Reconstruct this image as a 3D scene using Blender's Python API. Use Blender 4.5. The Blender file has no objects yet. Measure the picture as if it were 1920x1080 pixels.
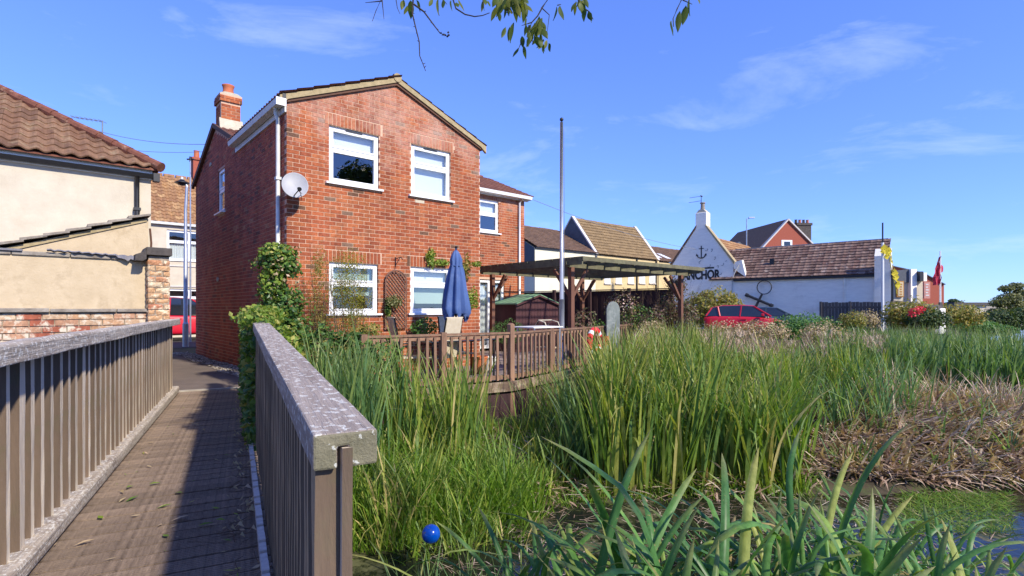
import bpy, math, random
import numpy as np
from mathutils import Vector, Matrix

random.seed(7)
rng = np.random.default_rng(7)
R = math.radians
scene = bpy.context.scene
COL = scene.collection

# ------------------------------------------------------------------ camera
CAMZ = 1.30            # eye height above the bridge deck
F = 1000.0             # focal length in pixels of the 1920 px wide photograph
HZ = 578.0             # row of the horizon
cam_d = bpy.data.cameras.new('camera')
cam_d.sensor_width = 36.0
cam_d.lens = 36.0 * F / 1920.0
cam_d.shift_y = (HZ - 540.0) / 1920.0
cam_d.clip_start = 0.05
cam_d.clip_end = 3000.0
cam = bpy.data.objects.new('camera', cam_d)
cam.location = (0, 0, CAMZ)
cam.rotation_euler = (R(90), 0, 0)
COL.objects.link(cam)
scene.camera = cam

# ------------------------------------------------------------------ light
SUN_AZ = R(43.0)        # from +X, turning towards -Y
SUN_EL = R(37.0)
sdir = Vector((math.cos(SUN_AZ) * math.cos(SUN_EL), -math.sin(SUN_AZ) * math.cos(SUN_EL), math.sin(SUN_EL)))
world = bpy.data.worlds.new('World')
scene.world = world
world.use_nodes = True
wt = world.node_tree
wt.nodes.clear()
def wn(t, **k):
    n = wt.nodes.new(t)
    for a, b in k.items():
        setattr(n, a, b)
    return n
wout = wn('ShaderNodeOutputWorld')
wbg = wn('ShaderNodeBackground')
wbg.inputs['Strength'].default_value = 0.15
sky = wn('ShaderNodeTexSky', sky_type='NISHITA')
sky.sun_disc = False
sky.sun_elevation = SUN_EL
sky.sun_rotation = math.atan2(sdir.x, sdir.y)
sky.altitude = 0
sky.air_density = 1.0
sky.dust_density = 0.0
sky.ozone_density = 3.0
hsv = wn('ShaderNodeHueSaturation')
hsv.inputs['Hue'].default_value = 0.508
hsv.inputs['Saturation'].default_value = 1.0
hsv.inputs['Value'].default_value = 1.0
tc = wn('ShaderNodeTexCoord')
mp = wn('ShaderNodeMapping')
mp.inputs['Scale'].default_value = (1.3, 1.3, 4.5)
mp.inputs['Rotation'].default_value = (R(12), R(-18), R(25))
nz = wn('ShaderNodeTexNoise')
nz.inputs['Scale'].default_value = 2.1
nz.inputs['Detail'].default_value = 9
nz.inputs['Roughness'].default_value = 0.62
nz.inputs['Distortion'].default_value = 0.5
rmp = wn('ShaderNodeValToRGB')
rmp.color_ramp.elements[0].position = 0.55
rmp.color_ramp.elements[0].color = (0, 0, 0, 1)
rmp.color_ramp.elements[1].position = 0.80
rmp.color_ramp.elements[1].color = (0.36, 0.36, 0.36, 1)
mx = wn('ShaderNodeMixRGB')
mx.inputs['Color2'].default_value = (3.6, 4.1, 5.2, 1)
L = wt.links.new
L(tc.outputs['Generated'], mp.inputs['Vector'])
L(mp.outputs['Vector'], nz.inputs['Vector'])
L(nz.outputs['Fac'], rmp.inputs['Fac'])
L(rmp.outputs['Color'], mx.inputs['Fac'])
gm = wn('ShaderNodeGamma'); gm.inputs['Gamma'].default_value = 0.72
sc_ = wn('ShaderNodeMixRGB', blend_type='MULTIPLY'); sc_.inputs['Fac'].default_value = 1.0
sc_.inputs['Color2'].default_value = (0.53, 0.83, 1.52, 1)
L(sky.outputs['Color'], gm.inputs['Color'])
L(gm.outputs['Color'], sc_.inputs['Color1'])
L(sc_.outputs['Color'], hsv.inputs['Color'])
L(hsv.outputs['Color'], mx.inputs['Color1'])
L(mx.outputs['Color'], wbg.inputs['Color'])
L(wbg.outputs['Background'], wout.inputs['Surface'])

sun_d = bpy.data.lights.new('sun', 'SUN')
sun_d.energy = 3.4
sun_d.angle = R(2.0)
sun_d.color = (1.0, 0.92, 0.78)
sun = bpy.data.objects.new('sun', sun_d)
sun.rotation_euler = (-sdir).to_track_quat('-Z', 'Y').to_euler()
COL.objects.link(sun)

vs = scene.view_settings
vs.view_transform = 'Standard'
vs.look = 'None'
vs.exposure = 0.95
vs.gamma = 1.0
vs.use_curve_mapping = False

# ------------------------------------------------------------------ materials
def nodes_of(name):
    m = bpy.data.materials.new(name)
    m.use_nodes = True
    nt = m.node_tree
    b = nt.nodes['Principled BSDF']
    return m, nt, b

def _ramp(nt, stops, interp='LINEAR'):
    r = nt.nodes.new('ShaderNodeValToRGB')
    cr = r.color_ramp
    cr.interpolation = interp
    while len(cr.elements) < len(stops):
        cr.elements.new(0.5)
    for e, (p, c) in zip(cr.elements, stops):
        e.position = p
        e.color = (c[0], c[1], c[2], 1) if len(c) == 3 else c
    return r

def _noise(nt, scale, detail=5, rough=0.6, vec=None, stretch=None, coord='Object'):
    t = nt.nodes.new('ShaderNodeTexNoise')
    t.inputs['Scale'].default_value = scale
    t.inputs['Detail'].default_value = detail
    t.inputs['Roughness'].default_value = rough
    if vec is None:
        c = nt.nodes.new('ShaderNodeTexCoord')
        vec = c.outputs[coord]
    if stretch:
        m = nt.nodes.new('ShaderNodeMapping')
        m.inputs['Scale'].default_value = stretch
        nt.links.new(vec, m.inputs['Vector'])
        vec = m.outputs['Vector']
    nt.links.new(vec, t.inputs['Vector'])
    return t

def _mix(nt, a, b, fac, mode='MIX'):
    m = nt.nodes.new('ShaderNodeMixRGB')
    m.blend_type = mode
    for sock, v in (('Color1', a), ('Color2', b), ('Fac', fac)):
        if isinstance(v, (int, float)):
            m.inputs[sock].default_value = v
        elif isinstance(v, tuple):
            m.inputs[sock].default_value = (v[0], v[1], v[2], 1)
        else:
            nt.links.new(v, m.inputs[sock])
    return m.outputs['Color']

def mat(name, c1, c2=None, scale=6, rough=0.8, bump=0.0, bscale=None, stretch=None, metallic=0.0,
        stain=None, stain_scale=1.5, stain_lo=0.5, stain_hi=0.68, spots=None, spot_scale=30, spot_lo=0.6, spot_hi=0.66,
        rand=0.0, spec=0.35, coat=0.0, detail=5, coord='Object'):
    """procedural surface: two-tone noise + optional stains, spots, fine relief; rand = brightness change per object"""
    m, nt, b = nodes_of(name)
    Lk = nt.links.new
    c2 = c2 or tuple(x * 0.75 for x in c1)
    n1 = _noise(nt, scale, detail, 0.65, stretch=stretch, coord=coord)
    r1 = _ramp(nt, [(0.32, c2), (0.68, c1)])
    Lk(n1.outputs['Fac'], r1.inputs['Fac'])
    col = r1.outputs['Color']
    if stain:
        n2 = _noise(nt, stain_scale, 6, 0.7, coord=coord)
        r2 = _ramp(nt, [(stain_lo, (0, 0, 0)), (stain_hi, (1, 1, 1))])
        Lk(n2.outputs['Fac'], r2.inputs['Fac'])
        col = _mix(nt, col, stain, r2.outputs['Color'])
    if spots:
        n3 = _noise(nt, spot_scale, 3, 0.6, coord=coord)
        r3 = _ramp(nt, [(spot_lo, (0, 0, 0)), (spot_hi, (1, 1, 1))])
        Lk(n3.outputs['Fac'], r3.inputs['Fac'])
        col = _mix(nt, col, spots, r3.outputs['Color'])
    if rand:
        oi = nt.nodes.new('ShaderNodeObjectInfo')
        mr = nt.nodes.new('ShaderNodeMapRange')
        mr.inputs['To Min'].default_value = 1 - rand
        mr.inputs['To Max'].default_value = 1 + rand
        Lk(oi.outputs['Random'], mr.inputs['Value'])
        h = nt.nodes.new('ShaderNodeHueSaturation')
        Lk(col, h.inputs['Color'])
        Lk(mr.outputs['Result'], h.inputs['Value'])
        col = h.outputs['Color']
    Lk(col, b.inputs['Base Color'])
    b.inputs['Roughness'].default_value = rough
    b.inputs['Metallic'].default_value = metallic
    b.inputs['Specular IOR Level'].default_value = spec
    if coat:
        b.inputs['Coat Weight'].default_value = coat
        b.inputs['Coat Roughness'].default_value = 0.08
    if bump:
        n4 = _noise(nt, bscale or scale * 4, 6, 0.7, stretch=stretch, coord=coord)
        bp = nt.nodes.new('ShaderNodeBump')
        bp.inputs['Strength'].default_value = bump
        bp.inputs['Distance'].default_value = 0.02
        Lk(n4.outputs['Fac'], bp.inputs['Height'])
        Lk(bp.outputs['Normal'], b.inputs['Normal'])
    return m

def brick_mat(name, island, stops, bloom=None, bloom_z=None, worn=None):
    """per-brick colour picked at random (per object or per loose brick) + pigment blotches + salt bloom"""
    m, nt, b = nodes_of(name)
    Lk = nt.links.new
    if island:
        g = nt.nodes.new('ShaderNodeNewGeometry')
        rnd = g.outputs['Random Per Island']
    else:
        g = nt.nodes.new('ShaderNodeObjectInfo')
        rnd = g.outputs['Random']
    rp = _ramp(nt, stops, 'CONSTANT')
    Lk(rnd, rp.inputs['Fac'])
    geo = nt.nodes.new('ShaderNodeNewGeometry')
    pos = geo.outputs['Position']
    n1 = _noise(nt, 22, 5, 0.7, vec=pos)
    r1 = _ramp(nt, [(0.3, (0.62, 0.60, 0.60)), (0.7, (1.18, 1.15, 1.12))])
    Lk(n1.outputs['Fac'], r1.inputs['Fac'])
    col = _mix(nt, rp.outputs['Color'], r1.outputs['Color'], 1.0, 'MULTIPLY')
    nst = _noise(nt, 1.1, 5, 0.65, vec=pos, stretch=(2.2, 2.2, 0.35))
    rst = _ramp(nt, [(0.38, (0.74, 0.72, 0.72)), (0.60, (1.06, 1.06, 1.06))])
    Lk(nst.outputs['Fac'], rst.inputs['Fac'])
    col = _mix(nt, col, rst.outputs['Color'], 1.0, 'MULTIPLY')
    if worn:
        n5 = _noise(nt, 9, 5, 0.7, vec=pos)
        r5 = _ramp(nt, [(0.5, (0, 0, 0)), (0.62, (1, 1, 1))])
        Lk(n5.outputs['Fac'], r5.inputs['Fac'])
        col = _mix(nt, col, worn, r5.outputs['Color'])
    if bloom:
        n2 = _noise(nt, 1.3, 6, 0.72, vec=pos)
        n3 = _noise(nt, 14, 4, 0.7, vec=pos)
        ad = nt.nodes.new('ShaderNodeMath'); ad.operation = 'MULTIPLY_ADD'
        Lk(n3.outputs['Fac'], ad.inputs[0]); ad.inputs[1].default_value = 0.35; Lk(n2.outputs['Fac'], ad.inputs[2])
        sp = nt.nodes.new('ShaderNodeSeparateXYZ'); Lk(pos, sp.inputs[0])
        mr = nt.nodes.new('ShaderNodeMapRange')
        mr.inputs['From Min'].default_value = bloom_z[0]; mr.inputs['From Max'].default_value = bloom_z[1]
        mr.inputs['To Min'].default_value = -0.25; mr.inputs['To Max'].default_value = 0.08
        Lk(sp.outputs['Z'], mr.inputs['Value'])
        a2 = nt.nodes.new('ShaderNodeMath'); a2.operation = 'ADD'
        Lk(ad.outputs[0], a2.inputs[0]); Lk(mr.outputs['Result'], a2.inputs[1])
        r2 = _ramp(nt, [(0.62, (0, 0, 0)), (0.90, (0.5, 0.5, 0.5))])
        Lk(a2.outputs[0], r2.inputs['Fac'])
        col = _mix(nt, col, bloom, r2.outputs['Color'])
    Lk(col, b.inputs['Base Color'])
    b.inputs['Roughness'].default_value = 0.9
    b.inputs['Specular IOR Level'].default_value = 0.2
    n4 = _noise(nt, 90, 5, 0.7, vec=pos)
    bp = nt.nodes.new('ShaderNodeBump')
    bp.inputs['Strength'].default_value = 0.5
    bp.inputs['Distance'].default_value = 0.01
    Lk(n4.outputs['Fac'], bp.inputs['Height'])
    Lk(bp.outputs['Normal'], b.inputs['Normal'])
    return m

def leaf_mat(name, stops, back=(0.10, 0.16, 0.03), trans=0.35, rough=0.5, tip=None, base=None, attr=False):
    """leaf tissue: colour by random leaf, translucent. attr: blades carry their own 'rnd' and 'tt' (0 root .. 1 tip)"""
    m, nt, b = nodes_of(name)
    Lk = nt.links.new
    if attr:
        a = nt.nodes.new('ShaderNodeAttribute'); a.attribute_name = 'rnd'
        rnd = a.outputs['Fac']
    else:
        g = nt.nodes.new('ShaderNodeNewGeometry')
        rnd = g.outputs['Random Per Island']
    rp = _ramp(nt, stops)
    Lk(rnd, rp.inputs['Fac'])
    col = rp.outputs['Color']
    if attr:
        a2 = nt.nodes.new('ShaderNodeAttribute'); a2.attribute_name = 'tt'
        if base:
            r0 = _ramp(nt, [(0.02, (1, 1, 1)), (0.30, (0, 0, 0))])
            Lk(a2.outputs['Fac'], r0.inputs['Fac'])
            col = _mix(nt, col, base, r0.outputs['Color'])
        if tip:
            r3 = _ramp(nt, [(0.80, (0, 0, 0)), (1.0, (0.6, 0.6, 0.6))])
            Lk(a2.outputs['Fac'], r3.inputs['Fac'])
            col = _mix(nt, col, tip, r3.outputs['Color'])
    if attr:
        gpos = nt.nodes.new('ShaderNodeTexCoord')
        nb = _noise(nt, 26, 5, 0.75, vec=gpos.outputs['Object'], stretch=(1, 1, 0.25))
        rb_ = _ramp(nt, [(0.36, (0.62, 0.66, 0.55)), (0.62, (1.12, 1.1, 1.1))])
        Lk(nb.outputs['Fac'], rb_.inputs['Fac'])
        col = _mix(nt, col, rb_.outputs['Color'], 1.0, 'MULTIPLY')
        ns = _noise(nt, 60, 3, 0.6, vec=gpos.outputs['Object'])
        rs_ = _ramp(nt, [(0.66, (0, 0, 0)), (0.72, (0.8, 0.8, 0.8))])
        Lk(ns.outputs['Fac'], rs_.inputs['Fac'])
        col = _mix(nt, col, (0.34, 0.25, 0.10), rs_.outputs['Color'])
    Lk(col, b.inputs['Base Color'])
    b.inputs['Roughness'].default_value = rough
    b.inputs['Specular IOR Level'].default_value = 0.3
    tr = nt.nodes.new('ShaderNodeBsdfTranslucent')
    tcx = _mix(nt, col, (1.6, 1.7, 0.6), 1.0, 'MULTIPLY')
    Lk(tcx, tr.inputs['Color'])
    ms = nt.nodes.new('ShaderNodeMixShader')
    ms.inputs['Fac'].default_value = trans
    out = [n for n in nt.nodes if n.type == 'OUTPUT_MATERIAL'][0]
    Lk(b.outputs[0], ms.inputs[1]); Lk(tr.outputs[0], ms.inputs[2]); Lk(ms.outputs[0], out.inputs['Surface'])
    return m

def glass_mat(name, tint=(0.9, 0.95, 0.95), refl=1.0):
    m, nt, b = nodes_of(name)
    Lk = nt.links.new
    out = [n for n in nt.nodes if n.type == 'OUTPUT_MATERIAL'][0]
    tr = nt.nodes.new('ShaderNodeBsdfTransparent'); tr.inputs['Color'].default_value = (*tint, 1)
    gl = nt.nodes.new('ShaderNodeBsdfGlossy'); gl.inputs['Roughness'].default_value = 0.02
    lw = nt.nodes.new('ShaderNodeLayerWeight'); lw.inputs['Blend'].default_value = 0.35
    fr = nt.nodes.new('ShaderNodeMapRange'); fr.inputs['To Min'].default_value = 0.14; fr.inputs['To Max'].default_value = 0.75
    Lk(lw.outputs['Facing'], fr.inputs['Value'])
    nn = _noise(nt, 1.6, 2)
    bp = nt.nodes.new('ShaderNodeBump'); bp.inputs['Strength'].default_value = 0.05; bp.inputs['Distance'].default_value = 0.05
    Lk(nn.outputs['Fac'], bp.inputs['Height']); Lk(bp.outputs['Normal'], gl.inputs['Normal'])
    ms = nt.nodes.new('ShaderNodeMixShader')
    Lk(fr.outputs[0], ms.inputs['Fac']); Lk(tr.outputs[0], ms.inputs[1]); Lk(gl.outputs[0], ms.inputs[2])
    Lk(ms.outputs[0], out.inputs['Surface'])
    return m

BR = [(0.0, (0.40, 0.118, 0.05)), (0.30, (0.36, 0.103, 0.046)), (0.52, (0.44, 0.145, 0.06)), (0.72, (0.31, 0.088, 0.042)),
      (0.88, (0.39, 0.145, 0.07)), (0.955, (0.17, 0.09, 0.055)), (0.98, (0.22, 0.135, 0.09))]
BRL = [(0.0, (0.44, 0.115, 0.07)), (0.30, (0.38, 0.10, 0.066)), (0.52, (0.48, 0.14, 0.08)), (0.72, (0.34, 0.09, 0.062)),
       (0.92, (0.21, 0.085, 0.065)), (0.97, (0.45, 0.20, 0.12))]  # plum tint puts the left wall's shade into its brick colour
M = {}
M['brick'] = brick_mat('red_brick', False, BR, (0.62, 0.42, 0.34), (3.4, 4.9))
M['brick_ch'] = brick_mat('chimney_brick', False, BR)
M['brick_i'] = brick_mat('red_brick_field', True, BR, (0.62, 0.42, 0.34), (3.4, 4.9))
M['brick_left'] = brick_mat('shade_plum_brick_field', True, BRL, (0.45, 0.30, 0.28), (4.2, 6.4))
OLD = [(0.0, (0.46, 0.26, 0.16)), (0.35, (0.55, 0.38, 0.24)), (0.6, (0.38, 0.12, 0.07)), (0.8, (0.50, 0.30, 0.17)), (0.93, (0.2, 0.12, 0.08))]
M['old_brick'] = brick_mat('weathered_brick', False, OLD, worn=(0.60, 0.52, 0.40))
M['mortar'] = mat('mortar', (0.64, 0.43, 0.30), (0.52, 0.34, 0.23), 30, 0.95, 0.3)
M['mortar_l'] = mat('mortar_left', (0.60, 0.38, 0.28), (0.45, 0.26, 0.19), 30, 0.95, 0.3)  # mortar reddened and darkened to go with the shaded left wall
M['mortar_old'] = mat('old_mortar', (0.42, 0.35, 0.26), (0.16, 0.12, 0.09), 14, 0.95, 0.5)
M['cream'] = mat('cream_render', (0.56, 0.45, 0.30), (0.45, 0.35, 0.22), 2.2, 0.92, 0.35, 30, stain=(0.26, 0.185, 0.10), stain_scale=2.1, stain_lo=0.52, stain_hi=0.82)
M['cream2'] = mat('pale_render', (0.58, 0.52, 0.41), (0.49, 0.43, 0.335), 2.5, 0.92, 0.25, 25, stain=(0.44, 0.37, 0.26), stain_scale=0.9, stain_lo=0.52, stain_hi=0.85)
M['cream3'] = mat('sand_render', (0.62, 0.50, 0.28), (0.54, 0.42, 0.22), 1.2, 0.92, 0.2, 12)
M['cream4'] = mat('ivory_render', (0.76, 0.70, 0.52), (0.68, 0.62, 0.45), 1.2, 0.92, 0.2, 12)
M['white_wall'] = mat('whitewashed_brick', (0.92, 0.87, 0.77), (0.82, 0.77, 0.68), 2.0, 0.85, 0.6, 18, stretch=(1, 1, 4), stain=(0.58, 0.54, 0.46), stain_scale=1.1, stain_lo=0.56, stain_hi=0.85)
M['upvc'] = mat('white_frame', (0.82, 0.83, 0.84), (0.78, 0.79, 0.80), 2, 0.35, spec=0.5)
M['gutter'] = mat('grey_white_gutter', (0.62, 0.62, 0.60), (0.48, 0.48, 0.46), 6, 0.5, spec=0.5)
M['black'] = mat('black_plastic', (0.018, 0.018, 0.02), (0.01, 0.01, 0.012), 8, 0.45, spec=0.5)
M['black_paint'] = mat('black_wall_paint', (0.02, 0.02, 0.02), (0.05, 0.05, 0.05), 30, 0.8)
M['verge'] = mat('mossy_mortar_verge', (0.42, 0.33, 0.19), (0.30, 0.24, 0.13), 10, 0.95, 0.5)
M['soffit'] = mat('brown_soffit', (0.13, 0.06, 0.035), (0.09, 0.045, 0.03), 10, 0.8)
def tile_mat(name, island, stops, moss=None, lo=0.55, hi=0.72):
    m, nt, b = nodes_of(name)
    Lk = nt.links.new
    g = nt.nodes.new('ShaderNodeNewGeometry') if island else nt.nodes.new('ShaderNodeObjectInfo')
    rp = _ramp(nt, stops)
    Lk(g.outputs['Random Per Island' if island else 'Random'], rp.inputs['Fac'])
    geo = nt.nodes.new('ShaderNodeNewGeometry')
    n1 = _noise(nt, 9, 6, 0.75, vec=geo.outputs['Position'])
    r1 = _ramp(nt, [(0.3, (0.6, 0.6, 0.6)), (0.7, (1.25, 1.2, 1.15))])
    Lk(n1.outputs['Fac'], r1.inputs['Fac'])
    col = _mix(nt, rp.outputs['Color'], r1.outputs['Color'], 1.0, 'MULTIPLY')
    if moss:
        n2 = _noise(nt, 3.0, 7, 0.75, vec=geo.outputs['Position'])
        r2 = _ramp(nt, [(lo, (0, 0, 0)), (hi, (0.8, 0.8, 0.8))])
        Lk(n2.outputs['Fac'], r2.inputs['Fac'])
        col = _mix(nt, col, moss, r2.outputs['Color'])
    Lk(col, b.inputs['Base Color'])
    b.inputs['Roughness'].default_value = 0.9
    b.inputs['Specular IOR Level'].default_value = 0.2
    n4 = _noise(nt, 60, 5, 0.7, vec=geo.outputs['Position'])
    bp = nt.nodes.new('ShaderNodeBump'); bp.inputs['Strength'].default_value = 0.5; bp.inputs['Distance'].default_value = 0.01
    Lk(n4.outputs['Fac'], bp.inputs['Height']); Lk(bp.outputs['Normal'], b.inputs['Normal'])
    return m
TL = [(0.0, (0.185, 0.10, 0.06)), (0.5, (0.245, 0.145, 0.088)), (1.0, (0.14, 0.078, 0.05))]
M['tile'] = tile_mat('brown_clay_tile', False, TL, (0.36, 0.29, 0.17))
M['tile_i'] = tile_mat('brown_clay_tile_field', True, TL, (0.36, 0.29, 0.17))
M['tile_plum'] = tile_mat('plum_brown_tile', True, [(0, (0.15, 0.065, 0.05)), (0.5, (0.20, 0.09, 0.065)), (1, (0.12, 0.055, 0.045))])
M['tile_red'] = tile_mat('red_ridge_tile', True, [(0, (0.22, 0.09, 0.06)), (1, (0.16, 0.065, 0.045))], (0.42, 0.28, 0.20))
M['tile_tan'] = tile_mat('tan_tile', True, [(0, (0.38, 0.22, 0.10)), (0.5, (0.28, 0.15, 0.08)), (1, (0.44, 0.28, 0.14))], (0.16, 0.09, 0.06))
M['tile_dark'] = tile_mat('dark_brown_tile', True, [(0, (0.19, 0.12, 0.085)), (1, (0.13, 0.085, 0.065))], (0.22, 0.15, 0.10))
M['tile_olive'] = tile_mat('lichened_tile', True, [(0, (0.27, 0.19, 0.10)), (1, (0.20, 0.14, 0.075))], (0.13, 0.09, 0.06))
M['tile_pub'] = tile_mat('weathered_pub_tile', False, [(0, (0.15, 0.085, 0.07)), (0.5, (0.25, 0.17, 0.135)), (1, (0.10, 0.06, 0.05))], (0.40, 0.33, 0.28), 0.56, 0.66)
M['tile_pub_i'] = tile_mat('weathered_pub_tile_field', True, [(0, (0.15, 0.085, 0.07)), (0.5, (0.25, 0.17, 0.135)), (1, (0.10, 0.06, 0.05))], (0.40, 0.33, 0.28), 0.56, 0.66)
M['slate'] = mat('blue_slate', (0.09, 0.10, 0.115), (0.06, 0.065, 0.08), 5, 0.6, 0.3)
M['wood_rail'] = mat('lichened_grey_oak', (0.54, 0.46, 0.37), (0.31, 0.25, 0.195), 26, 0.9, 0.7, 60, stretch=(0.06, 1, 1), spots=(0.68, 0.64, 0.56), spot_scale=52, spot_lo=0.53, spot_hi=0.62, stain=(0.24, 0.19, 0.155), stain_scale=3)
M['wood_cap'] = mat('grey_purple_weathered_oak', (0.44, 0.365, 0.30), (0.24, 0.19, 0.155), 34, 0.9, 0.9, 60, stretch=(0.06, 1, 1), spots=(0.64, 0.61, 0.53), spot_scale=38, spot_lo=0.575, spot_hi=0.60)
M['wood_cap_end'] = mat('mossy_end_grain', (0.22, 0.20, 0.13), (0.14, 0.13, 0.08), 12, 0.95, 0.6, 50, spots=(0.50, 0.50, 0.44), spot_scale=55, spot_lo=0.62, spot_hi=0.66)
M['wood_bal'] = mat('weathered_baluster', (0.74, 0.64, 0.50), (0.54, 0.44, 0.33), 7, 0.9, 0.5, 25, stretch=(1, 1, 0.12), stain=(0.20, 0.21, 0.10), stain_scale=1.6, stain_lo=0.58, stain_hi=0.8, rand=0.18)  # pale tone carries the sunlit look of the inner faces
M['wood_bal_dark'] = mat('brown_baluster', (0.38, 0.29, 0.185), (0.22, 0.165, 0.105), 7, 0.9, 0.5, 25, stretch=(1, 1, 0.12), stain=(0.15, 0.17, 0.07), stain_scale=1.4, stain_lo=0.5, stain_hi=0.75, rand=0.15)
M['wood_bal_side'] = mat('shade_brown_algae_side', (0.17, 0.118, 0.08), (0.10, 0.07, 0.048), 7, 0.9, 0.5, 25, stretch=(1, 1, 0.15), stain=(0.09, 0.10, 0.045), stain_scale=1.6, stain_lo=0.5, stain_hi=0.8, rand=0.18)  # dark base colour stands in for shade on the side faces
M['wood_deck'] = mat('damp_brown_board', (0.28, 0.205, 0.15), (0.12, 0.085, 0.062), 4, 0.75, 0.7, 14, stretch=(1, 9, 9), rand=0.16, stain=(0.34, 0.255, 0.185), stain_scale=2.2, stain_lo=0.52, stain_hi=0.8)
M['wood_patio'] = mat('patio_fence_timber', (0.30, 0.175, 0.11), (0.17, 0.095, 0.06), 8, 0.85, 0.5, 30, stretch=(1, 1, 0.2), rand=0.2)
M['wood_fascia'] = mat('mossy_fascia', (0.22, 0.15, 0.10), (0.09, 0.06, 0.045), 5, 0.9, 0.6, 20, stain=(0.34, 0.27, 0.19), stain_scale=4, stain_lo=0.52, stain_hi=0.62)
M['wood_fence_dark'] = mat('dark_plum_fence', (0.062, 0.030, 0.032), (0.035, 0.018, 0.02), 6, 0.85, 0.3, 30, stretch=(1, 1, 0.2))
M['wood_shed'] = mat('maroon_shed_board', (0.085, 0.032, 0.034), (0.05, 0.02, 0.024), 6, 0.8, 0.3, 30, stretch=(1, 1, 0.2))
M['wood_post'] = mat('red_brown_post', (0.19, 0.085, 0.05), (0.11, 0.05, 0.034), 8, 0.8, 0.4, 30, stretch=(1, 1, 0.2))
M['wood_pergola'] = mat('olive_stained_timber', (0.17, 0.16, 0.09), (0.10, 0.09, 0.055), 7, 0.85, 0.4, 30)
M['wood_grey'] = mat('grey_board', (0.115, 0.105, 0.10), (0.07, 0.062, 0.06), 6, 0.9, 0.3, 25, stretch=(1, 1, 0.2))
M['felt_green'] = mat('green_felt', (0.20, 0.36, 0.20), (0.14, 0.27, 0.15), 20, 0.9)
M['galv'] = mat('galvanised_steel', (0.50, 0.52, 0.55), (0.38, 0.40, 0.43), 6, 0.42, metallic=0.75, spec=0.5)
M['pole_paint'] = mat('grey_enamel_pole', (0.42, 0.45, 0.50), (0.33, 0.36, 0.41), 5, 0.3, metallic=0.35, spec=0.6)
M['stone'] = mat('grey_stone', (0.34, 0.30, 0.25), (0.18, 0.15, 0.12), 8, 0.95, 0.6, 30)
M['stone_dark'] = mat('dark_coping', (0.10, 0.085, 0.075), (0.055, 0.047, 0.042), 9, 0.95, 0.6, 30)
M['lead'] = mat('lead_flashing', (0.22, 0.21, 0.23), (0.13, 0.125, 0.14), 7, 0.6, 0.5, 20)
M['asphalt'] = mat('asphalt', (0.18, 0.14, 0.115), (0.125, 0.10, 0.085), 2.5, 0.92, 0.5, 120)
M['road'] = mat('road_asphalt', (0.07, 0.068, 0.066), (0.05, 0.048, 0.047), 2, 0.92, 0.4, 80)
M['concrete'] = mat('pale_concrete', (0.42, 0.38, 0.31), (0.30, 0.26, 0.21), 6, 0.95, 0.4, 50)
M['pebble'] = brick_mat('pale_pebble', True, [(0, (0.42, 0.38, 0.32)), (0.3, (0.30, 0.27, 0.23)), (0.6, (0.55, 0.52, 0.46)), (0.85, (0.2, 0.17, 0.14))])
M['soil'] = mat('marsh_soil', (0.085, 0.06, 0.035), (0.035, 0.03, 0.016), 3, 0.95, 0.8, 14, stain=(0.06, 0.075, 0.02), stain_scale=2, stain_lo=0.45, stain_hi=0.6)
M['paving'] = mat('patio_stone', (0.30, 0.24, 0.21), (0.20, 0.16, 0.14), 3, 0.9, 0.3, 30)
M['curtain'] = mat('white_curtain', (0.74, 0.74, 0.72), (0.62, 0.63, 0.62), 1, 0.9, stretch=(14, 14, 0.2))
M['blind'] = mat('pale_blind', (0.80, 0.80, 0.77), (0.76, 0.76, 0.73), 1, 0.9)
M['blind_green'] = mat('green_grey_blind', (0.46, 0.55, 0.47), (0.42, 0.50, 0.43), 1, 0.9)
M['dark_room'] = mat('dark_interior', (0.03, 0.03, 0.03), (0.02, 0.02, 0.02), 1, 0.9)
M['glass'] = glass_mat('window_glass')
M['glass_dark'] = mat('dark_glazing', (0.02, 0.025, 0.03), (0.012, 0.015, 0.02), 1, 0.05, spec=0.9)
M['terracotta'] = mat('terracotta', (0.50, 0.15, 0.07), (0.38, 0.11, 0.055), 6, 0.8, 0.2)
M['cement'] = mat('cement_flaunching', (0.56, 0.50, 0.38), (0.42, 0.37, 0.28), 8, 0.95, 0.4)
M['blue_cloth'] = mat('blue_parasol_canvas', (0.07, 0.125, 0.30), (0.045, 0.085, 0.22), 5, 0.85, 0.4, 14, stretch=(1, 1, 0.3), stain=(0.12, 0.17, 0.32), stain_scale=2.5, stain_lo=0.5, stain_hi=0.75)
M['cream_cloth'] = mat('beige_mesh_cloth', (0.58, 0.50, 0.36), (0.50, 0.42, 0.29), 12, 0.9)
M['white_plastic'] = mat('white_plastic', (0.74, 0.74, 0.72), (0.68, 0.68, 0.66), 4, 0.4)
M['dish'] = mat('grey_dish', (0.36, 0.36, 0.37), (0.30, 0.30, 0.31), 4, 0.5)
M['red_paint'] = mat('red_car_paint', (0.55, 0.008, 0.03), (0.50, 0.008, 0.027), 1, 0.45, spec=0.4, coat=0.12)
M['dark_paint'] = mat('teal_car_paint', (0.045, 0.075, 0.08), (0.04, 0.065, 0.07), 1, 0.25, spec=0.6, coat=0.7)
M['tyre'] = mat('tyre', (0.02, 0.02, 0.02), (0.015, 0.015, 0.015), 10, 0.9)
M['rim'] = mat('alloy_rim', (0.5, 0.5, 0.52), (0.4, 0.4, 0.42), 3, 0.35, metallic=0.8)
M['lamp_white'] = mat('clear_lamp', (0.75, 0.77, 0.8), None, 3, 0.15)
M['lamp_red'] = mat('red_lamp', (0.4, 0.01, 0.01), None, 3, 0.2)
M['buoy_red'] = mat('lifebuoy_red', (0.72, 0.03, 0.035), (0.62, 0.03, 0.03), 6, 0.45)
M['terra_pot'] = mat('orange_pot', (0.55, 0.17, 0.06), None, 6, 0.8)
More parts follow.
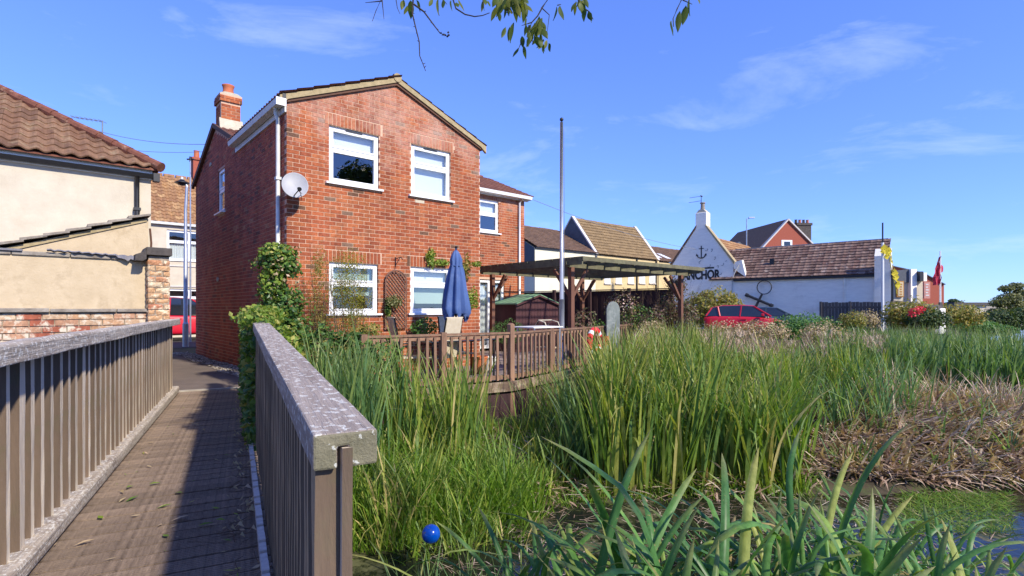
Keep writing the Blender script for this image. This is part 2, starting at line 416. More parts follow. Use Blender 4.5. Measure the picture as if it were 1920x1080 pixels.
M['ball_blue'] = mat('glossy_blue_ball', (0.0, 0.10, 0.55), (0.0, 0.08, 0.48), 9, 0.22, spec=0.6, coat=0.3, spots=(0.10, 0.14, 0.22), spot_scale=30, spot_lo=0.6, spot_hi=0.7)
M['flag_red'] = mat('red_flag_cloth', (0.42, 0.03, 0.06), (0.32, 0.02, 0.05), 5, 0.8)
M['flag_yellow'] = mat('yellow_cloth', (0.60, 0.50, 0.03), (0.45, 0.36, 0.03), 5, 0.8)
M['sign_cream'] = mat('cream_sign_board', (0.62, 0.50, 0.30), None, 4, 0.6)
M['sign_orange'] = mat('orange_brown_sign_frame', (0.42, 0.20, 0.05), None, 4, 0.6)
M['sign_pink'] = mat('faded_pink_sign', (0.55, 0.25, 0.20), None, 4, 0.6)
M['trellis'] = mat('brown_trellis', (0.20, 0.10, 0.065), (0.14, 0.07, 0.05), 10, 0.85)
M['bark'] = mat('dark_bark', (0.06, 0.045, 0.035), (0.035, 0.027, 0.02), 12, 0.9, 0.6, 40)
M['stem'] = mat('woody_stem', (0.13, 0.085, 0.055), (0.09, 0.06, 0.04), 12, 0.9)
M['wire'] = mat('grey_wire', (0.22, 0.24, 0.28), None, 4, 0.6)
M['cable_white'] = mat('white_render_rail', (0.62, 0.58, 0.54), (0.50, 0.46, 0.42), 20, 0.9)
M['brick_far'] = mat('far_red_brick', (0.36, 0.10, 0.06), (0.28, 0.075, 0.05), 14, 0.95, 0.3, 30, coord='Object')
G = leaf_mat
M['ivy'] = G('ivy_leaf', [(0, (0.035, 0.085, 0.025)), (0.5, (0.07, 0.15, 0.03)), (0.85, (0.13, 0.22, 0.04)), (1, (0.30, 0.24, 0.07))], trans=0.25, rough=0.4)
M['ivy_yellow'] = G('yellow_green_leaf', [(0, (0.10, 0.19, 0.03)), (0.6, (0.22, 0.30, 0.04)), (1, (0.42, 0.38, 0.10))], trans=0.35)  # paler, yellower leaf colour than the dark ivy
M['fern'] = G('feathery_yellow_green_leaf', [(0, (0.13, 0.17, 0.02)), (0.6, (0.26, 0.27, 0.03)), (1, (0.40, 0.26, 0.06))], trans=0.4)
M['dry'] = G('dry_tan_leaf', [(0, (0.30, 0.22, 0.12)), (0.6, (0.42, 0.33, 0.19)), (1, (0.50, 0.36, 0.25))], trans=0.2)
M['tree'] = G('dark_tree_leaf', [(0, (0.03, 0.06, 0.018)), (0.6, (0.06, 0.10, 0.03)), (1, (0.12, 0.14, 0.04))], trans=0.25)
M['olive_leaf'] = G('olive_tree_leaf', [(0, (0.10, 0.12, 0.04)), (0.6, (0.18, 0.19, 0.07)), (1, (0.28, 0.26, 0.13))], trans=0.3)
M['over_leaf'] = G('overhanging_leaf', [(0, (0.05, 0.08, 0.012)), (0.6, (0.09, 0.125, 0.018)), (1, (0.17, 0.17, 0.025))], trans=0.45)
M['bush'] = G('bright_bush_leaf', [(0, (0.05, 0.12, 0.03)), (0.6, (0.09, 0.20, 0.045)), (1, (0.16, 0.27, 0.07))], trans=0.3)
M['hedge_yellow'] = G('yellowing_bush_leaf', [(0, (0.13, 0.15, 0.03)), (0.5, (0.25, 0.24, 0.05)), (1, (0.36, 0.24, 0.07))], trans=0.3)
M['purple'] = G('purple_bramble_leaf', [(0, (0.12, 0.06, 0.05)), (0.5, (0.17, 0.11, 0.07)), (1, (0.10, 0.14, 0.05))], trans=0.25)
M['pink'] = G('pink_flower', [(0, (0.6, 0.35, 0.35)), (1, (0.75, 0.6, 0.55))], trans=0.2)
M['red_flower'] = G('red_flower', [(0, (0.62, 0.02, 0.04)), (1, (0.75, 0.10, 0.14))], trans=0.2)
M['reed'] = G('reed_blade', [(0, (0.075, 0.15, 0.045)), (0.30, (0.13, 0.225, 0.05)), (0.58, (0.22, 0.31, 0.055)), (0.8, (0.36, 0.38, 0.08)), (0.9, (0.56, 0.45, 0.20))], trans=0.32, attr=True, base=(0.20, 0.24, 0.04), tip=(0.33, 0.30, 0.10))
M['reed_blue'] = G('blue_green_reed_blade', [(0, (0.07, 0.15, 0.06)), (0.5, (0.13, 0.235, 0.085)), (0.85, (0.22, 0.31, 0.09)), (1, (0.44, 0.38, 0.16))], trans=0.3, attr=True, base=(0.22, 0.25, 0.06), tip=(0.28, 0.28, 0.11))
M['grass'] = G('lush_grass_blade', [(0, (0.08, 0.17, 0.02)), (0.5, (0.16, 0.29, 0.025)), (0.85, (0.26, 0.37, 0.05)), (1, (0.46, 0.38, 0.13))], trans=0.35, attr=True)
M['dead'] = G('dead_pink_brown_blade', [(0, (0.20, 0.12, 0.085)), (0.3, (0.42, 0.28, 0.21)), (0.65, (0.56, 0.41, 0.33)), (1, (0.68, 0.57, 0.44))], trans=0.15, attr=True, rough=0.8)
M['leafbig'] = G('glaucous_flag_leaf', [(0, (0.06, 0.16, 0.045)), (0.4, (0.10, 0.235, 0.065)), (0.75, (0.15, 0.30, 0.065)), (0.92, (0.30, 0.38, 0.08)), (1, (0.42, 0.30, 0.13))], trans=0.3, attr=True, base=(0.20, 0.30, 0.05), tip=(0.36, 0.27, 0.10), rough=0.42)
M['grass_far'] = mat('far_grass', (0.10, 0.13, 0.05), (0.06, 0.09, 0.03), 0.4, 0.95)

# ------------------------------------------------------------------ mesh helpers
def link(o):
    COL.objects.link(o)
    return o

def mesh_of(name, verts, faces, m=None, smooth=False):
    me = bpy.data.meshes.new(name)
    me.from_pydata([tuple(v) for v in verts], [], faces)
    if m is not None:
        for mm in (m if isinstance(m, (list, tuple)) else [m]):
            me.materials.append(mm)
    if smooth:
        for p in me.polygons:
            p.use_smooth = True
    me.update()
    return me

class MB:
    def __init__(self):
        self.v = []; self.f = []
    def add(self, vs_, fs):
        n = len(self.v)
        self.v.extend([tuple(x) for x in vs_])
        self.f.extend([tuple(i + n for i in f) for f in fs])
        return self
    def box(self, x0, x1, y0, y1, z0, z1):
        return self.add([(x0, y0, z0), (x1, y0, z0), (x1, y1, z0), (x0, y1, z0), (x0, y0, z1), (x1, y0, z1), (x1, y1, z1), (x0, y1, z1)],
                        [(0, 3, 2, 1), (4, 5, 6, 7), (0, 1, 5, 4), (1, 2, 6, 5), (2, 3, 7, 6), (3, 0, 4, 7)])
    def bar(self, p, q, w, h, up=(0, 0, 1)):
        """square bar from p to q"""
        p = Vector(p); q = Vector(q)
        d = (q - p).normalized(); u = Vector(up)
        if abs(d.dot(u)) > 0.99: u = Vector((1, 0, 0))
        s = d.cross(u).normalized(); u2 = s.cross(d).normalized()
        c = []
        for e in (p, q):
            for a, b in ((-1, -1), (1, -1), (1, 1), (-1, 1)):
                c.append(e + s * a * w / 2 + u2 * b * h / 2)
        return self.add(c, [(0, 3, 2, 1), (4, 5, 6, 7), (0, 1, 5, 4), (1, 2, 6, 5), (2, 3, 7, 6), (3, 0, 4, 7)])
    def tube(self, pts, r, n=8, cap=True):
        pts = [Vector(p) for p in pts]
        rs = r if isinstance(r, (list, tuple)) else [r] * len(pts)
        base = len(self.v)
        ref = Vector((0, 0, 1))
        for i, p in enumerate(pts):
            d = (pts[min(i + 1, len(pts) - 1)] - pts[max(i - 1, 0)]).normalized()
            rr = ref if abs(d.dot(ref)) < 0.95 else Vector((1, 0, 0))
            s = d.cross(rr).normalized(); t = s.cross(d)
            for k in range(n):
                a = 2 * math.pi * k / n
                self.v.append(tuple(p + (s * math.cos(a) + t * math.sin(a)) * rs[i]))
        for i in range(len(pts) - 1):
            for k in range(n):
                a = base + i * n + k; b = base + i * n + (k + 1) % n
                self.f.append((a, b, b + n, a + n))
        if cap:
            self.f.append(tuple(base + k for k in range(n)))
            self.f.append(tuple(base + (len(pts) - 1) * n + k for k in reversed(range(n))))
        return self
    def lathe(self, prof, c=(0, 0, 0), n=16):
        base = len(self.v)
        for (r, z) in prof:
            for k in range(n):
                a = 2 * math.pi * k / n
                self.v.append((c[0] + r * math.cos(a), c[1] + r * math.sin(a), c[2] + z))
        for i in range(len(prof) - 1):
            for k in range(n):
                a = base + i * n + k; b = base + i * n + (k + 1) % n
                self.f.append((a, b, b + n, a + n))
        return self
    def prism(self, poly, axis, d0, d1):
        """poly: 2-D points; axis 'x','y','z' = extrusion axis"""
        def P(a, b, d):
            return {'x': (d, a, b), 'y': (a, d, b), 'z': (a, b, d)}[axis]
        n = len(poly); base = len(self.v)
        self.v.extend([P(a, b, d0) for a, b in poly]); self.v.extend([P(a, b, d1) for a, b in poly])
        self.f.append(tuple(base + i for i in range(n)))
        self.f.append(tuple(base + n + i for i in reversed(range(n))))
        for i in range(n):
            j = (i + 1) % n
            self.f.append((base + i, base + n + i, base + n + j, base + j))
        return self
    def mesh(self, name, m, smooth=False):
        return mesh_of(name, self.v, self.f, m, smooth)
    def build(self, name, m, parent=None, loc=(0, 0, 0), rot=(0, 0, 0), smooth=False, bevel=0.0):
        o = bpy.data.objects.new(name, self.mesh(name, m, smooth))
        o.location = loc; o.rotation_euler = rot
        if parent: o.parent = parent
        if bevel:
            b = o.modifiers.new('bevel', 'BEVEL'); b.width = bevel; b.segments = 2; b.limit_method = 'ANGLE'
        return link(o)

def inst(name, me, parent=None, loc=(0, 0, 0), rot=(0, 0, 0), scale=(1, 1, 1)):
    o = bpy.data.objects.new(name, me)
    o.location = loc; o.rotation_euler = rot; o.scale = scale
    if parent: o.parent = parent
    return link(o)

def tag(o, label=None, cat=None, group=None, kind=None):
    if label: o['label'] = label
    if cat: o['category'] = cat
    if group: o['group'] = group
    if kind: o['kind'] = kind
    return o

def thing(name, label, cat, loc=(0, 0, 0), rz=0.0, group=None):
    o = bpy.data.objects.new(name, None)
    o.empty_display_size = 0.2
    o.location = loc; o.rotation_euler = (0, 0, rz)
    link(o)
    return tag(o, label, cat, group)

def np_mesh(name, V, Fq, m, attrs=None, smooth=False):
    """V (n,3), Fq (k,4) or (k,3)"""
    me = bpy.data.meshes.new(name)
    V = np.asarray(V, dtype=np.float32); Fq = np.asarray(Fq, dtype=np.int32)
    k = Fq.shape[1]
    me.vertices.add(len(V)); me.vertices.foreach_set('co', V.ravel())
    me.loops.add(Fq.size); me.loops.foreach_set('vertex_index', Fq.ravel())
    me.polygons.add(len(Fq))
    me.polygons.foreach_set('loop_start', np.arange(0, Fq.size, k, dtype=np.int32))
    me.polygons.foreach_set('loop_total', np.full(len(Fq), k, dtype=np.int32))
    me.polygons.foreach_set('use_smooth', np.full(len(Fq), bool(smooth)))
    me.materials.append(m)
    for nm, arr in (attrs or {}).items():
        at_ = me.attributes.new(nm, 'FLOAT', 'POINT'); at_.data.foreach_set('value', np.asarray(arr, dtype=np.float32))
    me.update(calc_edges=True)
    return me

def at(u, v, Y):
    """world point seen at photo pixel (u, v) at depth Y"""
    return Vector(((u - 960) / F * Y, Y, CAMZ - (v - HZ) / F * Y))

GA = math.atan2(0.6565, 0.7543)      # every wall of the place keeps to this one grid
AX = Vector((math.cos(GA), math.sin(GA), 0)); BX = Vector((-math.sin(GA), math.cos(GA), 0))
class Frame:
    """local axes of a building: x along the front, y away, z up"""
    def __init__(self, x, y, ang=GA):
        self.o = Vector((x, y, 0)); self.a = Vector((math.cos(ang), math.sin(ang), 0)); self.b = Vector((-math.sin(ang), math.cos(ang), 0)); self.ang = ang
    def yplane(self, u, v, s=0.0):
        """(x, z) where the sight line of pixel (u,v) meets local plane y=s"""
        k = (u - 960) / F
        # o + a t + b s : X = kY
        O = self.o + self.b * s
        t = (k * O.y - O.x) / (self.a.x - k * self.a.y)
        Y = O.y + self.a.y * t
        return t, CAMZ - (v - HZ) / F * Y
    def xplane(self, u, v, t=0.0):
        k = (u - 960) / F
        O = self.o + self.a * t
        s = (k * O.y - O.x) / (self.b.x - k * self.b.y)
        Y = O.y + self.b.y * s
        return s, CAMZ - (v - HZ) / F * Y
    def local(self, P):
        d = Vector((P.x, P.y, 0)) - self.o
        return Vector((d.dot(self.a), d.dot(self.b), P.z))
# ------------------------------------------------------------------ setting: ground, water, path
BANK = [(-400, -320), (-28.9, -12.7), (-4.98, 7.98), (-4.0, 8.55), (-2.2, 8.45), (-0.05, 9.75), (4.58, 16.8), (9, 20.5), (13, 21.8), (20, 25.5), (25, 31), (42, 49), (120, 120), (500, 380)]
def bank_y(x):
    return np.interp(x, [b[0] for b in BANK], [b[1] for b in BANK])
EDGE = [(-60, -60), (-3, 4.9), (-1.6, 4.9), (-0.9, 5.1), (0.2, 5.7), (1.2, 6.1), (3.0, 6.3), (5.8, 6.25), (8, 6.6), (12, 8.2), (16, 12.5), (22, 22), (30, 36), (400, 330)]
def edge_y(x):
    return np.interp(x, [b[0] for b in EDGE], [b[1] for b in EDGE])
def vnoise(x, y, s, seed=0):
    """cheap smooth noise in -1..1"""
    r = np.random.default_rng(seed)
    out = 0
    for k in range(5):
        a = r.uniform(0, 6.28); f = s * r.uniform(0.6, 1.7)
        out = out + np.sin((x * math.cos(a) + y * math.sin(a)) * f + r.uniform(0, 6.28))
    return out / 5 * 1.4
def height(x, y):
    B = bank_y(x); E = edge_y(x)
    d = y - E
    marsh = -0.93 + 0.27 * np.clip((d - 0.1) / 3.2, 0, 1) + 0.07 * vnoise(x, y, 1.7, 3)
    mound = 0.38 * np.exp(-(((x - 6.6) / 2.6) ** 2 + ((y - 8.9) / 1.9) ** 2))
    marsh = marsh + mound
    bed = -1.45
    h = np.where(d < 0, bed + (marsh - bed) * np.clip(1 + d / 0.8, 0, 1) ** 2, marsh)
    t = np.clip((y - B) / 0.35, 0, 1)
    h = h * (1 - t) + t * (-0.006)
    near = np.clip((-2.5 - y) / 1.0, 0, 1) * (x > -8)
    return h * (1 - near) + near * 0.0
WATER_Z = -0.90
xs = np.unique(np.concatenate([-np.geomspace(14, 1500, 22), np.arange(-14, 26, 0.25), np.geomspace(26, 1500, 30)]))
ys = np.unique(np.concatenate([-np.geomspace(6, 800, 14), np.arange(-6, 28, 0.25), np.geomspace(28, 2500, 34)]))
XX, YY = np.meshgrid(xs, ys)
ZZ = height(XX, YY)
nx, ny = len(xs), len(ys)
idx = np.arange(nx * ny).reshape(ny, nx)
Fq = np.stack([idx[:-1, :-1], idx[:-1, 1:], idx[1:, 1:], idx[1:, :-1]], -1).reshape(-1, 4)
g = bpy.data.objects.new('ground', np_mesh('ground', np.stack([XX, YY, ZZ], -1).reshape(-1, 3), Fq, M['soil'], smooth=True))
tag(link(g), 'dark marshy bank and flat earth around the houses', kind='structure')

m, nt, b = nodes_of('channel_water')
b.inputs['Base Color'].default_value = (0.012, 0.014, 0.010, 1)
b.inputs['Roughness'].default_value = 0.06
b.inputs['IOR'].default_value = 1.33
b.inputs['Specular IOR Level'].default_value = 0.6
n1 = _noise(nt, 5, 4, 0.5)
scum = _noise(nt, 1.3, 7, 0.75)
sr = _ramp(nt, [(0.53, (0, 0, 0)), (0.60, (1, 1, 1))])
nt.links.new(scum.outputs['Fac'], sr.inputs['Fac'])
cc = _mix(nt, (0.012, 0.014, 0.010), (0.10, 0.10, 0.04), sr.outputs['Color'])
nt.links.new(cc, b.inputs['Base Color'])
rr = nt.nodes.new('ShaderNodeMapRange'); rr.inputs['To Min'].default_value = 0.05; rr.inputs['To Max'].default_value = 0.8
nt.links.new(sr.outputs['Color'], rr.inputs['Value']); nt.links.new(rr.outputs['Result'], b.inputs['Roughness'])
bp = nt.nodes.new('ShaderNodeBump'); bp.inputs['Strength'].default_value = 0.12; bp.inputs['Distance'].default_value = 0.05
nt.links.new(n1.outputs['Fac'], bp.inputs['Height']); nt.links.new(bp.outputs['Normal'], b.inputs['Normal'])
M['water'] = m
w = MB().add([(-300, -250, WATER_Z), (1400, -250, WATER_Z), (1400, 1400, WATER_Z), (-300, 1400, WATER_Z)], [(0, 1, 2, 3)]).build('water', M['water'])
tag(w, 'dark still water of the overgrown channel', kind='structure')

# the bridge runs along D, its width along N
D = Vector((-0.4437, 0.8962, 0)); N = Vector((0.8962, 0.4437, 0))
LX0 = -1.107          # left kerb crosses Y=0 here
def LP(s, off, z):     # s along the bridge, off across from the left kerb's inner line
    return Vector((LX0, 0, 0)) + D * s + N * off + Vector((0, 0, z))
BRZ = math.atan2(D.y, D.x)
# path: from the deck end to the street, passing the house's left wall
H = Frame(-3.976, 9.4)
def HW(x, y, z=0):
    p = H.o + H.a * x + H.b * y
    return Vector((p.x, p.y, z))
pe = LP(9.35, -0.1, 0); pr = LP(9.35, 1.25, 0)
poly = [pe, pr, HW(-0.42, 0.3), HW(-0.42, 7.9), HW(-0.42, 10.5), HW(-5.5, 10.5), HW(-4.2, 6.0), LP(9.35, -0.9, 0)]
pm = mesh_of('path', [(p.x, p.y, 0.004) for p in poly], [tuple(range(len(poly)))], M['asphalt'])
tag(inst('path', pm), 'narrow asphalt footpath from the bridge to the street', kind='structure')
q = [HW(-30, 10.504), HW(40, 10.504), HW(40, 15.5), HW(-30, 15.5)]
tag(inst('street', mesh_of('street', [(p.x, p.y, 0.008) for p in q], [(0, 1, 2, 3)], M['road'])), 'asphalt street passing behind the brick house', kind='structure')
# gravel margin along the house
pv = []; pf = []
peb = []
n = 0
for i in range(1500):
    y = rng.uniform(-0.1, 8.2); x = -0.42 + rng.uniform(-0.09, 0.36) + 0.05 * math.sin(y * 2.1)
    c = HW(x, y, 0.012 + rng.uniform(0, 0.02)); r = rng.uniform(0.014, 0.034)
    for k in ((1, 0, 0), (0, 1, 0), (-1, 0, 0), (0, -1, 0), (0, 0, .6)):
        a = rng.uniform(0.7, 1.2)
        pv.append((c.x + k[0] * r * a, c.y + k[1] * r * a, c.z + k[2] * r))
    pf += [(n, n + 1, n + 4), (n + 1, n + 2, n + 4), (n + 2, n + 3, n + 4), (n + 3, n, n + 4)]
    n += 5
o = bpy.data.objects.new('gravel', np_mesh('gravel', pv, pf, M['pebble'])); tag(link(o), 'strip of pale pebbles along the foot of the brick wall', kind='stuff')

# patio paving behind its fence
FA = Vector((-2.30, 8.24, 0)); FB = Vector((-0.02, 9.62, 0)); FC = Vector((4.7, 16.7, 0))
pp = [FA + Vector((0, .06, 0)), FB + Vector((0, .06, 0)), FC + Vector((0, .06, 0)), HW(12.5, 3.0), HW(0.0, 2.9), HW(0.0, -0.02)]
tag(inst('patio', mesh_of('patio', [(p.x, p.y, 0.006) for p in pp], [tuple(range(6))], M['paving'])), 'stone paved patio between fence and house', kind='structure')

# ------------------------------------------------------------------ footbridge
br = thing('footbridge', 'weathered timber footbridge with slatted railings crossing the reedy channel', 'footbridge', (0, 0, 0))
def Dloc(o, s, off, z):
    o.location = LP(s, off, z)
    return o
rot = (0, 0, BRZ)
plank_m = []
for k in range(4):
    mb = MB(); r2 = random.Random(k)
    W = 0.133; T = 0.04; n_ = 1
    # grooved board, its length along local y (across the bridge)
    prof = []
    ng = 6
    for i in range(ng):
        x0 = -W / 2 + W * i / ng; x1 = -W / 2 + W * (i + 1) / ng
        prof += [(x0 + 0.003, 0.0), (x1 - 0.005, 0.0 + r2.uniform(-.0008, .0008)), (x1 - 0.001, -0.006)]
    prof = [(-W / 2, -T)] + prof + [(W / 2, -T)]
    mb.prism([(a, b_) for a, b_ in prof], 'y', -1.17, 0.03)
    plank_m.append(mb.mesh('plank', M['wood_deck']))
s = -0.5; i = 0
while s < 9.2:
    o = inst('plank', plank_m[i % 4], br, LP(s, 0.0, random.uniform(-0.004, 0.002)), (random.uniform(-.003, .003), 0, BRZ + random.uniform(-.003, .003)))
    s += 0.144; i += 1
MB().box(-0.05, 0.05, -1.2, 0.06, -0.04, 0.012).build('end_board', M['concrete'], br, LP(s + 0.0, 0, 0), rot)
for off in (0.08, 0.60, 1.1):
    MB().bar(LP(-0.6, off, -0.15), LP(9.1, off, -0.15), 0.10, 0.2).build('beam', M['wood_fascia'], br)
# left side
MB().box(-4.95, 4.95, -0.055, 0.055, -0.05, 0.05).build('kerb', M['wood_rail'], br, LP(4.15, 0.055 - 0.06, 0.062), rot, bevel=0.02)
for s_ in np.arange(0.6, 9.0, 0.62):
    pass
LT = 1.058
def left_cap():
    mb = MB()
    # small waves along the arris so that it does not read as a ruled line
    segs = 40
    prof = [(-0.105, 0.0), (0.055, 0.0), (0.06, 0.045), (0.04, 0.082), (-0.09, 0.095), (-0.105, 0.08)]
    rr_ = random.Random(3)
    for i in range(segs + 1):
        x = -0.4 + 9.28 * i / segs
        for (y, z) in prof:
            mb.v.append((x, y + rr_.uniform(-.003, .003), z + rr_.uniform(-.003, .003)))
    k = len(prof)
    for i in range(segs):
        for j in range(k):
            a = i * k + j; b_ = i * k + (j + 1) % k
            mb.f.append((a, a + k, b_ + k, b_))
    mb.f.append(tuple(range(k))); mb.f.append(tuple(segs * k + j for j in reversed(range(k))))
    return mb
left_cap().build('handrail', M['wood_rail'], br, LP(0, -0.02, LT - 0.0), rot, bevel=0.006)
def bal_mesh(name, w, d, h, m, seed=0):
    rr_ = random.Random(seed); mb = MB(); c = []
    K = 6
    for i in range(K + 1):
        z = h * i / K
        j = [rr_.uniform(-.0016, .0016) for _ in range(8)]
        mb.v += [(-w / 2 + j[0], -d / 2 + j[1], z), (w / 2 + j[2], -d / 2 + j[3], z), (w / 2 + j[4], d / 2 + j[5], z), (-w / 2 + j[6], d / 2 + j[7], z)]
    for i in range(K):
        for j in range(4):
            a = i * 4 + j; b_ = i * 4 + (j + 1) % 4
            mb.f.append((a, b_, b_ + 4, a + 4))
    mb.f += [(3, 2, 1, 0), tuple(K * 4 + j for j in range(4))]
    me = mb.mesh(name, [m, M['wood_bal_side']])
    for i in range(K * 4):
        if i % 4 in (1, 3): me.polygons[i].material_index = 1   # side faces: shade put in as a darker brown, plus algae stain
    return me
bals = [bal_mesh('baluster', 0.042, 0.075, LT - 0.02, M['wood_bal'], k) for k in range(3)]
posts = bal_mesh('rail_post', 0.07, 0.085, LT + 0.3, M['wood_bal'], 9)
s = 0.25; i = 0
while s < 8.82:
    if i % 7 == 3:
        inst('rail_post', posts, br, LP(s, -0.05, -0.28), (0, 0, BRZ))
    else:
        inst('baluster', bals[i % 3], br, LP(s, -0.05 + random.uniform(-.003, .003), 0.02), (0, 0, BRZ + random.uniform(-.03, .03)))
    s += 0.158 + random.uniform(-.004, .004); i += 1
# right side: an inverted U cap over the balusters
RA = Vector((-0.405, 1.085, 0)); RB = Vector((-2.36, 4.85, 0)); RE = Vector((-4.0, 8.1, 0))
RD = (RB - RA).normalized(); RN = Vector((RD.y, -RD.x, 0))
RZ0, RZ1 = 1.040, 1.175
RL = (RB - RA).length
pitch = math.atan2(RZ1 - RZ0, RL)
rrz = math.atan2(RD.y, RD.x)
mb = MB()
capw, caph = 0.132, 0.074
slot = [(0, 0), (capw, 0.0), (capw, -caph), (capw * 0.55, -caph), (capw * 0.55, -0.028), (capw * 0.37, -0.028), (capw * 0.37, -caph), (0, -caph)]
segs = 30; rr_ = random.Random(5); k = len(slot)
Ltot = (RE - RA).length
for i in range(segs + 1):
    x = Ltot * i / segs
    z = x * math.tan(pitch) if x < RL else RL * math.tan(pitch)
    for (a, zz) in slot:
        mb.v.append((x, -a + rr_.uniform(-.0015, .0015), z + zz + rr_.uniform(-.0012, .0012)))
for i in range(segs):
    for j in range(k):
        a = i * k + j; b_ = i * k + (j + 1) % k
        mb.f.append((a, b_, b_ + k, a + k))
mb.f.append(tuple(reversed(range(k)))); mb.f.append(tuple(segs * k + j for j in range(k)))
for p_ in (0,): pass
cap = bpy.data.objects.new('handrail', mesh_of('handrail', mb.v, mb.f, [M['wood_cap'], M['wood_cap_end']]))
cap.parent = br; cap.location = (RA.x, RA.y, RZ0); cap.rotation_euler = (0, 0, rrz); link(cap)
cap.data.polygons[len(cap.data.polygons) - 2].material_index = 1
cap['label'] = 'purplish handrail with white lichen and a mossy sawn end'
bv = cap.modifiers.new('bevel', 'BEVEL'); bv.width = 0.006; bv.segments = 2; bv.limit_method = 'ANGLE'; bv.angle_limit = R(50)
def RP(x, off, z):
    return RA + RD * x + RN * off + Vector((0, 0, z))
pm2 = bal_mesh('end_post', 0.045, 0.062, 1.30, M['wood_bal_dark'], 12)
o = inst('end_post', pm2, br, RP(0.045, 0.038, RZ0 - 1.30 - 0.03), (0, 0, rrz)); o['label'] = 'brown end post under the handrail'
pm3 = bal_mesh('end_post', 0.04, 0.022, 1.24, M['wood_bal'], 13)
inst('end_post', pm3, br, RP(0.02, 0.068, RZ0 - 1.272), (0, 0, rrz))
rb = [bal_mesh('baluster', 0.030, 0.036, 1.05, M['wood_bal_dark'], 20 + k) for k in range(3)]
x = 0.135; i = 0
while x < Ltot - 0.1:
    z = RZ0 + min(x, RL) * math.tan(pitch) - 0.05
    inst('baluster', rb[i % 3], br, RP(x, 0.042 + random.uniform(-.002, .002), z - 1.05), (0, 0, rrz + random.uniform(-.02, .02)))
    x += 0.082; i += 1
# notched pale edging strip on the right edge of the deck
x = 0.3
em = [MB().box(-0.052, 0.052, -0.017, 0.017, 0, 0.05 + 0.006 * k).mesh('edging_block', M['white_plastic']) for k in range(3)]
M['white_wood'] = mat('bleached_edging', (0.62, 0.58, 0.55), (0.40, 0.36, 0.34), 14, 0.9, 0.4, 50)
for e in em: e.materials[0] = M['white_wood']
i = 0
while x < 6.4:
    inst('edging_block', em[i % 3], br, RP(x, -0.012, 0.0), (0, 0, rrz)); x += 0.125; i += 1

# fallen leaves, twigs and debris lying on the deck
LM = {'green': M['ivy_yellow'], 'tan': M['dry']}
fl = MB(); fl2 = MB()
for i in range(260):
    s_ = rng.uniform(0.8, 8.6); near_right = rng.uniform() < 0.55
    off = 1.05 - abs(rng.normal(0, 0.16)) if near_right else rng.uniform(0.05, 1.05)
    c = LP(s_, min(off, 1.08), 0.008 + rng.uniform(0, 0.01)); a = rng.uniform(0, 6.28); l = rng.uniform(0.008, 0.035); w_ = l * rng.uniform(0.12, 0.45)
    d1 = Vector((math.cos(a), math.sin(a), rng.uniform(-.1, .3))) * l; d2 = Vector((-math.sin(a), math.cos(a), rng.uniform(-.2, .2))) * w_
    (fl if rng.uniform() < 0.25 else fl2).add([c - d1, c + d2, c + d1, c - d2], [(0, 1, 2, 3)])
for i in range(26):
    c = LP(rng.uniform(0.9, 6.5), rng.uniform(0.1, 1.05), 0.014); a = rng.uniform(0, 6.28); l = rng.uniform(0.025, 0.05)
    d1 = Vector((math.cos(a), math.sin(a), 0.15)) * l; d2 = Vector((-math.sin(a), math.cos(a), .3)) * l * .35
    (fl if i % 3 else fl2).add([c - d1, c + d2, c + d1, c - d2 + Vector((0, 0, .012))], [(0, 1, 2, 3)])
o = fl.build('fallen_leaves', M['ivy_yellow']); tag(o, 'small green leaves scattered over the bridge boards', kind='stuff')
o = fl2.build('leaf_litter', M['dry']); tag(o, 'dry leaf bits and debris along the bridge boards', kind='stuff')
tw = MB()
for i in range(90):
    s_ = rng.uniform(0.9, 6.5); off = 1.06 - abs(rng.normal(0, 0.12)); c = LP(s_, off, 0.012); a = rng.uniform(0, 6.28)
    pts = [c]
    for j in range(4):
        a += rng.uniform(-.6, .6); c = c + Vector((math.cos(a), math.sin(a), rng.uniform(-.1, .25))) * rng.uniform(0.02, 0.06); c.z = max(c.z, 0.012); pts.append(c)
    tw.tube(pts, rng.uniform(0.0012, 0.0025), 4)
tag(tw.build('dry_twigs', M['stem']), 'thin dry twigs lying by the right railing', kind='stuff')

# ------------------------------------------------------------------ brick and tile laying
def subtract(iv, cuts):
    out = [iv]
    for c0, c1 in cuts:
        nxt = []
        for a, b_ in out:
            if c1 <= a or c0 >= b_: nxt.append((a, b_)); continue
            if c0 > a: nxt.append((a, c0))
            if c1 < b_: nxt.append((c1, b_))
        out = nxt
    return out
def lay_bricks(x0, x1, z0, z1, xr=None, openings=(), BL=0.225, BH=0.075, J=0.011, seed=0, quoin=True):
    """stretcher bond; returns (xc, zc, length) of each brick in panel coordinates"""
    out = []; n = int((z1 - z0) / BH) + 1
    for k in range(n):
        za = z0 + k * BH; zb = za + BH - J
        if zb > z1: break
        lo, hi = (x0, x1)
        if xr:
            r_ = xr(zb)
            if r_ is None: continue
            lo, hi = max(x0, r_[0]), min(x1, r_[1])
        cuts = [(a, b_) for (a, b_, c, d) in openings if c < zb and d > za]
        x = x0 - (BL / 2 if k % 2 else 0)
        while x < x1:
            for (a, b_) in subtract((max(x + J / 2, lo + 0.004), min(x + BL - J / 2, hi - 0.004)), cuts) if min(x + BL - J / 2, hi) - max(x + J / 2, lo) > 0.03 else []:
                if b_ - a > 0.03:
                    out.append(((a + b_) / 2, (za + zb) / 2, b_ - a))
            x += BL
    return out
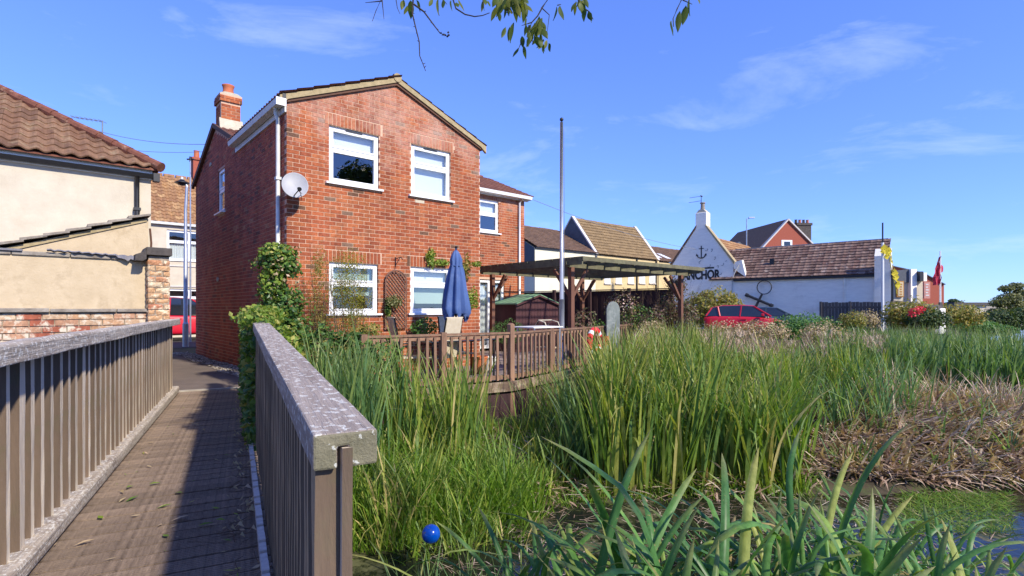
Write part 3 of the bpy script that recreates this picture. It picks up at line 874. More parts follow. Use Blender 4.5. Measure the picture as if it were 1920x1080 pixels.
def boxes_np(C, S, ax, nrm):
    """many boxes at once. C centres (n,3), S sizes (n,3) along ax / normal / z"""
    C = np.asarray(C, float); S = np.asarray(S, float) / 2
    ax = np.asarray(ax, float); nrm = np.asarray(nrm, float); up = np.array([0, 0, 1.0])
    sg = np.array([(-1, -1, -1), (1, -1, -1), (1, 1, -1), (-1, 1, -1), (-1, -1, 1), (1, -1, 1), (1, 1, 1), (-1, 1, 1)], float)
    V = C[:, None, :] + sg[None, :, 0:1] * S[:, None, 0:1] * ax + sg[None, :, 1:2] * S[:, None, 1:2] * nrm + sg[None, :, 2:3] * S[:, None, 2:3] * up
    Fb = np.array([(0, 3, 2, 1), (4, 5, 6, 7), (0, 1, 5, 4), (1, 2, 6, 5), (2, 3, 7, 6), (3, 0, 4, 7)])
    Fq = (Fb[None] + 8 * np.arange(len(C))[:, None, None]).reshape(-1, 4)
    return V.reshape(-1, 3), Fq
def wall_panel(mb, org, ax, x0, x1, z0, z1, openings, nrm, depth=0.10, top=None):
    """mortar sheet with holes and reveals; top: list of (x,z) points of a gable above z1"""
    O = Vector(org); A = Vector(ax); Nn = Vector(nrm)
    P = lambda x, z, d=0: O + A * x + Vector((0, 0, z)) - Nn * d
    xs_ = sorted(set([x0, x1] + [v for o_ in openings for v in o_[:2]])); zs_ = sorted(set([z0, z1] + [v for o_ in openings for v in o_[2:]]))
    for i in range(len(xs_) - 1):
        for j in range(len(zs_) - 1):
            cx, cz = (xs_[i] + xs_[i + 1]) / 2, (zs_[j] + zs_[j + 1]) / 2
            if any(a < cx < b_ and c < cz < d for a, b_, c, d in openings): continue
            mb.add([P(xs_[i], zs_[j]), P(xs_[i + 1], zs_[j]), P(xs_[i + 1], zs_[j + 1]), P(xs_[i], zs_[j + 1])], [(0, 1, 2, 3)])
    for a, b_, c, d in openings:
        mb.add([P(a, c), P(a, d), P(a, d, depth), P(a, c, depth)], [(0, 1, 2, 3)])
        mb.add([P(b_, c), P(b_, c, depth), P(b_, d, depth), P(b_, d)], [(0, 1, 2, 3)])
        mb.add([P(a, d), P(b_, d), P(b_, d, depth), P(a, d, depth)], [(0, 1, 2, 3)])
        mb.add([P(a, c), P(a, c, depth), P(b_, c, depth), P(b_, c)], [(0, 1, 2, 3)])
    if top:
        mb.add([P(x, z) for x, z in top], [tuple(range(len(top)))])

def tile_mesh(name, w, g, amp, m, waves=2, seg=6, th=0.018):
    """one interlocking tile, x across, y up the slope, wavy section, butt edge at y=0"""
    v = []; f = []
    for i in range(seg + 1):
        x = w * i / seg; z = amp * (0.5 + 0.5 * math.cos(2 * math.pi * waves * i / seg))
        v += [(x, 0, z + th), (x, g * 1.04, z), (x, 0, z - 0.004)]
    for i in range(seg):
        a = i * 3
        f += [(a, a + 3, a + 4, a + 1), (a + 2, a + 5, a + 3, a)]
    return v, f
def lay_tiles(parent, name, org, ax, up, width, length, w, g, amp, mobj, mstuff, keep=None, n_obj=0, sort=None, waves=2, seg=6, th=0.018, stuff_name='tile_field', jitter=0.004):
    """org = eave start; ax along the eave, up = unit vector up the slope"""
    A = Vector(ax).normalized(); U = Vector(up).normalized(); Nn = A.cross(U).normalized()
    tv, tf = tile_mesh('t', w, g, amp, None, waves, seg, th)
    pos = []
    ncol = int(width / w + 0.5); nrow = int(length / g + 0.5)
    for r_ in range(nrow):
        for c in range(ncol):
            xx, yy = c * w, r_ * g
            if keep and not keep(xx + w / 2, yy + g / 2): continue
            pos.append((xx, yy))
    if sort: pos.sort(key=sort)
    rm = Matrix((A, U, Nn)).transposed().to_4x4()
    me = mesh_of(name, tv, tf, mobj)
    rot_ = rm.to_euler()
    for (xx, yy) in pos[:n_obj]:
        inst(name, me, parent, Vector(org) + A * xx + U * yy + Nn * random.uniform(0, jitter), (rot_.x + random.uniform(-.01, .01), rot_.y + random.uniform(-.012, .012), rot_.z))
    rest = pos[n_obj:]
    if rest:
        T = np.array(tv); Rm = np.array(rm.to_3x3())
        W3 = T @ Rm.T
        offs = np.array([np.array(Vector(org) + A * xx + U * yy + Nn * random.uniform(0, jitter)) for xx, yy in rest])
        V = (W3[None] + offs[:, None]).reshape(-1, 3)
        Fq = (np.array(tf)[None] + len(tv) * np.arange(len(rest))[:, None, None]).reshape(-1, 4)
        o = bpy.data.objects.new(stuff_name, np_mesh(stuff_name, V, Fq, mstuff)); o.parent = parent; o['kind'] = 'stuff'; link(o)

# ------------------------------------------------------------------ windows
def window(parent, x0, x1, z0, z1, y=0.06, bars=(), vbars=(), frame=0.062, sill=True, room=None, face='front', curtain=None, wall_x=0.0, vent=True, mframe=None):
    """uPVC window in local coordinates of its house. bars: heights of transoms, vbars: mullion positions.
       face 'front': wall in plane y = y-0.06 looking towards -y. face 'left': wall x = wall_x looking towards -x (x0..x1 run along y)."""
    mf = mframe or M['upvc']
    if face == 'front':
        T = lambda a, d, z: (a, y + d, z)
    else:
        T = lambda a, d, z: (wall_x + (y - 0.0) + d, a, z)
    def bx(mb, a0, a1, d0, d1, c0, c1):
        p = T(a0, d0, c0); q_ = T(a1, d1, c1)
        mb.box(min(p[0], q_[0]), max(p[0], q_[0]), min(p[1], q_[1]), max(p[1], q_[1]), c0, c1)
    mb = MB(); f = frame
    bx(mb, x0, x0 + f, -0.02, 0.05, z0, z1); bx(mb, x1 - f, x1, -0.02, 0.05, z0, z1)
    bx(mb, x0 + f, x1 - f, -0.02, 0.05, z0, z0 + f); bx(mb, x0 + f, x1 - f, -0.02, 0.05, z1 - f, z1)
    zs_ = [z0 + f] + [v for bz in bars for v in (bz - 0.03, bz + 0.03)] + [z1 - f]
    xs_ = [x0 + f] + [v for bx_ in vbars for v in (bx_ - 0.03, bx_ + 0.03)] + [x1 - f]
    for bz in bars: bx(mb, x0 + f, x1 - f, -0.02, 0.05, bz - 0.03, bz + 0.03)
    for i in range(0, len(zs_), 2):
        for vb in vbars: bx(mb, vb - 0.03, vb + 0.03, -0.02, 0.05, zs_[i], zs_[i + 1])
    wf = mb.build('window', mf, parent)
    for i in range(0, len(zs_), 2):
        for j in range(0, len(xs_), 2):
            a0, a1, c0, c1 = xs_[j], xs_[j + 1], zs_[i], zs_[i + 1]
            # opening sash: a stepped inner frame
            sb = MB(); e = 0.032
            bx(sb, a0, a0 + e, -0.033, 0.02, c0, c1); bx(sb, a1 - e, a1, -0.033, 0.02, c0, c1)
            bx(sb, a0 + e, a1 - e, -0.033, 0.02, c0, c0 + e); bx(sb, a0 + e, a1 - e, -0.033, 0.02, c1 - e, c1)
            sb.build('sash', mf, wf)
            pb = MB(); p = [T(a0 + e, 0.0, c0 + e), T(a1 - e, 0.0, c0 + e), T(a1 - e, 0.0, c1 - e), T(a0 + e, 0.0, c1 - e)]
            pb.add(p, [(0, 1, 2, 3)]).build('pane', M['glass'], wf)
    if sill:
        sb = MB(); bx(sb, x0 - 0.07, x1 + 0.07, -0.13, 0.03, z0 - 0.035, z0 - 0.002)
        sb.build('sill', mf, wf)
    if vent:
        vb_ = MB(); cx = (x0 + x1) / 2
        bx(vb_, cx - 0.17, cx + 0.17, -0.032, -0.0202, z1 - 0.045, z1 - 0.02); vb_.build('vent', M['black'], wf)
    if curtain:
        for (m_, a0, a1, c0, c1, wavy) in curtain:
            cb = MB(); n_ = max(2, int((a1 - a0) / 0.03)) if wavy else 2
            for i in range(n_ + 1):
                a = a0 + (a1 - a0) * i / n_; d = 0.10 + (0.018 * math.sin(i * 1.9) if wavy else 0)
                cb.v += [T(a, d, c0), T(a, d, c1)]
            cb.f = [(2 * i, 2 * i + 2, 2 * i + 3, 2 * i + 1) for i in range(n_)]
            cb.build('curtain' if wavy else 'blind', m_, wf)
    return wf

# ------------------------------------------------------------------ the red brick house
house = thing('brick_house', 'two storey red brick house with gable, white windows and patio in front', 'house', (H.o.x, H.o.y, 0), GA)
GW, GD, WD, WB = 4.30, 3.0, 8.41, 7.64        # gable width, projection, full width, back
EZ, RZg, RZm = 4.98, 5.86, 5.86               # eaves, ridges
EW = 4.86
RM = 5.27
BLACKB = 'brick_field'
def W_(u0, v0, u1, v1, s=0.0):
    """opening on the plane y=s from two photo corners"""
    x0_, z1_ = H.yplane(u0, v0, s); x1_, z0_ = H.yplane(u1, v1, s)
    return [x0_, x1_, z0_, z1_]
w1 = W_(617, 233, 711, 352); w2 = W_(771, 269, 845, 375); w3 = W_(617, 490, 709, 588); w4 = W_(770, 500, 846, 588)
w5 = W_(897, 371, 935, 438, 3.0); door = W_(897, 523, 946, 640, 3.0)
door[2] = 0.08
for w_ in (w1, w2): w_[2] = (H.yplane(617, 341)[1] + H.yplane(771, 365)[1]) / 2
w1[3] = w2[3] = (w1[3] + w2[3]) / 2
for w_ in (w3, w4): w_[2] = (H.yplane(617, 586)[1] + H.yplane(771, 589)[1]) / 2
w3[3] = w4[3] = (w3[3] + w4[3]) / 2
s0, zt = H.xplane(409, 322, 0.0); s1, _ = H.xplane(421, 318, 0.0); _, zb_ = H.xplane(409, 402, 0.0)
w6 = [s1, s0, zb_, zt]
print('windows', w1, w2, w3, w4, w5, door, w6)
if w6[0] > w6[1]: w6[0], w6[1] = w6[1], w6[0]
def opn(w_): return (w_[0], w_[1], w_[2] - 0.03, w_[3])
front_o = [opn(w_) for w_ in (w1, w2, w3, w4)]
wing_o = [opn(w5), (door[0], door[1], 0.0, door[3])]
left_o = [opn(w6)]
BD = 0.005
wall = MB()
wall_panel(wall, (0, BD, 0), (1, 0, 0), BD, GW - BD, -0.3, EZ, front_o, (0, -1, 0), top=[(BD, EZ), (GW - BD, EZ), (GW / 2, RZg - 0.03)])
wall.build('wall', M['mortar'], house)
wall = MB()
wall_panel(wall, (0, GD + BD, 0), (1, 0, 0), GW - BD, WD - BD, -0.3, EW, wing_o, (0, -1, 0))
wall_panel(wall, (GW - BD, 0, 0), (0, 1, 0), BD, GD + BD, -0.3, EZ, [], (1, 0, 0))
wall_panel(wall, (WD - BD, 0, 0), (0, 1, 0), GD + BD, WB - BD, -0.3, EW, [], (1, 0, 0), top=[(GD + BD, EW), (WB, EW), (RM, RZm - .05)])
wall.build('wall', M['mortar'], house)
wall = MB()
wall_panel(wall, (BD, 0, 0), (0, 1, 0), BD, WB - BD, -0.3, EZ - 0.14, left_o, (-1, 0, 0))
lg = [(BD, EZ - 0.14), (WB - BD, EZ - 0.14), (RM, RZm - 0.05), (3.25, EZ + 0.02), (BD, EZ + 0.02)]
wall.add([(BD, y_, z_) for y_, z_ in lg], [tuple(range(len(lg)))])
wall.add([(x_, WB - BD, z_) for x_, z_ in ((BD, -.3), (WD - BD, -.3), (WD - BD, EW), (BD, EW))], [(0, 1, 2, 3)])
wall.build('wall', M['mortar_l'], house)
# bricks
def gable_x(z):
    if z < EZ: return (0, GW)
    k = (z - EZ) / (RZg - EZ) * GW / 2
    return (k, GW - k) if k < GW / 2 - 0.05 else None
def arch(w_, n_h=0.22):   # soldier course band above an opening
    return (w_[0] - 0.08, w_[1] + 0.08, w_[3] + 0.003, w_[3] + n_h)
sold = [arch(w_) for w_ in (w1, w2, w3, w4)]
fb = lay_bricks(0, GW, -0.3, RZg, gable_x, front_o + [(a, b_, c - 0.003, d) for a, b_, c, d in sold])
fbs = sorted(fb, key=lambda q_: (q_[1] < 0.9, q_[0] + abs(q_[1] - 2.8) * 0.25))
full = MB().box(-0.5, 0.5, 0, 0.102, -0.032, 0.032).mesh('brick', M['brick'])
nb = 0; rest = []
for (xc, zc, ln) in fbs:
    if nb < 290 and ln > 0.09:
        inst('brick', full, house, (xc, random.uniform(-.0015, .0015), zc), (0, 0, 0), (ln, 1, 1)); nb += 1
    else: rest.append((xc, zc, ln))
C = [(a, 0.051 + rng.uniform(-.0015, .0015), z) for a, z, l in rest]; S = [(l, 0.102, 0.064) for a, z, l in rest]
for (a, b_, c, d) in sold:
    x = a
    while x + 0.064 <= b_ + 0.01:
        C.append((x + 0.032, 0.051, (c + d) / 2)); S.append((0.062, 0.106, d - c - 0.01)); x += 0.0755
# wing
sw = [(w5[0] - .08, w5[1] + .08, w5[3] + .003, EW)]
wb = lay_bricks(GW, WD, -0.3, EW - 0.02, None, wing_o + sw)
C += [(a, GD + 0.051, z) for a, z, l in wb]; S += [(l, 0.102, 0.064) for a, z, l in wb]
x = sw[0][0]
while x < sw[0][1]:
    C.append((x + 0.032, GD + 0.051, (sw[0][2] + EW) / 2)); S.append((0.062, 0.104, EW - sw[0][2] - 0.01)); x += 0.0755
Vb, Fb_ = boxes_np(C, S, (1, 0, 0), (0, 1, 0))
# returns facing +x
C2 = []; S2 = []
for (yc, zc, l) in lay_bricks(0.1, GD, -0.3, EZ, None, []): C2.append((GW - 0.051, yc, zc)); S2.append((l, 0.102, 0.064))
for (yc, zc, l) in lay_bricks(GD + 0.1, WB, -0.3, EW, None, []): C2.append((WD - 0.051, yc, zc)); S2.append((l, 0.102, 0.064))
V2, F2 = boxes_np(C2, S2, (0, 1, 0), (1, 0, 0))
o = bpy.data.objects.new(BLACKB, np_mesh(BLACKB, np.vstack([Vb, V2]), np.vstack([Fb_, F2 + len(Vb)]), M['brick_i'])); o.parent = house; o['kind'] = 'stuff'; link(o)
def left_x(z):
    if z < EZ - 0.15: return (0, WB)
    y_far = WB - (z - (EZ - 0.15)) / (RZm - 0.1 - EZ + 0.15) * (WB - RM)
    y_near = 0.0 if z < EZ - 0.02 else 3.25 + (z - EZ + 0.02) / (RZm - 0.1 - EZ) * (RM - 3.25)
    return (y_near, y_far) if y_far - y_near > 0.1 else None
C3 = []; S3 = []
for (yc, zc, l) in lay_bricks(0.108, WB, -0.3, RZm, left_x, left_o): C3.append((0.051 + rng.uniform(-.0015, .0015), yc, zc)); S3.append((l, 0.102, 0.064))
V3, F3 = boxes_np(C3, S3, (0, 1, 0), (1, 0, 0))
o = bpy.data.objects.new('side_brick_field', np_mesh('side_brick_field', V3, F3, M['brick_left'])); o.parent = house; o['kind'] = 'stuff'; link(o)
# windows
def bz(u, v, s=0.0): return H.yplane(u, v, s)[1]
window(house, *w1[:2], w1[2], w1[3], 0.07, bars=[w1[2] + (w1[3] - w1[2]) * 0.60], curtain=[(M['blind'], w1[0] + .05, w1[1] - .05, w1[2] + (w1[3] - w1[2]) * 0.6, w1[3], False)])
window(house, *w2[:2], w2[2], w2[3], 0.07, bars=[w2[2] + (w2[3] - w2[2]) * 0.62], curtain=[(M['blind'], w2[0] + .05, w2[1] - .05, w2[2], w2[3], False)])
window(house, *w3[:2], w3[2], w3[3], 0.07, bars=[w3[2] + (w3[3] - w3[2]) * 0.60], vent=False, curtain=[(M['blind_green'], w3[0] + .05, w3[1] - .05, w3[2] + .35, w3[3], False)])
window(house, *w4[:2], w4[2], w4[3], 0.07, bars=[w4[2] + (w4[3] - w4[2]) * 0.62], vent=False, curtain=[(M['blind_green'], w4[0] + .05, w4[1] - .05, w4[2] + .2, w4[3] - .36, False), (M['blind'], w4[0] + .05, w4[1] - .05, w4[3] - .33, w4[3], False)])
window(house, *w5[:2], w5[2], w5[3], GD + 0.07, bars=[w5[2] + (w5[3] - w5[2]) * 0.56], vent=False, curtain=[(M['blind'], w5[0] + .05, w5[1] - .05, w5[2] + (w5[3] - w5[2]) * 0.58, w5[3], False)])
window(house, door[0], door[1], 0.08, door[3], GD + 0.07, vbars=[(door[0] * 0.56 + door[1] * 0.44)], sill=False, vent=False, curtain=[(M['curtain'], door[0] + .1, door[0] + .5, 0.1, door[3] - .1, True), (M['curtain'], door[1] - .65, door[1] - .1, 0.1, door[3] - .1, True)])
window(house, w6[0], w6[1], w6[2], w6[3], 0.05, bars=[w6[2] + (w6[3] - w6[2]) * 0.52], frame=0.05, face='left', vent=False, curtain=[(M['curtain'], w6[0], w6[1], w6[2], w6[3], True)])
# interior floor so that rooms are dark boxes
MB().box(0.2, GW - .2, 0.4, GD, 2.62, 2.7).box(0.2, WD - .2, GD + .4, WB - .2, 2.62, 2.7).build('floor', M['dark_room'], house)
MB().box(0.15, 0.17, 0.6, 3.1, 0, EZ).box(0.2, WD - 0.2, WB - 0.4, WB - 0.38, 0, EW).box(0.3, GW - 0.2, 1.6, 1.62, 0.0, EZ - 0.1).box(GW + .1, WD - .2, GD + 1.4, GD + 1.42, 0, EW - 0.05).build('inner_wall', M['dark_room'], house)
# roofs (sheets) ; front gable roof runs back to the main ridge
OV = 0.06
rf = MB()
sl = (RZg - EZ) / (GW / 2)
th = 0.05
def slab(mb, pts, t=th):
    n_ = len(pts); P_ = [Vector(p) for p in pts]
    mb.add([tuple(p) for p in P_] + [(p.x, p.y, p.z + t) for p in P_], [tuple(reversed(range(n_))), tuple(range(n_, 2 * n_))] + [(i, (i + 1) % n_, n_ + (i + 1) % n_, n_ + i) for i in range(n_)])
slab(rf, [(-0.12, -OV, EZ - 0.12 * sl + .02), (GW / 2, -OV, RZg + .02), (GW / 2, RM, RZg + .02), (-0.12, 3.3, EZ - 0.12 * sl + .02)])
slab(rf, [(GW / 2, -OV, RZg + .02), (GW + .12, -OV, EZ - 0.12 * sl + .02), (GW + .12, 3.0, EZ - 0.12 * sl + .02), (GW / 2, RM, RZg + .02)])
ms_ = (RZm - EW) / (RM - GD)
slab(rf, [(GW - .1, GD - .18, EW - .18 * ms_ + .02), (WD + OV, GD - .18, EW - .18 * ms_ + .02), (WD + OV, RM, RZm), (2.0, RM, RZm)])
slab(rf, [(-OV, 3.2, EZ - .02), (0.6, 3.2, EZ - 0.02), (2.2, RM, RZm), (-OV, RM, RZm)])
slab(rf, [(-OV, RM, RZm), (WD + OV, RM, RZm), (WD + OV, WB + .15, EZ - .2), (-OV, WB + .15, EZ - .2)])
rf.build('roof', M['tile_plum'], house)
upw = Vector((0, RM - GD, RZm - EW)).normalized()
lay_tiles(house, 'roof_tile', (GW + 0.13, GD - .20, EW - .18 * ms_ + .08), (1, 0, 0), upw, WD + OV - GW - .1, (RM - GD + .2) / upw.y, 0.30, 0.32, 0.03, M['tile_plum'], M['tile_plum'], stuff_name='roof_tile_field')
upm = Vector((0, RM - 3.2, RZm - EZ)).normalized()
lay_tiles(house, 'roof_tile', (-OV, 3.2, EZ + .03), (1, 0, 0), upm, 2.2, (RM - 3.2) / upm.y, 0.30, 0.32, 0.03, M['tile_plum'], M['tile_plum'], keep=lambda x_, y_: x_ < 0.5 + y_ * 0.9, stuff_name='roof_tile_field')
upg = Vector((GW / 2, 0, RZg - EZ)).normalized()
lay_tiles(house, 'roof_tile', (-0.14, RM, EZ - 0.12 * sl + .08), (0, -1, 0), upg, RM + OV, (GW / 2 + .14) / upg.x, 0.30, 0.32, 0.03, M['tile_plum'], M['tile_plum'], keep=lambda x_, y_: x_ > 2.0 - y_ * 0.9, stuff_name='roof_tile_field')
lay_tiles(house, 'roof_tile', (GW + 0.14, -OV, EZ - 0.12 * sl + .08), (0, 1, 0), (-upg.x, 0, upg.z), RM, (GW / 2 + .14) / upg.x, 0.30, 0.32, 0.03, M['tile_plum'], M['tile_plum'], stuff_name='roof_tile_field')
# verge boards, mossy mortar band under the tiles, and a dark batten below
for sgn in (0, 1):
    X = lambda a: GW - a if sgn else a
    vb = MB(); vb.prism([(X(-0.13), EZ - 0.12), (X(0.02), EZ - 0.0), (GW / 2, RZg + 0.0), (GW / 2, RZg + 0.10), (X(-0.13), EZ + 0.035)][::(-1 if sgn else 1)], 'y', -0.07, -0.012)
    vb.build('verge', M['verge'], house)
    vb = MB(); vb.prism([(X(0.0), EZ - 0.055), (GW / 2, RZg - 0.055), (GW / 2, RZg + 0.002), (X(0.0), EZ + 0.002)][::(-1 if sgn else 1)], 'y', -0.045, -0.003)
    vb.build('undercloak', M['soffit'], house)
MB().tube([(GW / 2, -0.085, RZg + 0.09), (GW / 2, 0.4, RZg + 0.09)], 0.09, 10).build('ridge_tile', M['verge'], house)
rt = MB().tube([(0, 0, 0), (0, 0.42, 0)], 0.10, 10).mesh('ridge_tile', M['tile_red'])
for k in range(10): inst('ridge_tile', rt, house, (GW / 2, 0.42 + k * 0.44, RZg + 0.07))
rt2 = MB().tube([(0, 0, 0), (0.42, 0, 0)], 0.10, 10).mesh('ridge_tile', M['tile_red'])
for k in range(19): inst('ridge_tile', rt2, house, (0.1 + k * 0.44, RM, RZm + 0.05))
# left verge of the main block
mb = MB(); mb.bar((-0.05, RM, RZm - 0.0), (-0.05, WB + .15, EZ - .22), 0.06, 0.13); mb.build('verge_board', M['soffit'], house)
mb = MB(); mb.bar((-0.05, 3.25, EZ + 0.06), (-0.05, RM, RZm + 0.02), 0.06, 0.10); mb.build('verge_board', M['soffit'], house)
# gutters
mb = MB(); mb.prism([(-0.16, EZ - .10), (-0.05, EZ - .12), (-0.02, EZ - .02), (-0.18, EZ - .01)], 'y', -0.06, 3.32)
mb.build('gutter', M['gutter'], house)
mb = MB(); mb.box(-0.03, 0.0, 0.0, 3.3, EZ - 0.22, EZ - 0.05); mb.build('fascia', M['gutter'], house)
mb = MB(); mb.box(-0.2, -0.03, -0.09, -0.061, EZ - .15, EZ - .02); mb.build('gutter_end', M['upvc'], house)
mb = MB(); mb.box(-0.09, -0.03, -0.08, -0.02, EZ - .02, EZ + .07); mb.build('bird_stop', M['black'], house)
mb = MB(); mb.prism([(GD - .24, EW - .09), (GD - .13, EW - .11), (GD - .10, EW - .01), (GD - .26, EW)], 'x', GW + .02, WD + .12)
mb.build('gutter', M['upvc'], house)
mb = MB(); mb.box(GW + .02, WD + .1, GD - 0.1, GD - 0.002, EW - 0.13, EW - 0.0); mb.build('fascia', M['upvc'], house)
mb = MB(); mb.tube([(-0.10, 0.26, EZ - .10), (-0.10, 0.26, EZ - .2), (-0.062, 0.26, EZ - .3), (-0.062, 0.26, 0)], 0.036, 10)
dp = mb.build('downpipe', M['gutter'], house, smooth=True)
for z in (3.6, 2.2): MB().box(-0.11, -0.0, 0.21, 0.31, z, z + 0.05).build('clip', M['gutter'], dp)
px_, _ = H.yplane(972, 400, 3.0)
mb = MB(); mb.tube([(px_, GD - .18, EW - .1), (px_, GD - .06, EW - .22), (px_, GD - .06, 0)], 0.034, 10)
mb.build('downpipe', M['upvc'], house, smooth=True)
# chimney on the main ridge, at the left gable
chm = MB().box(0.06, 0.50, RM - 0.30, RM + 0.22, RZm - 0.5, RZm + 0.58).build('chimney', M['mortar'], house)
cw = []; cs = []
for (zz0, zz1, g_) in ((RZm - .3, RZm + .58, 0.0), (RZm + .58, RZm + .76, 0.035)):
    for (xc, zc, l) in lay_bricks(0.06 - g_, 0.50 + g_, zz0, zz1): cw.append(((xc, RM - 0.30 - g_ + .045, zc), (l, 0.104, 0.064), 0))
    for (yc, zc, l) in lay_bricks(RM - 0.30 - g_ + .1, RM + .22 + g_, zz0, zz1): cw.append(((0.06 - g_ + .045, yc, zc), (l, 0.104, 0.064), 1))
ch_b = MB().box(-0.5, 0.5, 0, 0.102, -0.032, 0.032).mesh('brick', M['brick_ch'])
for (c_, s_, k_) in cw:
    inst('brick', ch_b, chm, (c_[0], c_[1] - 0.051, c_[2]) if k_ == 0 else (c_[0] - .051, c_[1], c_[2]), (0, 0, 0 if k_ == 0 else -math.pi / 2), (s_[0], 1, 1))
MB().box(0.03, 0.53, RM - 0.33, RM + 0.25, RZm + 0.58, RZm + 0.76).build('corbel', M['mortar'], chm)
MB().prism([(RM - 0.38, RZm - 0.12), (RM - .30, RZm + 0.16), (RM - .26, RZm + .16), (RM - .26, RZm - .2)], 'x', 0.02, 0.55).build('flashing', M['cement'], chm)
MB().lathe([(0.15, 0), (0.145, 0.1), (0.12, 0.2), (0.13, 0.28), (0.15, 0.32), (0.10, 0.34), (0.085, 0.3)], (0.28, RM - .04, RZm + 0.76), 18).build('chimney_pot', M['terracotta'], chm, smooth=True)
MB().prism([(0.02, RZm + .76), (0.54, RZm + .76), (0.42, RZm + .82), (0.14, RZm + .82)], 'y', RM - .33, RM + .25).build('flaunching', M['cement'], chm)
# small pale vents in the left wall
for (u_, v_) in ((396, 309), (409, 524)):
    y_, z_ = H.xplane(u_, v_, 0.0)
    MB().lathe([(0.0, 0), (0.055, 0), (0.055, 0.03), (0, 0.03)], (0, 0, 0), 12).build('wall_vent', M['cement'], house, (-0.0, y_, z_), (0, -math.pi / 2, 0))
# pale brick under the second window
x_, z_ = H.yplane(787, 378); MB().box(-.11, .11, -.004, .01, -.03, .03).build('pale_brick', M['cement'], house, (x_, 0, z_))
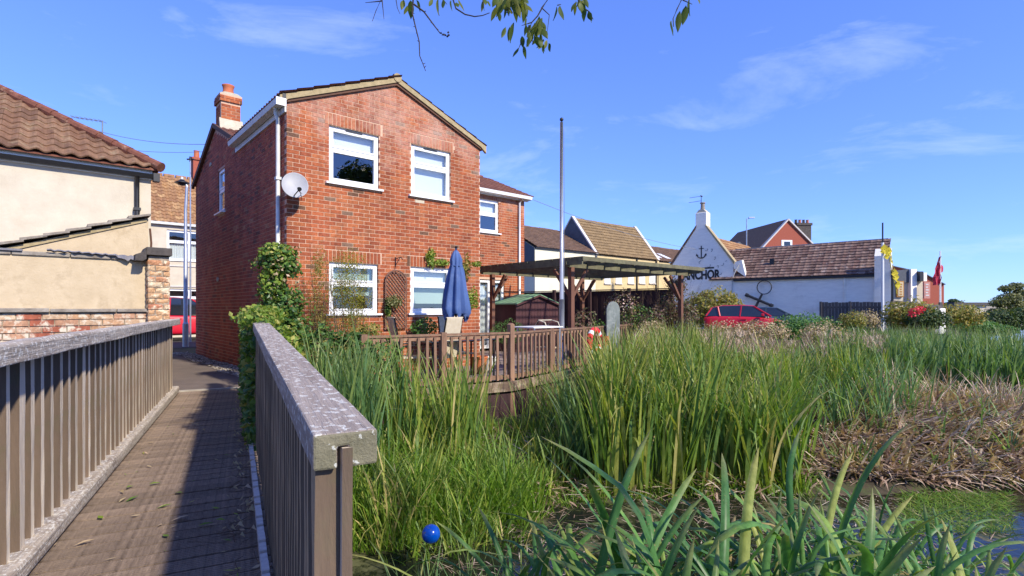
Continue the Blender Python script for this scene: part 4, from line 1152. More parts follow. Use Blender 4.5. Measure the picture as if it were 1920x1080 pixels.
# ------------------------------------------------------------------ left: rendered cottage with hipped pantile roof
def side_building():
    Bf = Frame(-6.77, 10.0)
    cot = thing('rendered_cottage', 'cream rendered cottage with brown pantile roof and black gutter left of the path', 'house', (Bf.o.x, Bf.o.y, 0), GA)
    E = 3.78
    MB().box(-9.0, 0.0, 0.0, 5.5, -0.2, E).build('wall', M['cream2'], cot)
    SL = 0.66
    Lr = 3.0
    up = Vector((0, 1, SL)).normalized()
    # soffit sheet under the tiles
    def slab2(mb, pts, t=0.03):
        P_ = [Vector(p) for p in pts]; n_ = len(P_)
        mb.add([tuple(p) for p in P_] + [(p.x, p.y, p.z + t) for p in P_], [tuple(reversed(range(n_))), tuple(range(n_, 2 * n_))] + [(i, (i + 1) % n_, n_ + (i + 1) % n_, n_ + i) for i in range(n_)])
    z0 = E + 0.08
    mb = MB()
    slab2(mb, [(-9.1, -0.14, z0), (0.1, -0.14, z0), (-2.65, 2.75, z0 + 2.89 * SL), (-9.1, 2.75, z0 + 2.89 * SL)])
    slab2(mb, [(0.1, -0.14, z0), (0.1, 5.6, z0), (-2.65, 2.75, z0 + 2.89 * SL)])
    slab2(mb, [(-9.1, 5.6, z0), (-9.1, 2.75, z0 + 2.89 * SL), (-2.65, 2.75, z0 + 2.89 * SL), (0.1, 5.6, z0)])
    mb.build('roof', M['tile_red'], cot)
    W_t, G_t = 0.225, 0.285
    sy = up.y
    lay_tiles(cot, 'roof_tile', (-7.0, -0.17, z0 + 0.035), (1, 0, 0), up, 7.1, 2.95 / sy, W_t, G_t, 0.048, M['tile'], M['tile_i'],
              keep=lambda x_, y_: x_ < 7.12 - y_ * sy + 0.08, n_obj=295, sort=lambda p: -(p[0] * 1.0), waves=1, seg=7, th=0.02, stuff_name='roof_tile_field')
    # side slope
    ups = Vector((-1, 0, SL)).normalized()
    lay_tiles(cot, 'roof_tile', (0.13, -0.1, z0 + 0.035), (0, 1, 0), ups, 5.6, 2.9 / (-ups.x), W_t, G_t, 0.048, M['tile_i'], M['tile_i'],
              keep=lambda x_, y_: (x_ > y_ * sy + .1) and (x_ < 5.6 - y_ * sy), waves=1, seg=6, stuff_name='side_tile_field')
    # hip tiles
    hp0 = Vector((0.14, -0.18, z0 + 0.07)); hp1 = Vector((-2.65, 2.75, z0 + 2.89 * SL + 0.10))
    d_ = (hp1 - hp0); n_ = 13
    hm = MB().tube([(0, 0, 0), (0.36, 0, 0)], [0.095, 0.085], 10).mesh('hip_tile', M['tile_red'])
    q_ = d_.to_track_quat('X', 'Z').to_euler()
    for i in range(n_):
        inst('hip_tile', hm, cot, hp0 + d_ * (i / n_) + Vector((0, 0, random.uniform(-.008, .012))), (q_.x, q_.y, q_.z + random.uniform(-.03, .03)))
    hm2 = MB().tube([(0, 0, 0), (0.4, 0, 0)], 0.10, 10).mesh('ridge_tile', M['tile_red'])
    for i in range(14): inst('ridge_tile', hm2, cot, (-2.7 - (i + 1) * 0.42, 2.75, z0 + 2.89 * SL + 0.05))
    MB().box(-9.0, 0.02, -0.035, -0.002, E - 0.08, E + 0.10).build('fascia', M['upvc'], cot)
    gm = MB(); gm.prism([(-0.15, E + .01), (-0.12, E - .06), (-0.06, E - .06), (-0.036, E + .01)], 'x', -9.0, 0.10); gm.build('gutter', M['black'], cot)
    gm = MB(); gm.box(0.02, 0.12, -0.17, -0.03, E - 0.12, E + 0.03); gm.build('gutter_outlet', M['black'], cot)
    gm = MB(); gm.tube([(-0.22, -0.09, E - .05), (-0.22, -0.06, E - .3), (-0.22, -0.06, 0.4)], 0.038, 10)
    pp_ = gm.build('downpipe', M['black'], cot, smooth=True)
    for z_ in (3.1, 2.3): MB().box(-0.275, -0.165, -0.11, -0.001, z_, z_ + 0.05).build('clip', M['black'], pp_)
    # television aerial on the hip
    a = thing('television_aerial', 'thin aerial standing on the cottage roof ridge', 'aerial', at(192, 262, 11.6))
    MB().tube([(0, 0, -0.3), (0, 0, 0.42)], 0.012, 6).build('mast', M['wire'], a)
    MB().tube([(0, 0, 0.40), (-0.68, 0.0, 0.50)], 0.008, 6).build('boom', M['wire'], a)
    for k in range(7): MB().tube([(-0.1 * k, -0.12, 0.40 + 0.015 * k), (-0.1 * k, 0.12, 0.40 + 0.015 * k)], 0.005, 5).build('rod', M['wire'], a)
    # lean-to parapet in front of the cottage
    x0_, z0_ = Bf.yplane(0, 463, -0.85); x1_, z1_ = Bf.yplane(278, 406, -0.85)
    lt = thing('lean_to', 'yellowed rendered lean-to wall with stepped tile coping against the cottage', 'outbuilding', (Bf.o.x, Bf.o.y, 0), GA)
    xe = x1_ ; sl_ = (z1_ - z0_) / (x1_ - x0_)
    zl = z1_ - sl_ * (xe + 4.2)
    MB().prism([(-4.2, -0.2), (xe, -0.2), (xe, z1_ - 0.04), (-4.2, zl - 0.04)], 'y', -0.85, -0.02).build('wall', M['cream'], lt)
    n_ = 15
    for i in range(n_):
        xa = -4.2 + (xe + 4.2) * i / n_; xb = -4.2 + (xe + 4.2) * (i + 1) / n_
        za = zl + sl_ * (xa + 4.2); zb = zl + sl_ * (xb + 4.2)
        t_ = random.uniform(0, .012)
        MB().prism([(xa - 0.02, za + .012 + t_), (xb + .03, zb - 0.0 + t_), (xb + .03, zb + 0.03 + t_), (xa - 0.02, za + 0.055 + t_)], 'y', -0.96 + random.uniform(-.01, .01), 0.0).build('coping_tile', M['stone'], lt)
    MB().prism([(-4.2, zl - .10), (xe - .02, z1_ - .09), (xe - .02, z1_ - .035), (-4.2, zl - .035)], 'y', -0.875, -0.85).build('coping_bed', M['verge'], lt)
    MB().tube([(xe + .03, -.80, z1_ - .2), (xe + .05, -.80, z1_ - .45), (xe + .03, -.80, z1_ - 0.9)], 0.018, 6).build('rusty_pipe', M['soffit'], lt)
side_building()

# ------------------------------------------------------------------ boundary wall with brick pier
def boundary():
    Wf = Frame(-6.336, 6.6)
    bw = thing('boundary_wall', 'cream rendered boundary wall on weathered brick with ledge and broken coping', 'wall', (Wf.o.x, Wf.o.y, 0), GA)
    xl, xr_ = -5.0, 1.62
    TOP = 1.97
    LZ = Wf.yplane(130, 579)[1]
    MB().box(xl, xr_, 0.0, 0.25, LZ, TOP).build('render', M['cream'], bw)
    MB().box(xl, xr_ + .1, 0.0 - 0.028, 0.25, -1.5, LZ - 0.03).build('mortar_bed', M['mortar_old'], bw)
    # stone ledge, in slabs
    x = xl
    while x < xr_:
        l = random.uniform(0.5, 0.75); e = min(x + l, xr_)
        MB().box(x + .004, e - .004, -0.085 + random.uniform(-.01, .01), 0.0, LZ - 0.045, LZ + random.uniform(.0, .01)).build('ledge_stone', M['stone'], bw, bevel=0.008); x = e
    bk = lay_bricks(xl, xr_ + .1, -1.0, LZ - 0.05, None, [], BL=0.245, BH=0.083, J=0.012)
    bk.sort(key=lambda q_: -q_[1] + (0 if q_[0] > -1.4 else 30))
    bm_ = [MB().box(-0.5, 0.5, 0, 0.1, -0.0355, 0.0355).mesh('brick', M['old_brick'])]
    for (xc, zc, l) in bk[:290]:
        inst('brick', bm_[0], bw, (xc, -0.045 + random.uniform(-.006, .006), zc), (0, 0, random.uniform(-.01, .01)), (l, 1, 1))
    # coping: stone course, lead sheet lifting off, slate pieces
    x = xl
    while x < xr_ - 0.02:
        l = random.uniform(0.35, 0.6); e = min(x + l, xr_)
        MB().box(x + .003, e - .003, -0.03 + random.uniform(-.008, .008), 0.28, TOP + .001, TOP + 0.045 + random.uniform(0, .02)).build('coping_stone', M['stone'], bw, bevel=0.01); x = e
    mb = MB(); n_ = 26
    xa, xb = Wf.yplane(88, 470)[0], Wf.yplane(250, 475)[0]
    for i in range(n_ + 1):
        x = xa + (xb - xa) * i / n_; k = i / n_
        y_ = -0.06 - 0.015 * math.sin(i * 1.7); z_ = TOP + 0.085 - 0.03 * k + 0.008 * math.sin(i * 2.3)
        dr = 0.012 + (0.085 * max(0, (k - 0.75) / 0.25) * (1 if k < 0.95 else .5))
        mb.v += [(x, 0.26, z_), (x, y_, z_), (x, y_ - .01, z_ - dr)]
    for i in range(n_):
        a = i * 3; mb.f += [(a, a + 3, a + 4, a + 1), (a + 1, a + 4, a + 5, a + 2)]
    o_ = mb.build('lead_sheet', M['lead'], bw); sm = o_.modifiers.new('thick', 'SOLIDIFY'); sm.thickness = 0.008
    MB().box(xl, Wf.yplane(42, 475)[0], -0.055, 0.26, TOP + 0.05, TOP + 0.075).build('slate_slab', M['lead'], bw)
    # pier
    p0, p1 = 1.50, 1.50 + 0.30
    PT = Wf.yplane(296, 481)[1]
    pr_ = thing('brick_pier', 'eroded tan brick pier with dark coping block at the end of the boundary wall', 'pier', (Wf.o.x, Wf.o.y, 0), GA)
    p0 = Wf.yplane(277, 500, -0.16)[0]; p1 = Wf.yplane(319, 500, -0.16)[0]
    MB().box(p0 + .01, p1 - .01, -0.15, 0.2, -1.4, PT - .01).build('core', M['mortar_old'], pr_)
    k = 0; z = -0.9
    M['pier_brick'] = brick_mat('eroded_tan_brick', False, [(0, (0.62, 0.38, 0.20)), (0.3, (0.55, 0.28, 0.15)), (0.55, (0.68, 0.50, 0.30)), (0.75, (0.48, 0.20, 0.11)), (0.9, (0.60, 0.42, 0.25))], worn=(0.66, 0.55, 0.38))
    rr2 = random.Random(8)
    def rough_brick():
        mb = MB()
        nx_, nz_ = 6, 3
        for j in range(nz_ + 1):
            for i in range(nx_ + 1):
                e = 1 if (i in (0, nx_) or j in (0, nz_)) else 0
                mb.v.append((-0.5 + i / nx_, rr2.uniform(-0.006, 0.006) + e * rr2.uniform(0.004, 0.014), (-0.5 + j / nz_) * 0.068 + rr2.uniform(-.003, .003)))
        for j in range(nz_):
            for i in range(nx_):
                a = j * (nx_ + 1) + i; mb.f.append((a, a + 1, a + nx_ + 2, a + nx_ + 1))
        b0 = len(mb.v); mb.v += [(-.5, .08, -.034), (.5, .08, -.034), (.5, .08, .034), (-.5, .08, .034)]
        c0, c1, c2, c3 = 0, nx_, (nz_ + 1) * (nx_ + 1) - 1, nz_ * (nx_ + 1)
        mb.f += [(c0, b0, b0 + 1, c1), (c1, b0 + 1, b0 + 2, c2), (c2, b0 + 2, b0 + 3, c3), (c3, b0 + 3, b0, c0)]
        return mb.mesh('brick', M['pier_brick'])
    rbk = [rough_brick() for _ in range(5)]
    while z < PT - 0.06:
        wd = p1 - p0
        cuts = [(p0, p0 + wd * .34), (p0 + wd * .34, p1)] if k % 2 else [(p0, p0 + wd * .68), (p0 + wd * .68, p1)]
        for (a, b_) in cuts:
            inst('brick', rbk[rr2.randrange(5)], pr_, ((a + b_) / 2, -0.165 + rr2.uniform(-.008, .008), z + .037), (0, 0, rr2.uniform(-.03, .03)), (b_ - a - 0.012, 1, 1))
        for (a, b_) in ((-0.15, 0.03), (0.03, 0.2)):
            inst('brick', rbk[rr2.randrange(5)], pr_, (p1 + .002, (a + b_) / 2, z + .037), (0, 0, math.pi / 2), (b_ - a - 0.012, 1, 1))
            inst('brick', rbk[rr2.randrange(5)], pr_, (p0 - .002, (a + b_) / 2, z + .037), (0, 0, -math.pi / 2), (b_ - a - 0.012, 1, 1))
        z += 0.078; k += 1
    MB().box(p0 - 0.02, p1 + 0.02, -0.21, 0.25, PT - .0, PT + 0.11).build('coping_block', M['stone_dark'], pr_, bevel=0.008)
    lx = Wf.yplane(252, 520, -0.2)[0]
    MB().prism([(p0 - .022, PT + .10), (p0 - .022, PT - .06), (p0 - .06, PT - .09), (lx, PT - .09), (lx + .01, PT - 0.0), (lx + .1, PT + 0.035)], 'y', -0.24, 0.2).build('coping_block', M['stone_dark'], pr_, bevel=0.006)
boundary()

# ------------------------------------------------------------------ terrace across the street
def simple_windows(Bf, par, rects, y=0.0, bars=True, vb=True, cur='curtain'):
    for (x0, x1, z0, z1) in rects:
        window(par, x0, x1, z0, z1, y + 0.03, bars=[z0 + (z1 - z0) * .62] if bars else [], vbars=[(x0 + x1) / 2] if vb else [], frame=0.06, vent=False,
               curtain=[(M['curtain'], x0 + .05, x1 - .05, z0, z0 + (z1 - z0) * .6, True), (M['dark_room'], x0, x1, z0, z1, False)][:1 if cur == 'curtain' else 0])
def terrace():
    o_ = at(350, 578, 24.2)
    T_ = Frame(o_.x, o_.y)
    t = thing('terraced_house', 'pale rendered terraced house with tan tiled roof across the street behind the lamp post', 'house', (T_.o.x, T_.o.y, 0), GA)
    ez = T_.yplane(330, 421)[1]; rz_ = ez
    wa = W4(T_, 313, 430, 372, 490); wb_ = W4(T_, 314, 541, 372, 585)
    wa[1] = wa[0] + 1.75; wb_[1] = wb_[0] + 1.75
    others = [(wa[0] + k * 4.2, wa[1] + k * 4.2, wa[2], wa[3]) for k in (-2, -1, 1, 2)] + [(wb_[0] + k * 4.2, wb_[1] + k * 4.2, wb_[2], wb_[3]) for k in (-2, -1, 1, 2)]
    ops = [tuple(wa), tuple(wb_)] + others
    mb = MB(); wall_panel(mb, (0, 0, 0), (1, 0, 0), -9, 9, -0.1, ez, ops, (0, -1, 0), depth=0.15)
    mb.box(-9, 9, 1.2, 1.3, -0.1, ez)
    mb.box(-9, -8.9, 0.01, 7, -0.1, ez - .01).box(8.9, 9, 0.01, 7, -0.1, ez - .01)
    mb.build('wall', M['cream2'], t)
    simple_windows(T_, t, ops, 0.05)
    for z_, h_ in ((wa[2] - 0.28, 0.05), (wb_[3] + 0.08, 0.06), ): MB().box(-9, 9, -0.04, -0.002, z_, z_ + h_).build('string_course', M['cable_white'], t)
    MB().box(-9, 9, -.17, -.02, ez - .05, ez + .06).build('gutter', M['gutter'], t)
    pit = 0.95
    up = Vector((0, 1, pit)).normalized()
    ln = (T_.yplane(300, 331, 2.9)[1] - ez) / pit / up.y
    mb = MB(); mb.add([(-9, -.1, ez), (9, -.1, ez), (9, ln * up.y, ez + ln * up.z), (-9, ln * up.y, ez + ln * up.z), (9, ln * up.y * 2, ez), (-9, ln * up.y * 2, ez)], [(0, 1, 2, 3), (3, 2, 4, 5)])
    mb.build('roof', M['tile_tan'], t)
    lay_tiles(t, 'roof_tile', (-9, -.12, ez + .03), (1, 0, 0), up, 18, ln, 0.26, 0.27, 0.06, M['tile_tan'], M['tile_tan'], waves=1, seg=5, th=0.03, stuff_name='roof_tile_field')
    rm_ = MB().tube([(0, 0, 0), (0.45, 0, 0)], 0.12, 8).mesh('ridge_tile', M['tile_tan'])
    for k in range(36): inst('ridge_tile', rm_, t, (-9 + k * 0.5, ln * up.y, ez + ln * up.z + .04))
    cx = T_.yplane(372, 300, 2.9)[0]
    c = MB().box(cx - .3, cx + .5, ln * up.y - .3, ln * up.y + .3, ez + 1.6, ez + ln * up.z + 1.0).build('chimney', M['brick_far'], t)
    MB().box(cx - .36, cx + .56, ln * up.y - .36, ln * up.y + .36, ez + ln * up.z + 1.0, ez + ln * up.z + 1.12).build('corbel', M['brick_far'], c)
    for k in (-.1, .3): MB().lathe([(.13, 0), (.12, .35), (.14, .4), (.09, .4)], (cx + k, ln * up.y, ez + ln * up.z + 1.12), 10).build('chimney_pot', M['terracotta'], c)
def W4(Fr, u0, v0, u1, v1, s=0.0):
    x0_, z1_ = Fr.yplane(u0, v0, s); x1_, z0_ = Fr.yplane(u1, v1, s)
    return [x0_, x1_, z0_, z1_]
terrace()

def street_lamp():
    P = at(348, 650, 18.0); P.z = 0.0
    l = thing('street_lamp', 'tall grey street lamp at the end of the footpath', 'street lamp', P)
    MB().tube([(0, 0, 0), (0, 0, 0.78)], 0.095, 12).build('base', M['galv'], l, smooth=False)
    MB().tube([(0, 0, 0.76), (0, 0, 0.84), (0, 0, 3.3), (0, 0, 3.36), (0.0, 0, 4.6), (0.04, 0, 5.35), (0.05, 0, 5.42), (0.0, 0, 5.5), (-0.04, 0, 5.5)], [0.09, 0.065, 0.065, 0.05, 0.048, 0.042, 0.04, 0.035, 0.03], 12).build('pole', M['galv'], l, smooth=True)
    MB().lathe([(0.0, 0.13), (0.07, 0.12), (0.10, 0.07), (0.22, 0.02), (0.22, 0.0), (0.16, -.01), (0.12, -0.06), (0.0, -0.09)], (-0.12, 0, 5.52), 16).build('lantern', M['black'], l, smooth=True)
    MB().lathe([(0.0, .09), (.035, .08), (.04, .0)], (-0.12, 0, 5.65), 10).build('sensor', M['lamp_white'], l)
    p2 = at(357, 595, 20.4); p2.z = 0
    l2 = thing('mast', 'thin pale pole with cross finial behind the street lamp', 'pole', p2)
    MB().tube([(0, 0, 0), (0, 0, 7.0)], [0.035, 0.022], 8).build('pole', M['galv'], l2)
    MB().tube([(-.13, 0, 7.0), (.13, 0, 7.0)], 0.03, 6).tube([(0, 0, 6.95), (0, 0, 7.1)], 0.04, 6).build('finial', M['black'], l2)
street_lamp()

# ------------------------------------------------------------------ cars
def make_car(name, label, paint, loc, rz, Lc=4.1, Wc=1.75, Hc=1.46, suv=False):
    c = thing(name, label, 'car', loc, rz)
    h = Hc
    zb = 0.22
    # stations along x (0 = tail, 1 = nose): lower body half width, sill, shoulder heights
    st = [(0.0, .74, .40, .86), (0.02, .84, .32, .93), (0.10, .88, .26, .97), (0.30, .885, .22, .97), (0.55, .885, .22, .95), (0.72, .88, .24, .92), (0.86, .86, .26, .82), (0.95, .80, .30, .72), (1.0, .62, .38, .60)]
    if suv: st = [(a, b_, cc_, d * 1.1) for a, b_, cc_, d in st]
    mb = MB(); n_ = 10
    for (a, hw, zl, zh) in st:
        x = (a - .5) * Lc; k = Wc / 1.77
        ring = [(-hw * k * .92, zl), (-hw * k, zl + .12), (-hw * k * 1.0, (zl + zh) / 2), (-hw * k * .97, zh - .05), (-hw * k * .88, zh), (hw * k * .88, zh), (hw * k * .97, zh - .05), (hw * k, (zl + zh) / 2), (hw * k, zl + .12), (hw * k * .92, zl)]
        mb.v += [(x, y_, z_) for y_, z_ in ring]
    for i in range(len(st) - 1):
        for j in range(n_):
            a = i * n_ + j; b_ = i * n_ + (j + 1) % n_
            mb.f.append((a, a + n_, b_ + n_, b_))
    mb.f.append(tuple(range(n_))); mb.f.append(tuple((len(st) - 1) * n_ + j for j in reversed(range(n_))))
    body = mb.build('body', paint, c, smooth=True); sb = body.modifiers.new('s', 'SUBSURF'); sb.levels = 1; sb.render_levels = 2
    sh = .95 * (1.1 if suv else 1)
    # greenhouse: glass block under a painted roof, with pillars
    gx = [(-.47, sh), (-.40, h - .10), (-.28, h - .02), (-.05, h), (.10, h - .03), (.30, sh - .02)]
    if suv: gx = [(-.48, sh), (-.46, h - .06), (-.30, h), (0, h), (.12, h - .04), (.30, sh)]
    mb = MB(); wt_, wb2 = Wc * .36, Wc * .45
    def hw_at(z_): return wb2 + (wt_ - wb2) * (z_ - sh) / (h - sh)
    for (a, z_) in gx: mb.v += [(a * Lc, -hw_at(z_), z_ - .012), (a * Lc, hw_at(z_), z_ - .012)]
    k = len(gx)
    for i in range(k - 1): mb.f.append((2 * i, 2 * i + 1, 2 * i + 3, 2 * i + 2))
    mb.f.append(tuple(2 * i for i in range(k))); mb.f.append(tuple(2 * i + 1 for i in reversed(range(k))))
    mb.build('windows', M['glass_dark'], c)
    mb = MB()
    rid = [p for p in gx if p[1] > h - .11]
    rp_ = [(a * Lc, hw_at(z_), z_) for a, z_ in rid]
    for (a, y_, z_) in rp_: mb.v += [(a, -y_ * 1.01, z_ - .03), (a, -y_ * .9, z_ + .004), (a, 0, z_ + .02), (a, y_ * .9, z_ + .004), (a, y_ * 1.01, z_ - .03)]
    for i in range(len(rp_) - 1):
        for j in range(4):
            a = i * 5 + j; mb.f.append((a, a + 1, a + 6, a + 5))
    mb.build('roof', paint, c, smooth=True)
    for sgn in (-1, 1):
        mb = MB()
        for (a0, z0_), (a1, z1_) in ((gx[-1], gx[-2]), (gx[0], gx[1])):
            mb.bar((a0 * Lc, sgn * hw_at(z0_), z0_), (a1 * Lc, sgn * hw_at(z1_) * 1.0, z1_ - .02), .07, .05)
        xm = -.06 * Lc
        mb.bar((xm, sgn * (hw_at(sh) + .004), sh - .02), (xm + .06, sgn * (hw_at(h) + .002), h - .04), .05, .05)
        xm = -.33 * Lc
        mb.bar((xm + .1, sgn * (hw_at(sh) + .004), sh - .02), (xm + .0, sgn * (hw_at(h - .1) + .002), h - .08), .05, .10)
        mb.build('pillar', paint, c)
        MB().box(.19 * Lc, .19 * Lc + .12, sgn * Wc * .5, sgn * Wc * .5 + sgn * .17, sh + .0, sh + .12).build('door_mirror', paint, c, bevel=0.02)
        for xa in (-.06, .20):
            MB().box(xa * Lc - .004, xa * Lc + .004, sgn * Wc * .497 - .004, sgn * Wc * .503, .35, sh - .06).build('door_gap', M['black'], c)
        MB().box(-.04 * Lc, .03 * Lc, sgn * Wc * .495, sgn * Wc * .495 + sgn * .02, sh - .16, sh - .13).build('door_handle', paint, c)
        MB().lathe([(0, .02), (.10, .015), (.12, -.02), (0, -.03)], (0, 0, 0), 12).build('headlight', M['lamp_white'], c, (.455 * Lc, sgn * Wc * .36, .66 * (1.1 if suv else 1)), (0, R(75), 0))
        MB().box(-.5 * Lc + .02, -.5 * Lc + .10, sgn * Wc * .34, sgn * Wc * .45, .72, .90).build('tail_light', M['lamp_red'], c, bevel=.02)
    MB().box(-.503 * Lc, -.49 * Lc, -.26, .26, .48, .59).build('number_plate', M['flag_yellow'], c)
    MB().box(.485 * Lc, .50 * Lc, -.26, .26, .42, .53).build('number_plate', M['white_plastic'], c)
    wm = None
    for (xa, sgn) in ((-.315, -1), (-.315, 1), (.315, -1), (.315, 1)):
        w_ = MB().lathe([(.16, -.09), (.29, -.09), (.315, -.06), (.315, .06), (.29, .09), (.16, .09)], (0, 0, 0), 20).build('wheel', M['tyre'], c, (xa * Lc, sgn * (Wc * .5 - .10), .315), (R(90), 0, 0), smooth=True)
        mb = MB().lathe([(0, .05), (.05, .06), (.20, .03), (.215, .085)], (0, 0, 0), 20)
        rm__ = mb.build('rim', M['rim'], w_, (0, 0, 0), (R(180) if sgn > 0 else 0, 0, 0))
    return c
pc = at(335, 600, 21.3)
make_car('parked_car', 'red car parked across the path end below the terrace windows', M['red_paint'], (pc.x - 0.2, pc.y, 0), GA, suv=True, Hc=1.72, Lc=4.4)
pc = at(1398, 600, 24.8)
make_car('parked_car', 'red hatchback parked in front of the bush and white pub', M['red_paint'], (pc.x, pc.y, 0.0), R(-26), Hc=1.44, Lc=3.55, Wc=1.65)
pc = at(1440, 590, 27.0)
make_car('parked_car', 'dark teal car parked between the red hatchback and the white wall', M['dark_paint'], (pc.x, pc.y, 0.0), R(-20), Hc=1.36, Lc=3.4, Wc=1.6)

# ------------------------------------------------------------------ things fixed to the house
def house_things():
    c = at(553, 349, 9.25)
    d = thing('satellite_dish', 'grey satellite dish fixed near the left corner of the brick gable', 'satellite dish', c)
    # face direction: up, left-front of the wall
    aim = Vector((0.42, -0.86, 0.30)).normalized()
    qd = aim.to_track_quat('Z', 'Y').to_euler()
    mb = MB(); prof = [(0.0, 0.0), (0.06, 0.003), (0.12, 0.012), (0.17, 0.026), (0.205, 0.04), (0.215, 0.046), (0.218, 0.04), (0.19, 0.02), (0.12, 0.0), (0.0, -0.012)]
    mb.lathe(prof, (0, 0, 0), 28)
    dd = mb.build('reflector', M['dish'], d, (0, 0, 0), qd, smooth=True); dd.scale = (1, 1.12, 1)
    lnb = Vector((0.20, -0.30, -0.12))
    MB().tube([Vector((-.02, -.03, -.19)), lnb + Vector((-.03, .02, -.02))], 0.010, 6).build('arm', M['black'], d)
    MB().tube([Vector((.14, -.05, -.14)), lnb + Vector((-.03, .02, -.02))], 0.007, 6).build('strut', M['galv'], d)
    mb = MB(); mb.tube([lnb, lnb + (Vector((0, 0, 0)) - lnb).normalized() * 0.10], [0.036, 0.022], 10); mb.build('receiver', M['black'], d)
    MB().tube([lnb + Vector((0, 0, -0.02)), lnb + Vector((.01, .05, -.11)), lnb + Vector((-0.03, .14, -.17))], 0.005, 5).build('cable', M['black'], d)
    wp = HW(0.20, 0.0)
    MB().tube([Vector((0.0, 0.03, -0.02)), Vector((wp.x - c.x, wp.y - c.y + .0, -0.06))], 0.018, 8).build('bracket', M['galv'], d)
    # trellis with arched top
    xa, zt = H.yplane(723, 506, -0.06); xb, zb2 = H.yplane(762, 618, -0.06)
    zb2 = max(zb2, 0.9)
    t = thing('trellis', 'arched brown lattice trellis panel on the brick wall between two lower windows', 'trellis', (H.o.x, H.o.y, 0), GA)
    w_ = xb - xa; cx = (xa + xb) / 2; r_ = w_ / 2; za = zt - r_ * 0.9
    pts = [(xa, -0.06, zb2), (xa, -0.06, za)] + [(cx - r_ * math.cos(a), -0.06, za + r_ * .9 * math.sin(a)) for a in np.linspace(0.3, math.pi - .3, 9)] + [(xb, -0.06, za), (xb, -0.06, zb2), (xa, -.06, zb2)]
    MB().tube(pts, 0.016, 6).build('frame', M['trellis'], t)
    def inside(x, z):
        if x < xa or x > xb or z < zb2: return False
        return z < za or ((x - cx) / r_) ** 2 + ((z - za) / (r_ * .9)) ** 2 < 1
    for sg in (1, -1):
        k = -3.0
        while k < 3.0:
            seg = []
            for i in range(160):
                z = zb2 + (zt - zb2) * i / 159; x = cx + k + sg * (z - zb2) * 0.85
                if inside(x, z): seg.append((x, z))
            if len(seg) > 3:
                MB().bar((seg[0][0], -0.06 + sg * .006, seg[0][1]), (seg[-1][0], -0.06 + sg * .006, seg[-1][1]), 0.012, 0.014).build('slat', M['trellis'], t)
            k += 0.072
    # hanging bracket
    x_, z_ = H.yplane(741, 487, 0.0)
    b_ = thing('basket_bracket', 'black iron hanging bracket on the wall above the trellis', 'bracket', (H.o.x, H.o.y, 0), GA)
    MB().tube([(x_, -.01, z_ + .05), (x_, -.01, z_ - .14)], .010, 6).tube([(x_, -.01, z_ + .02), (x_ + .02, -.2, z_ + .04), (x_ + .02, -.27, z_ - .02)], .008, 6).tube([(x_, -.01, z_ - .12), (x_ + .02, -.16, z_ + .03)], .006, 6).build('bracket_arm', M['black'], b_)
    # aerial behind the gable's right slope
    a = thing('television_aerial', 'small aerial rising behind the right slope of the brick gable', 'aerial', HW(6.2, 4.2, 5.35))
    MB().tube([(0, 0, 0), (0, 0, .62)], .012, 6).build('mast', M['wire'], a)
    MB().tube([(0, 0, .55), (-.45, -.1, .60)], .008, 5).build('boom', M['wire'], a)
    for k in range(6): MB().tube([(-.08 * k, -.1, .55 + .01 * k), (-.08 * k + .03, .12, .56 + .01 * k)], .004, 4).build('rod', M['wire'], a)
    MB().tube([(0, 0, .42), (0.07, 0, .52)], .02, 6).tube([(-.1, 0, .62), (.12, 0, .46)], .008, 5).build('clamp', M['black'], a)
house_things()

# ------------------------------------------------------------------ patio fence
def fence_run(f, P, Q, z_top, z_bot, n, post_ends, skip=()):
    d = (Q - P); Ln = d.length; d.normalize(); ang = math.atan2(d.y, d.x)
    MB().bar(P + Vector((0, 0, z_top - .02)), Q + Vector((0, 0, z_top - .02)), 0.085, 0.035).build('rail', M['wood_patio'], f)
    MB().bar(P + Vector((0, 0, z_top - .075)), Q + Vector((0, 0, z_top - .075)), 0.035, 0.06).build('rail', M['wood_patio'], f)
    MB().bar(P + Vector((0, 0, z_bot + .05)), Q + Vector((0, 0, z_bot + .05)), 0.04, 0.07).build('rail', M['wood_patio'], f)
    me = bal_mesh('picket', 0.044, 0.03, z_top - .06 - z_bot, M['wood_patio'], 40)
    n_ = int(Ln / n)
    nd = Vector((d.y, -d.x, 0)) * 0.036
    for i in range(1, n_):
        inst('picket', me, f, P + d * (Ln * i / n_) + nd + Vector((0, 0, z_bot)), (0, random.uniform(-.012, .012), ang + random.uniform(-.05, .05)))
fn = thing('patio_fence', 'low brown picket balustrade along the patio edge above the reeds', 'fence', (0, 0, 0))
FT = 0.875
fence_run(fn, FA, FB, FT, 0.02, 0.148, True)
fence_run(fn, FB + Vector((.02, .03, 0)), FC, FT, 0.02, 0.148, True)
fn2 = []
pmx = MB().box(-.05, .05, -.05, .05, -1.3, FT + .02).mesh('post', M['wood_patio'])
pmt = MB().box(-.048, .048, -.048, .048, -1.3, FT + .13).prism([(-.048, FT + .13), (.048, FT + .13), (0, FT + .16)], 'y', -.048, .048).mesh('post', M['wood_patio'])
for k, P in enumerate([FA, FA.lerp(FB, .5), FB, FB.lerp(FC, .17), FB.lerp(FC, .34), FB.lerp(FC, .51), FB.lerp(FC, .68), FB.lerp(FC, .85), FC]):
    inst('post', pmt if k == 2 else pmx, fn, P, (0, 0, GA))
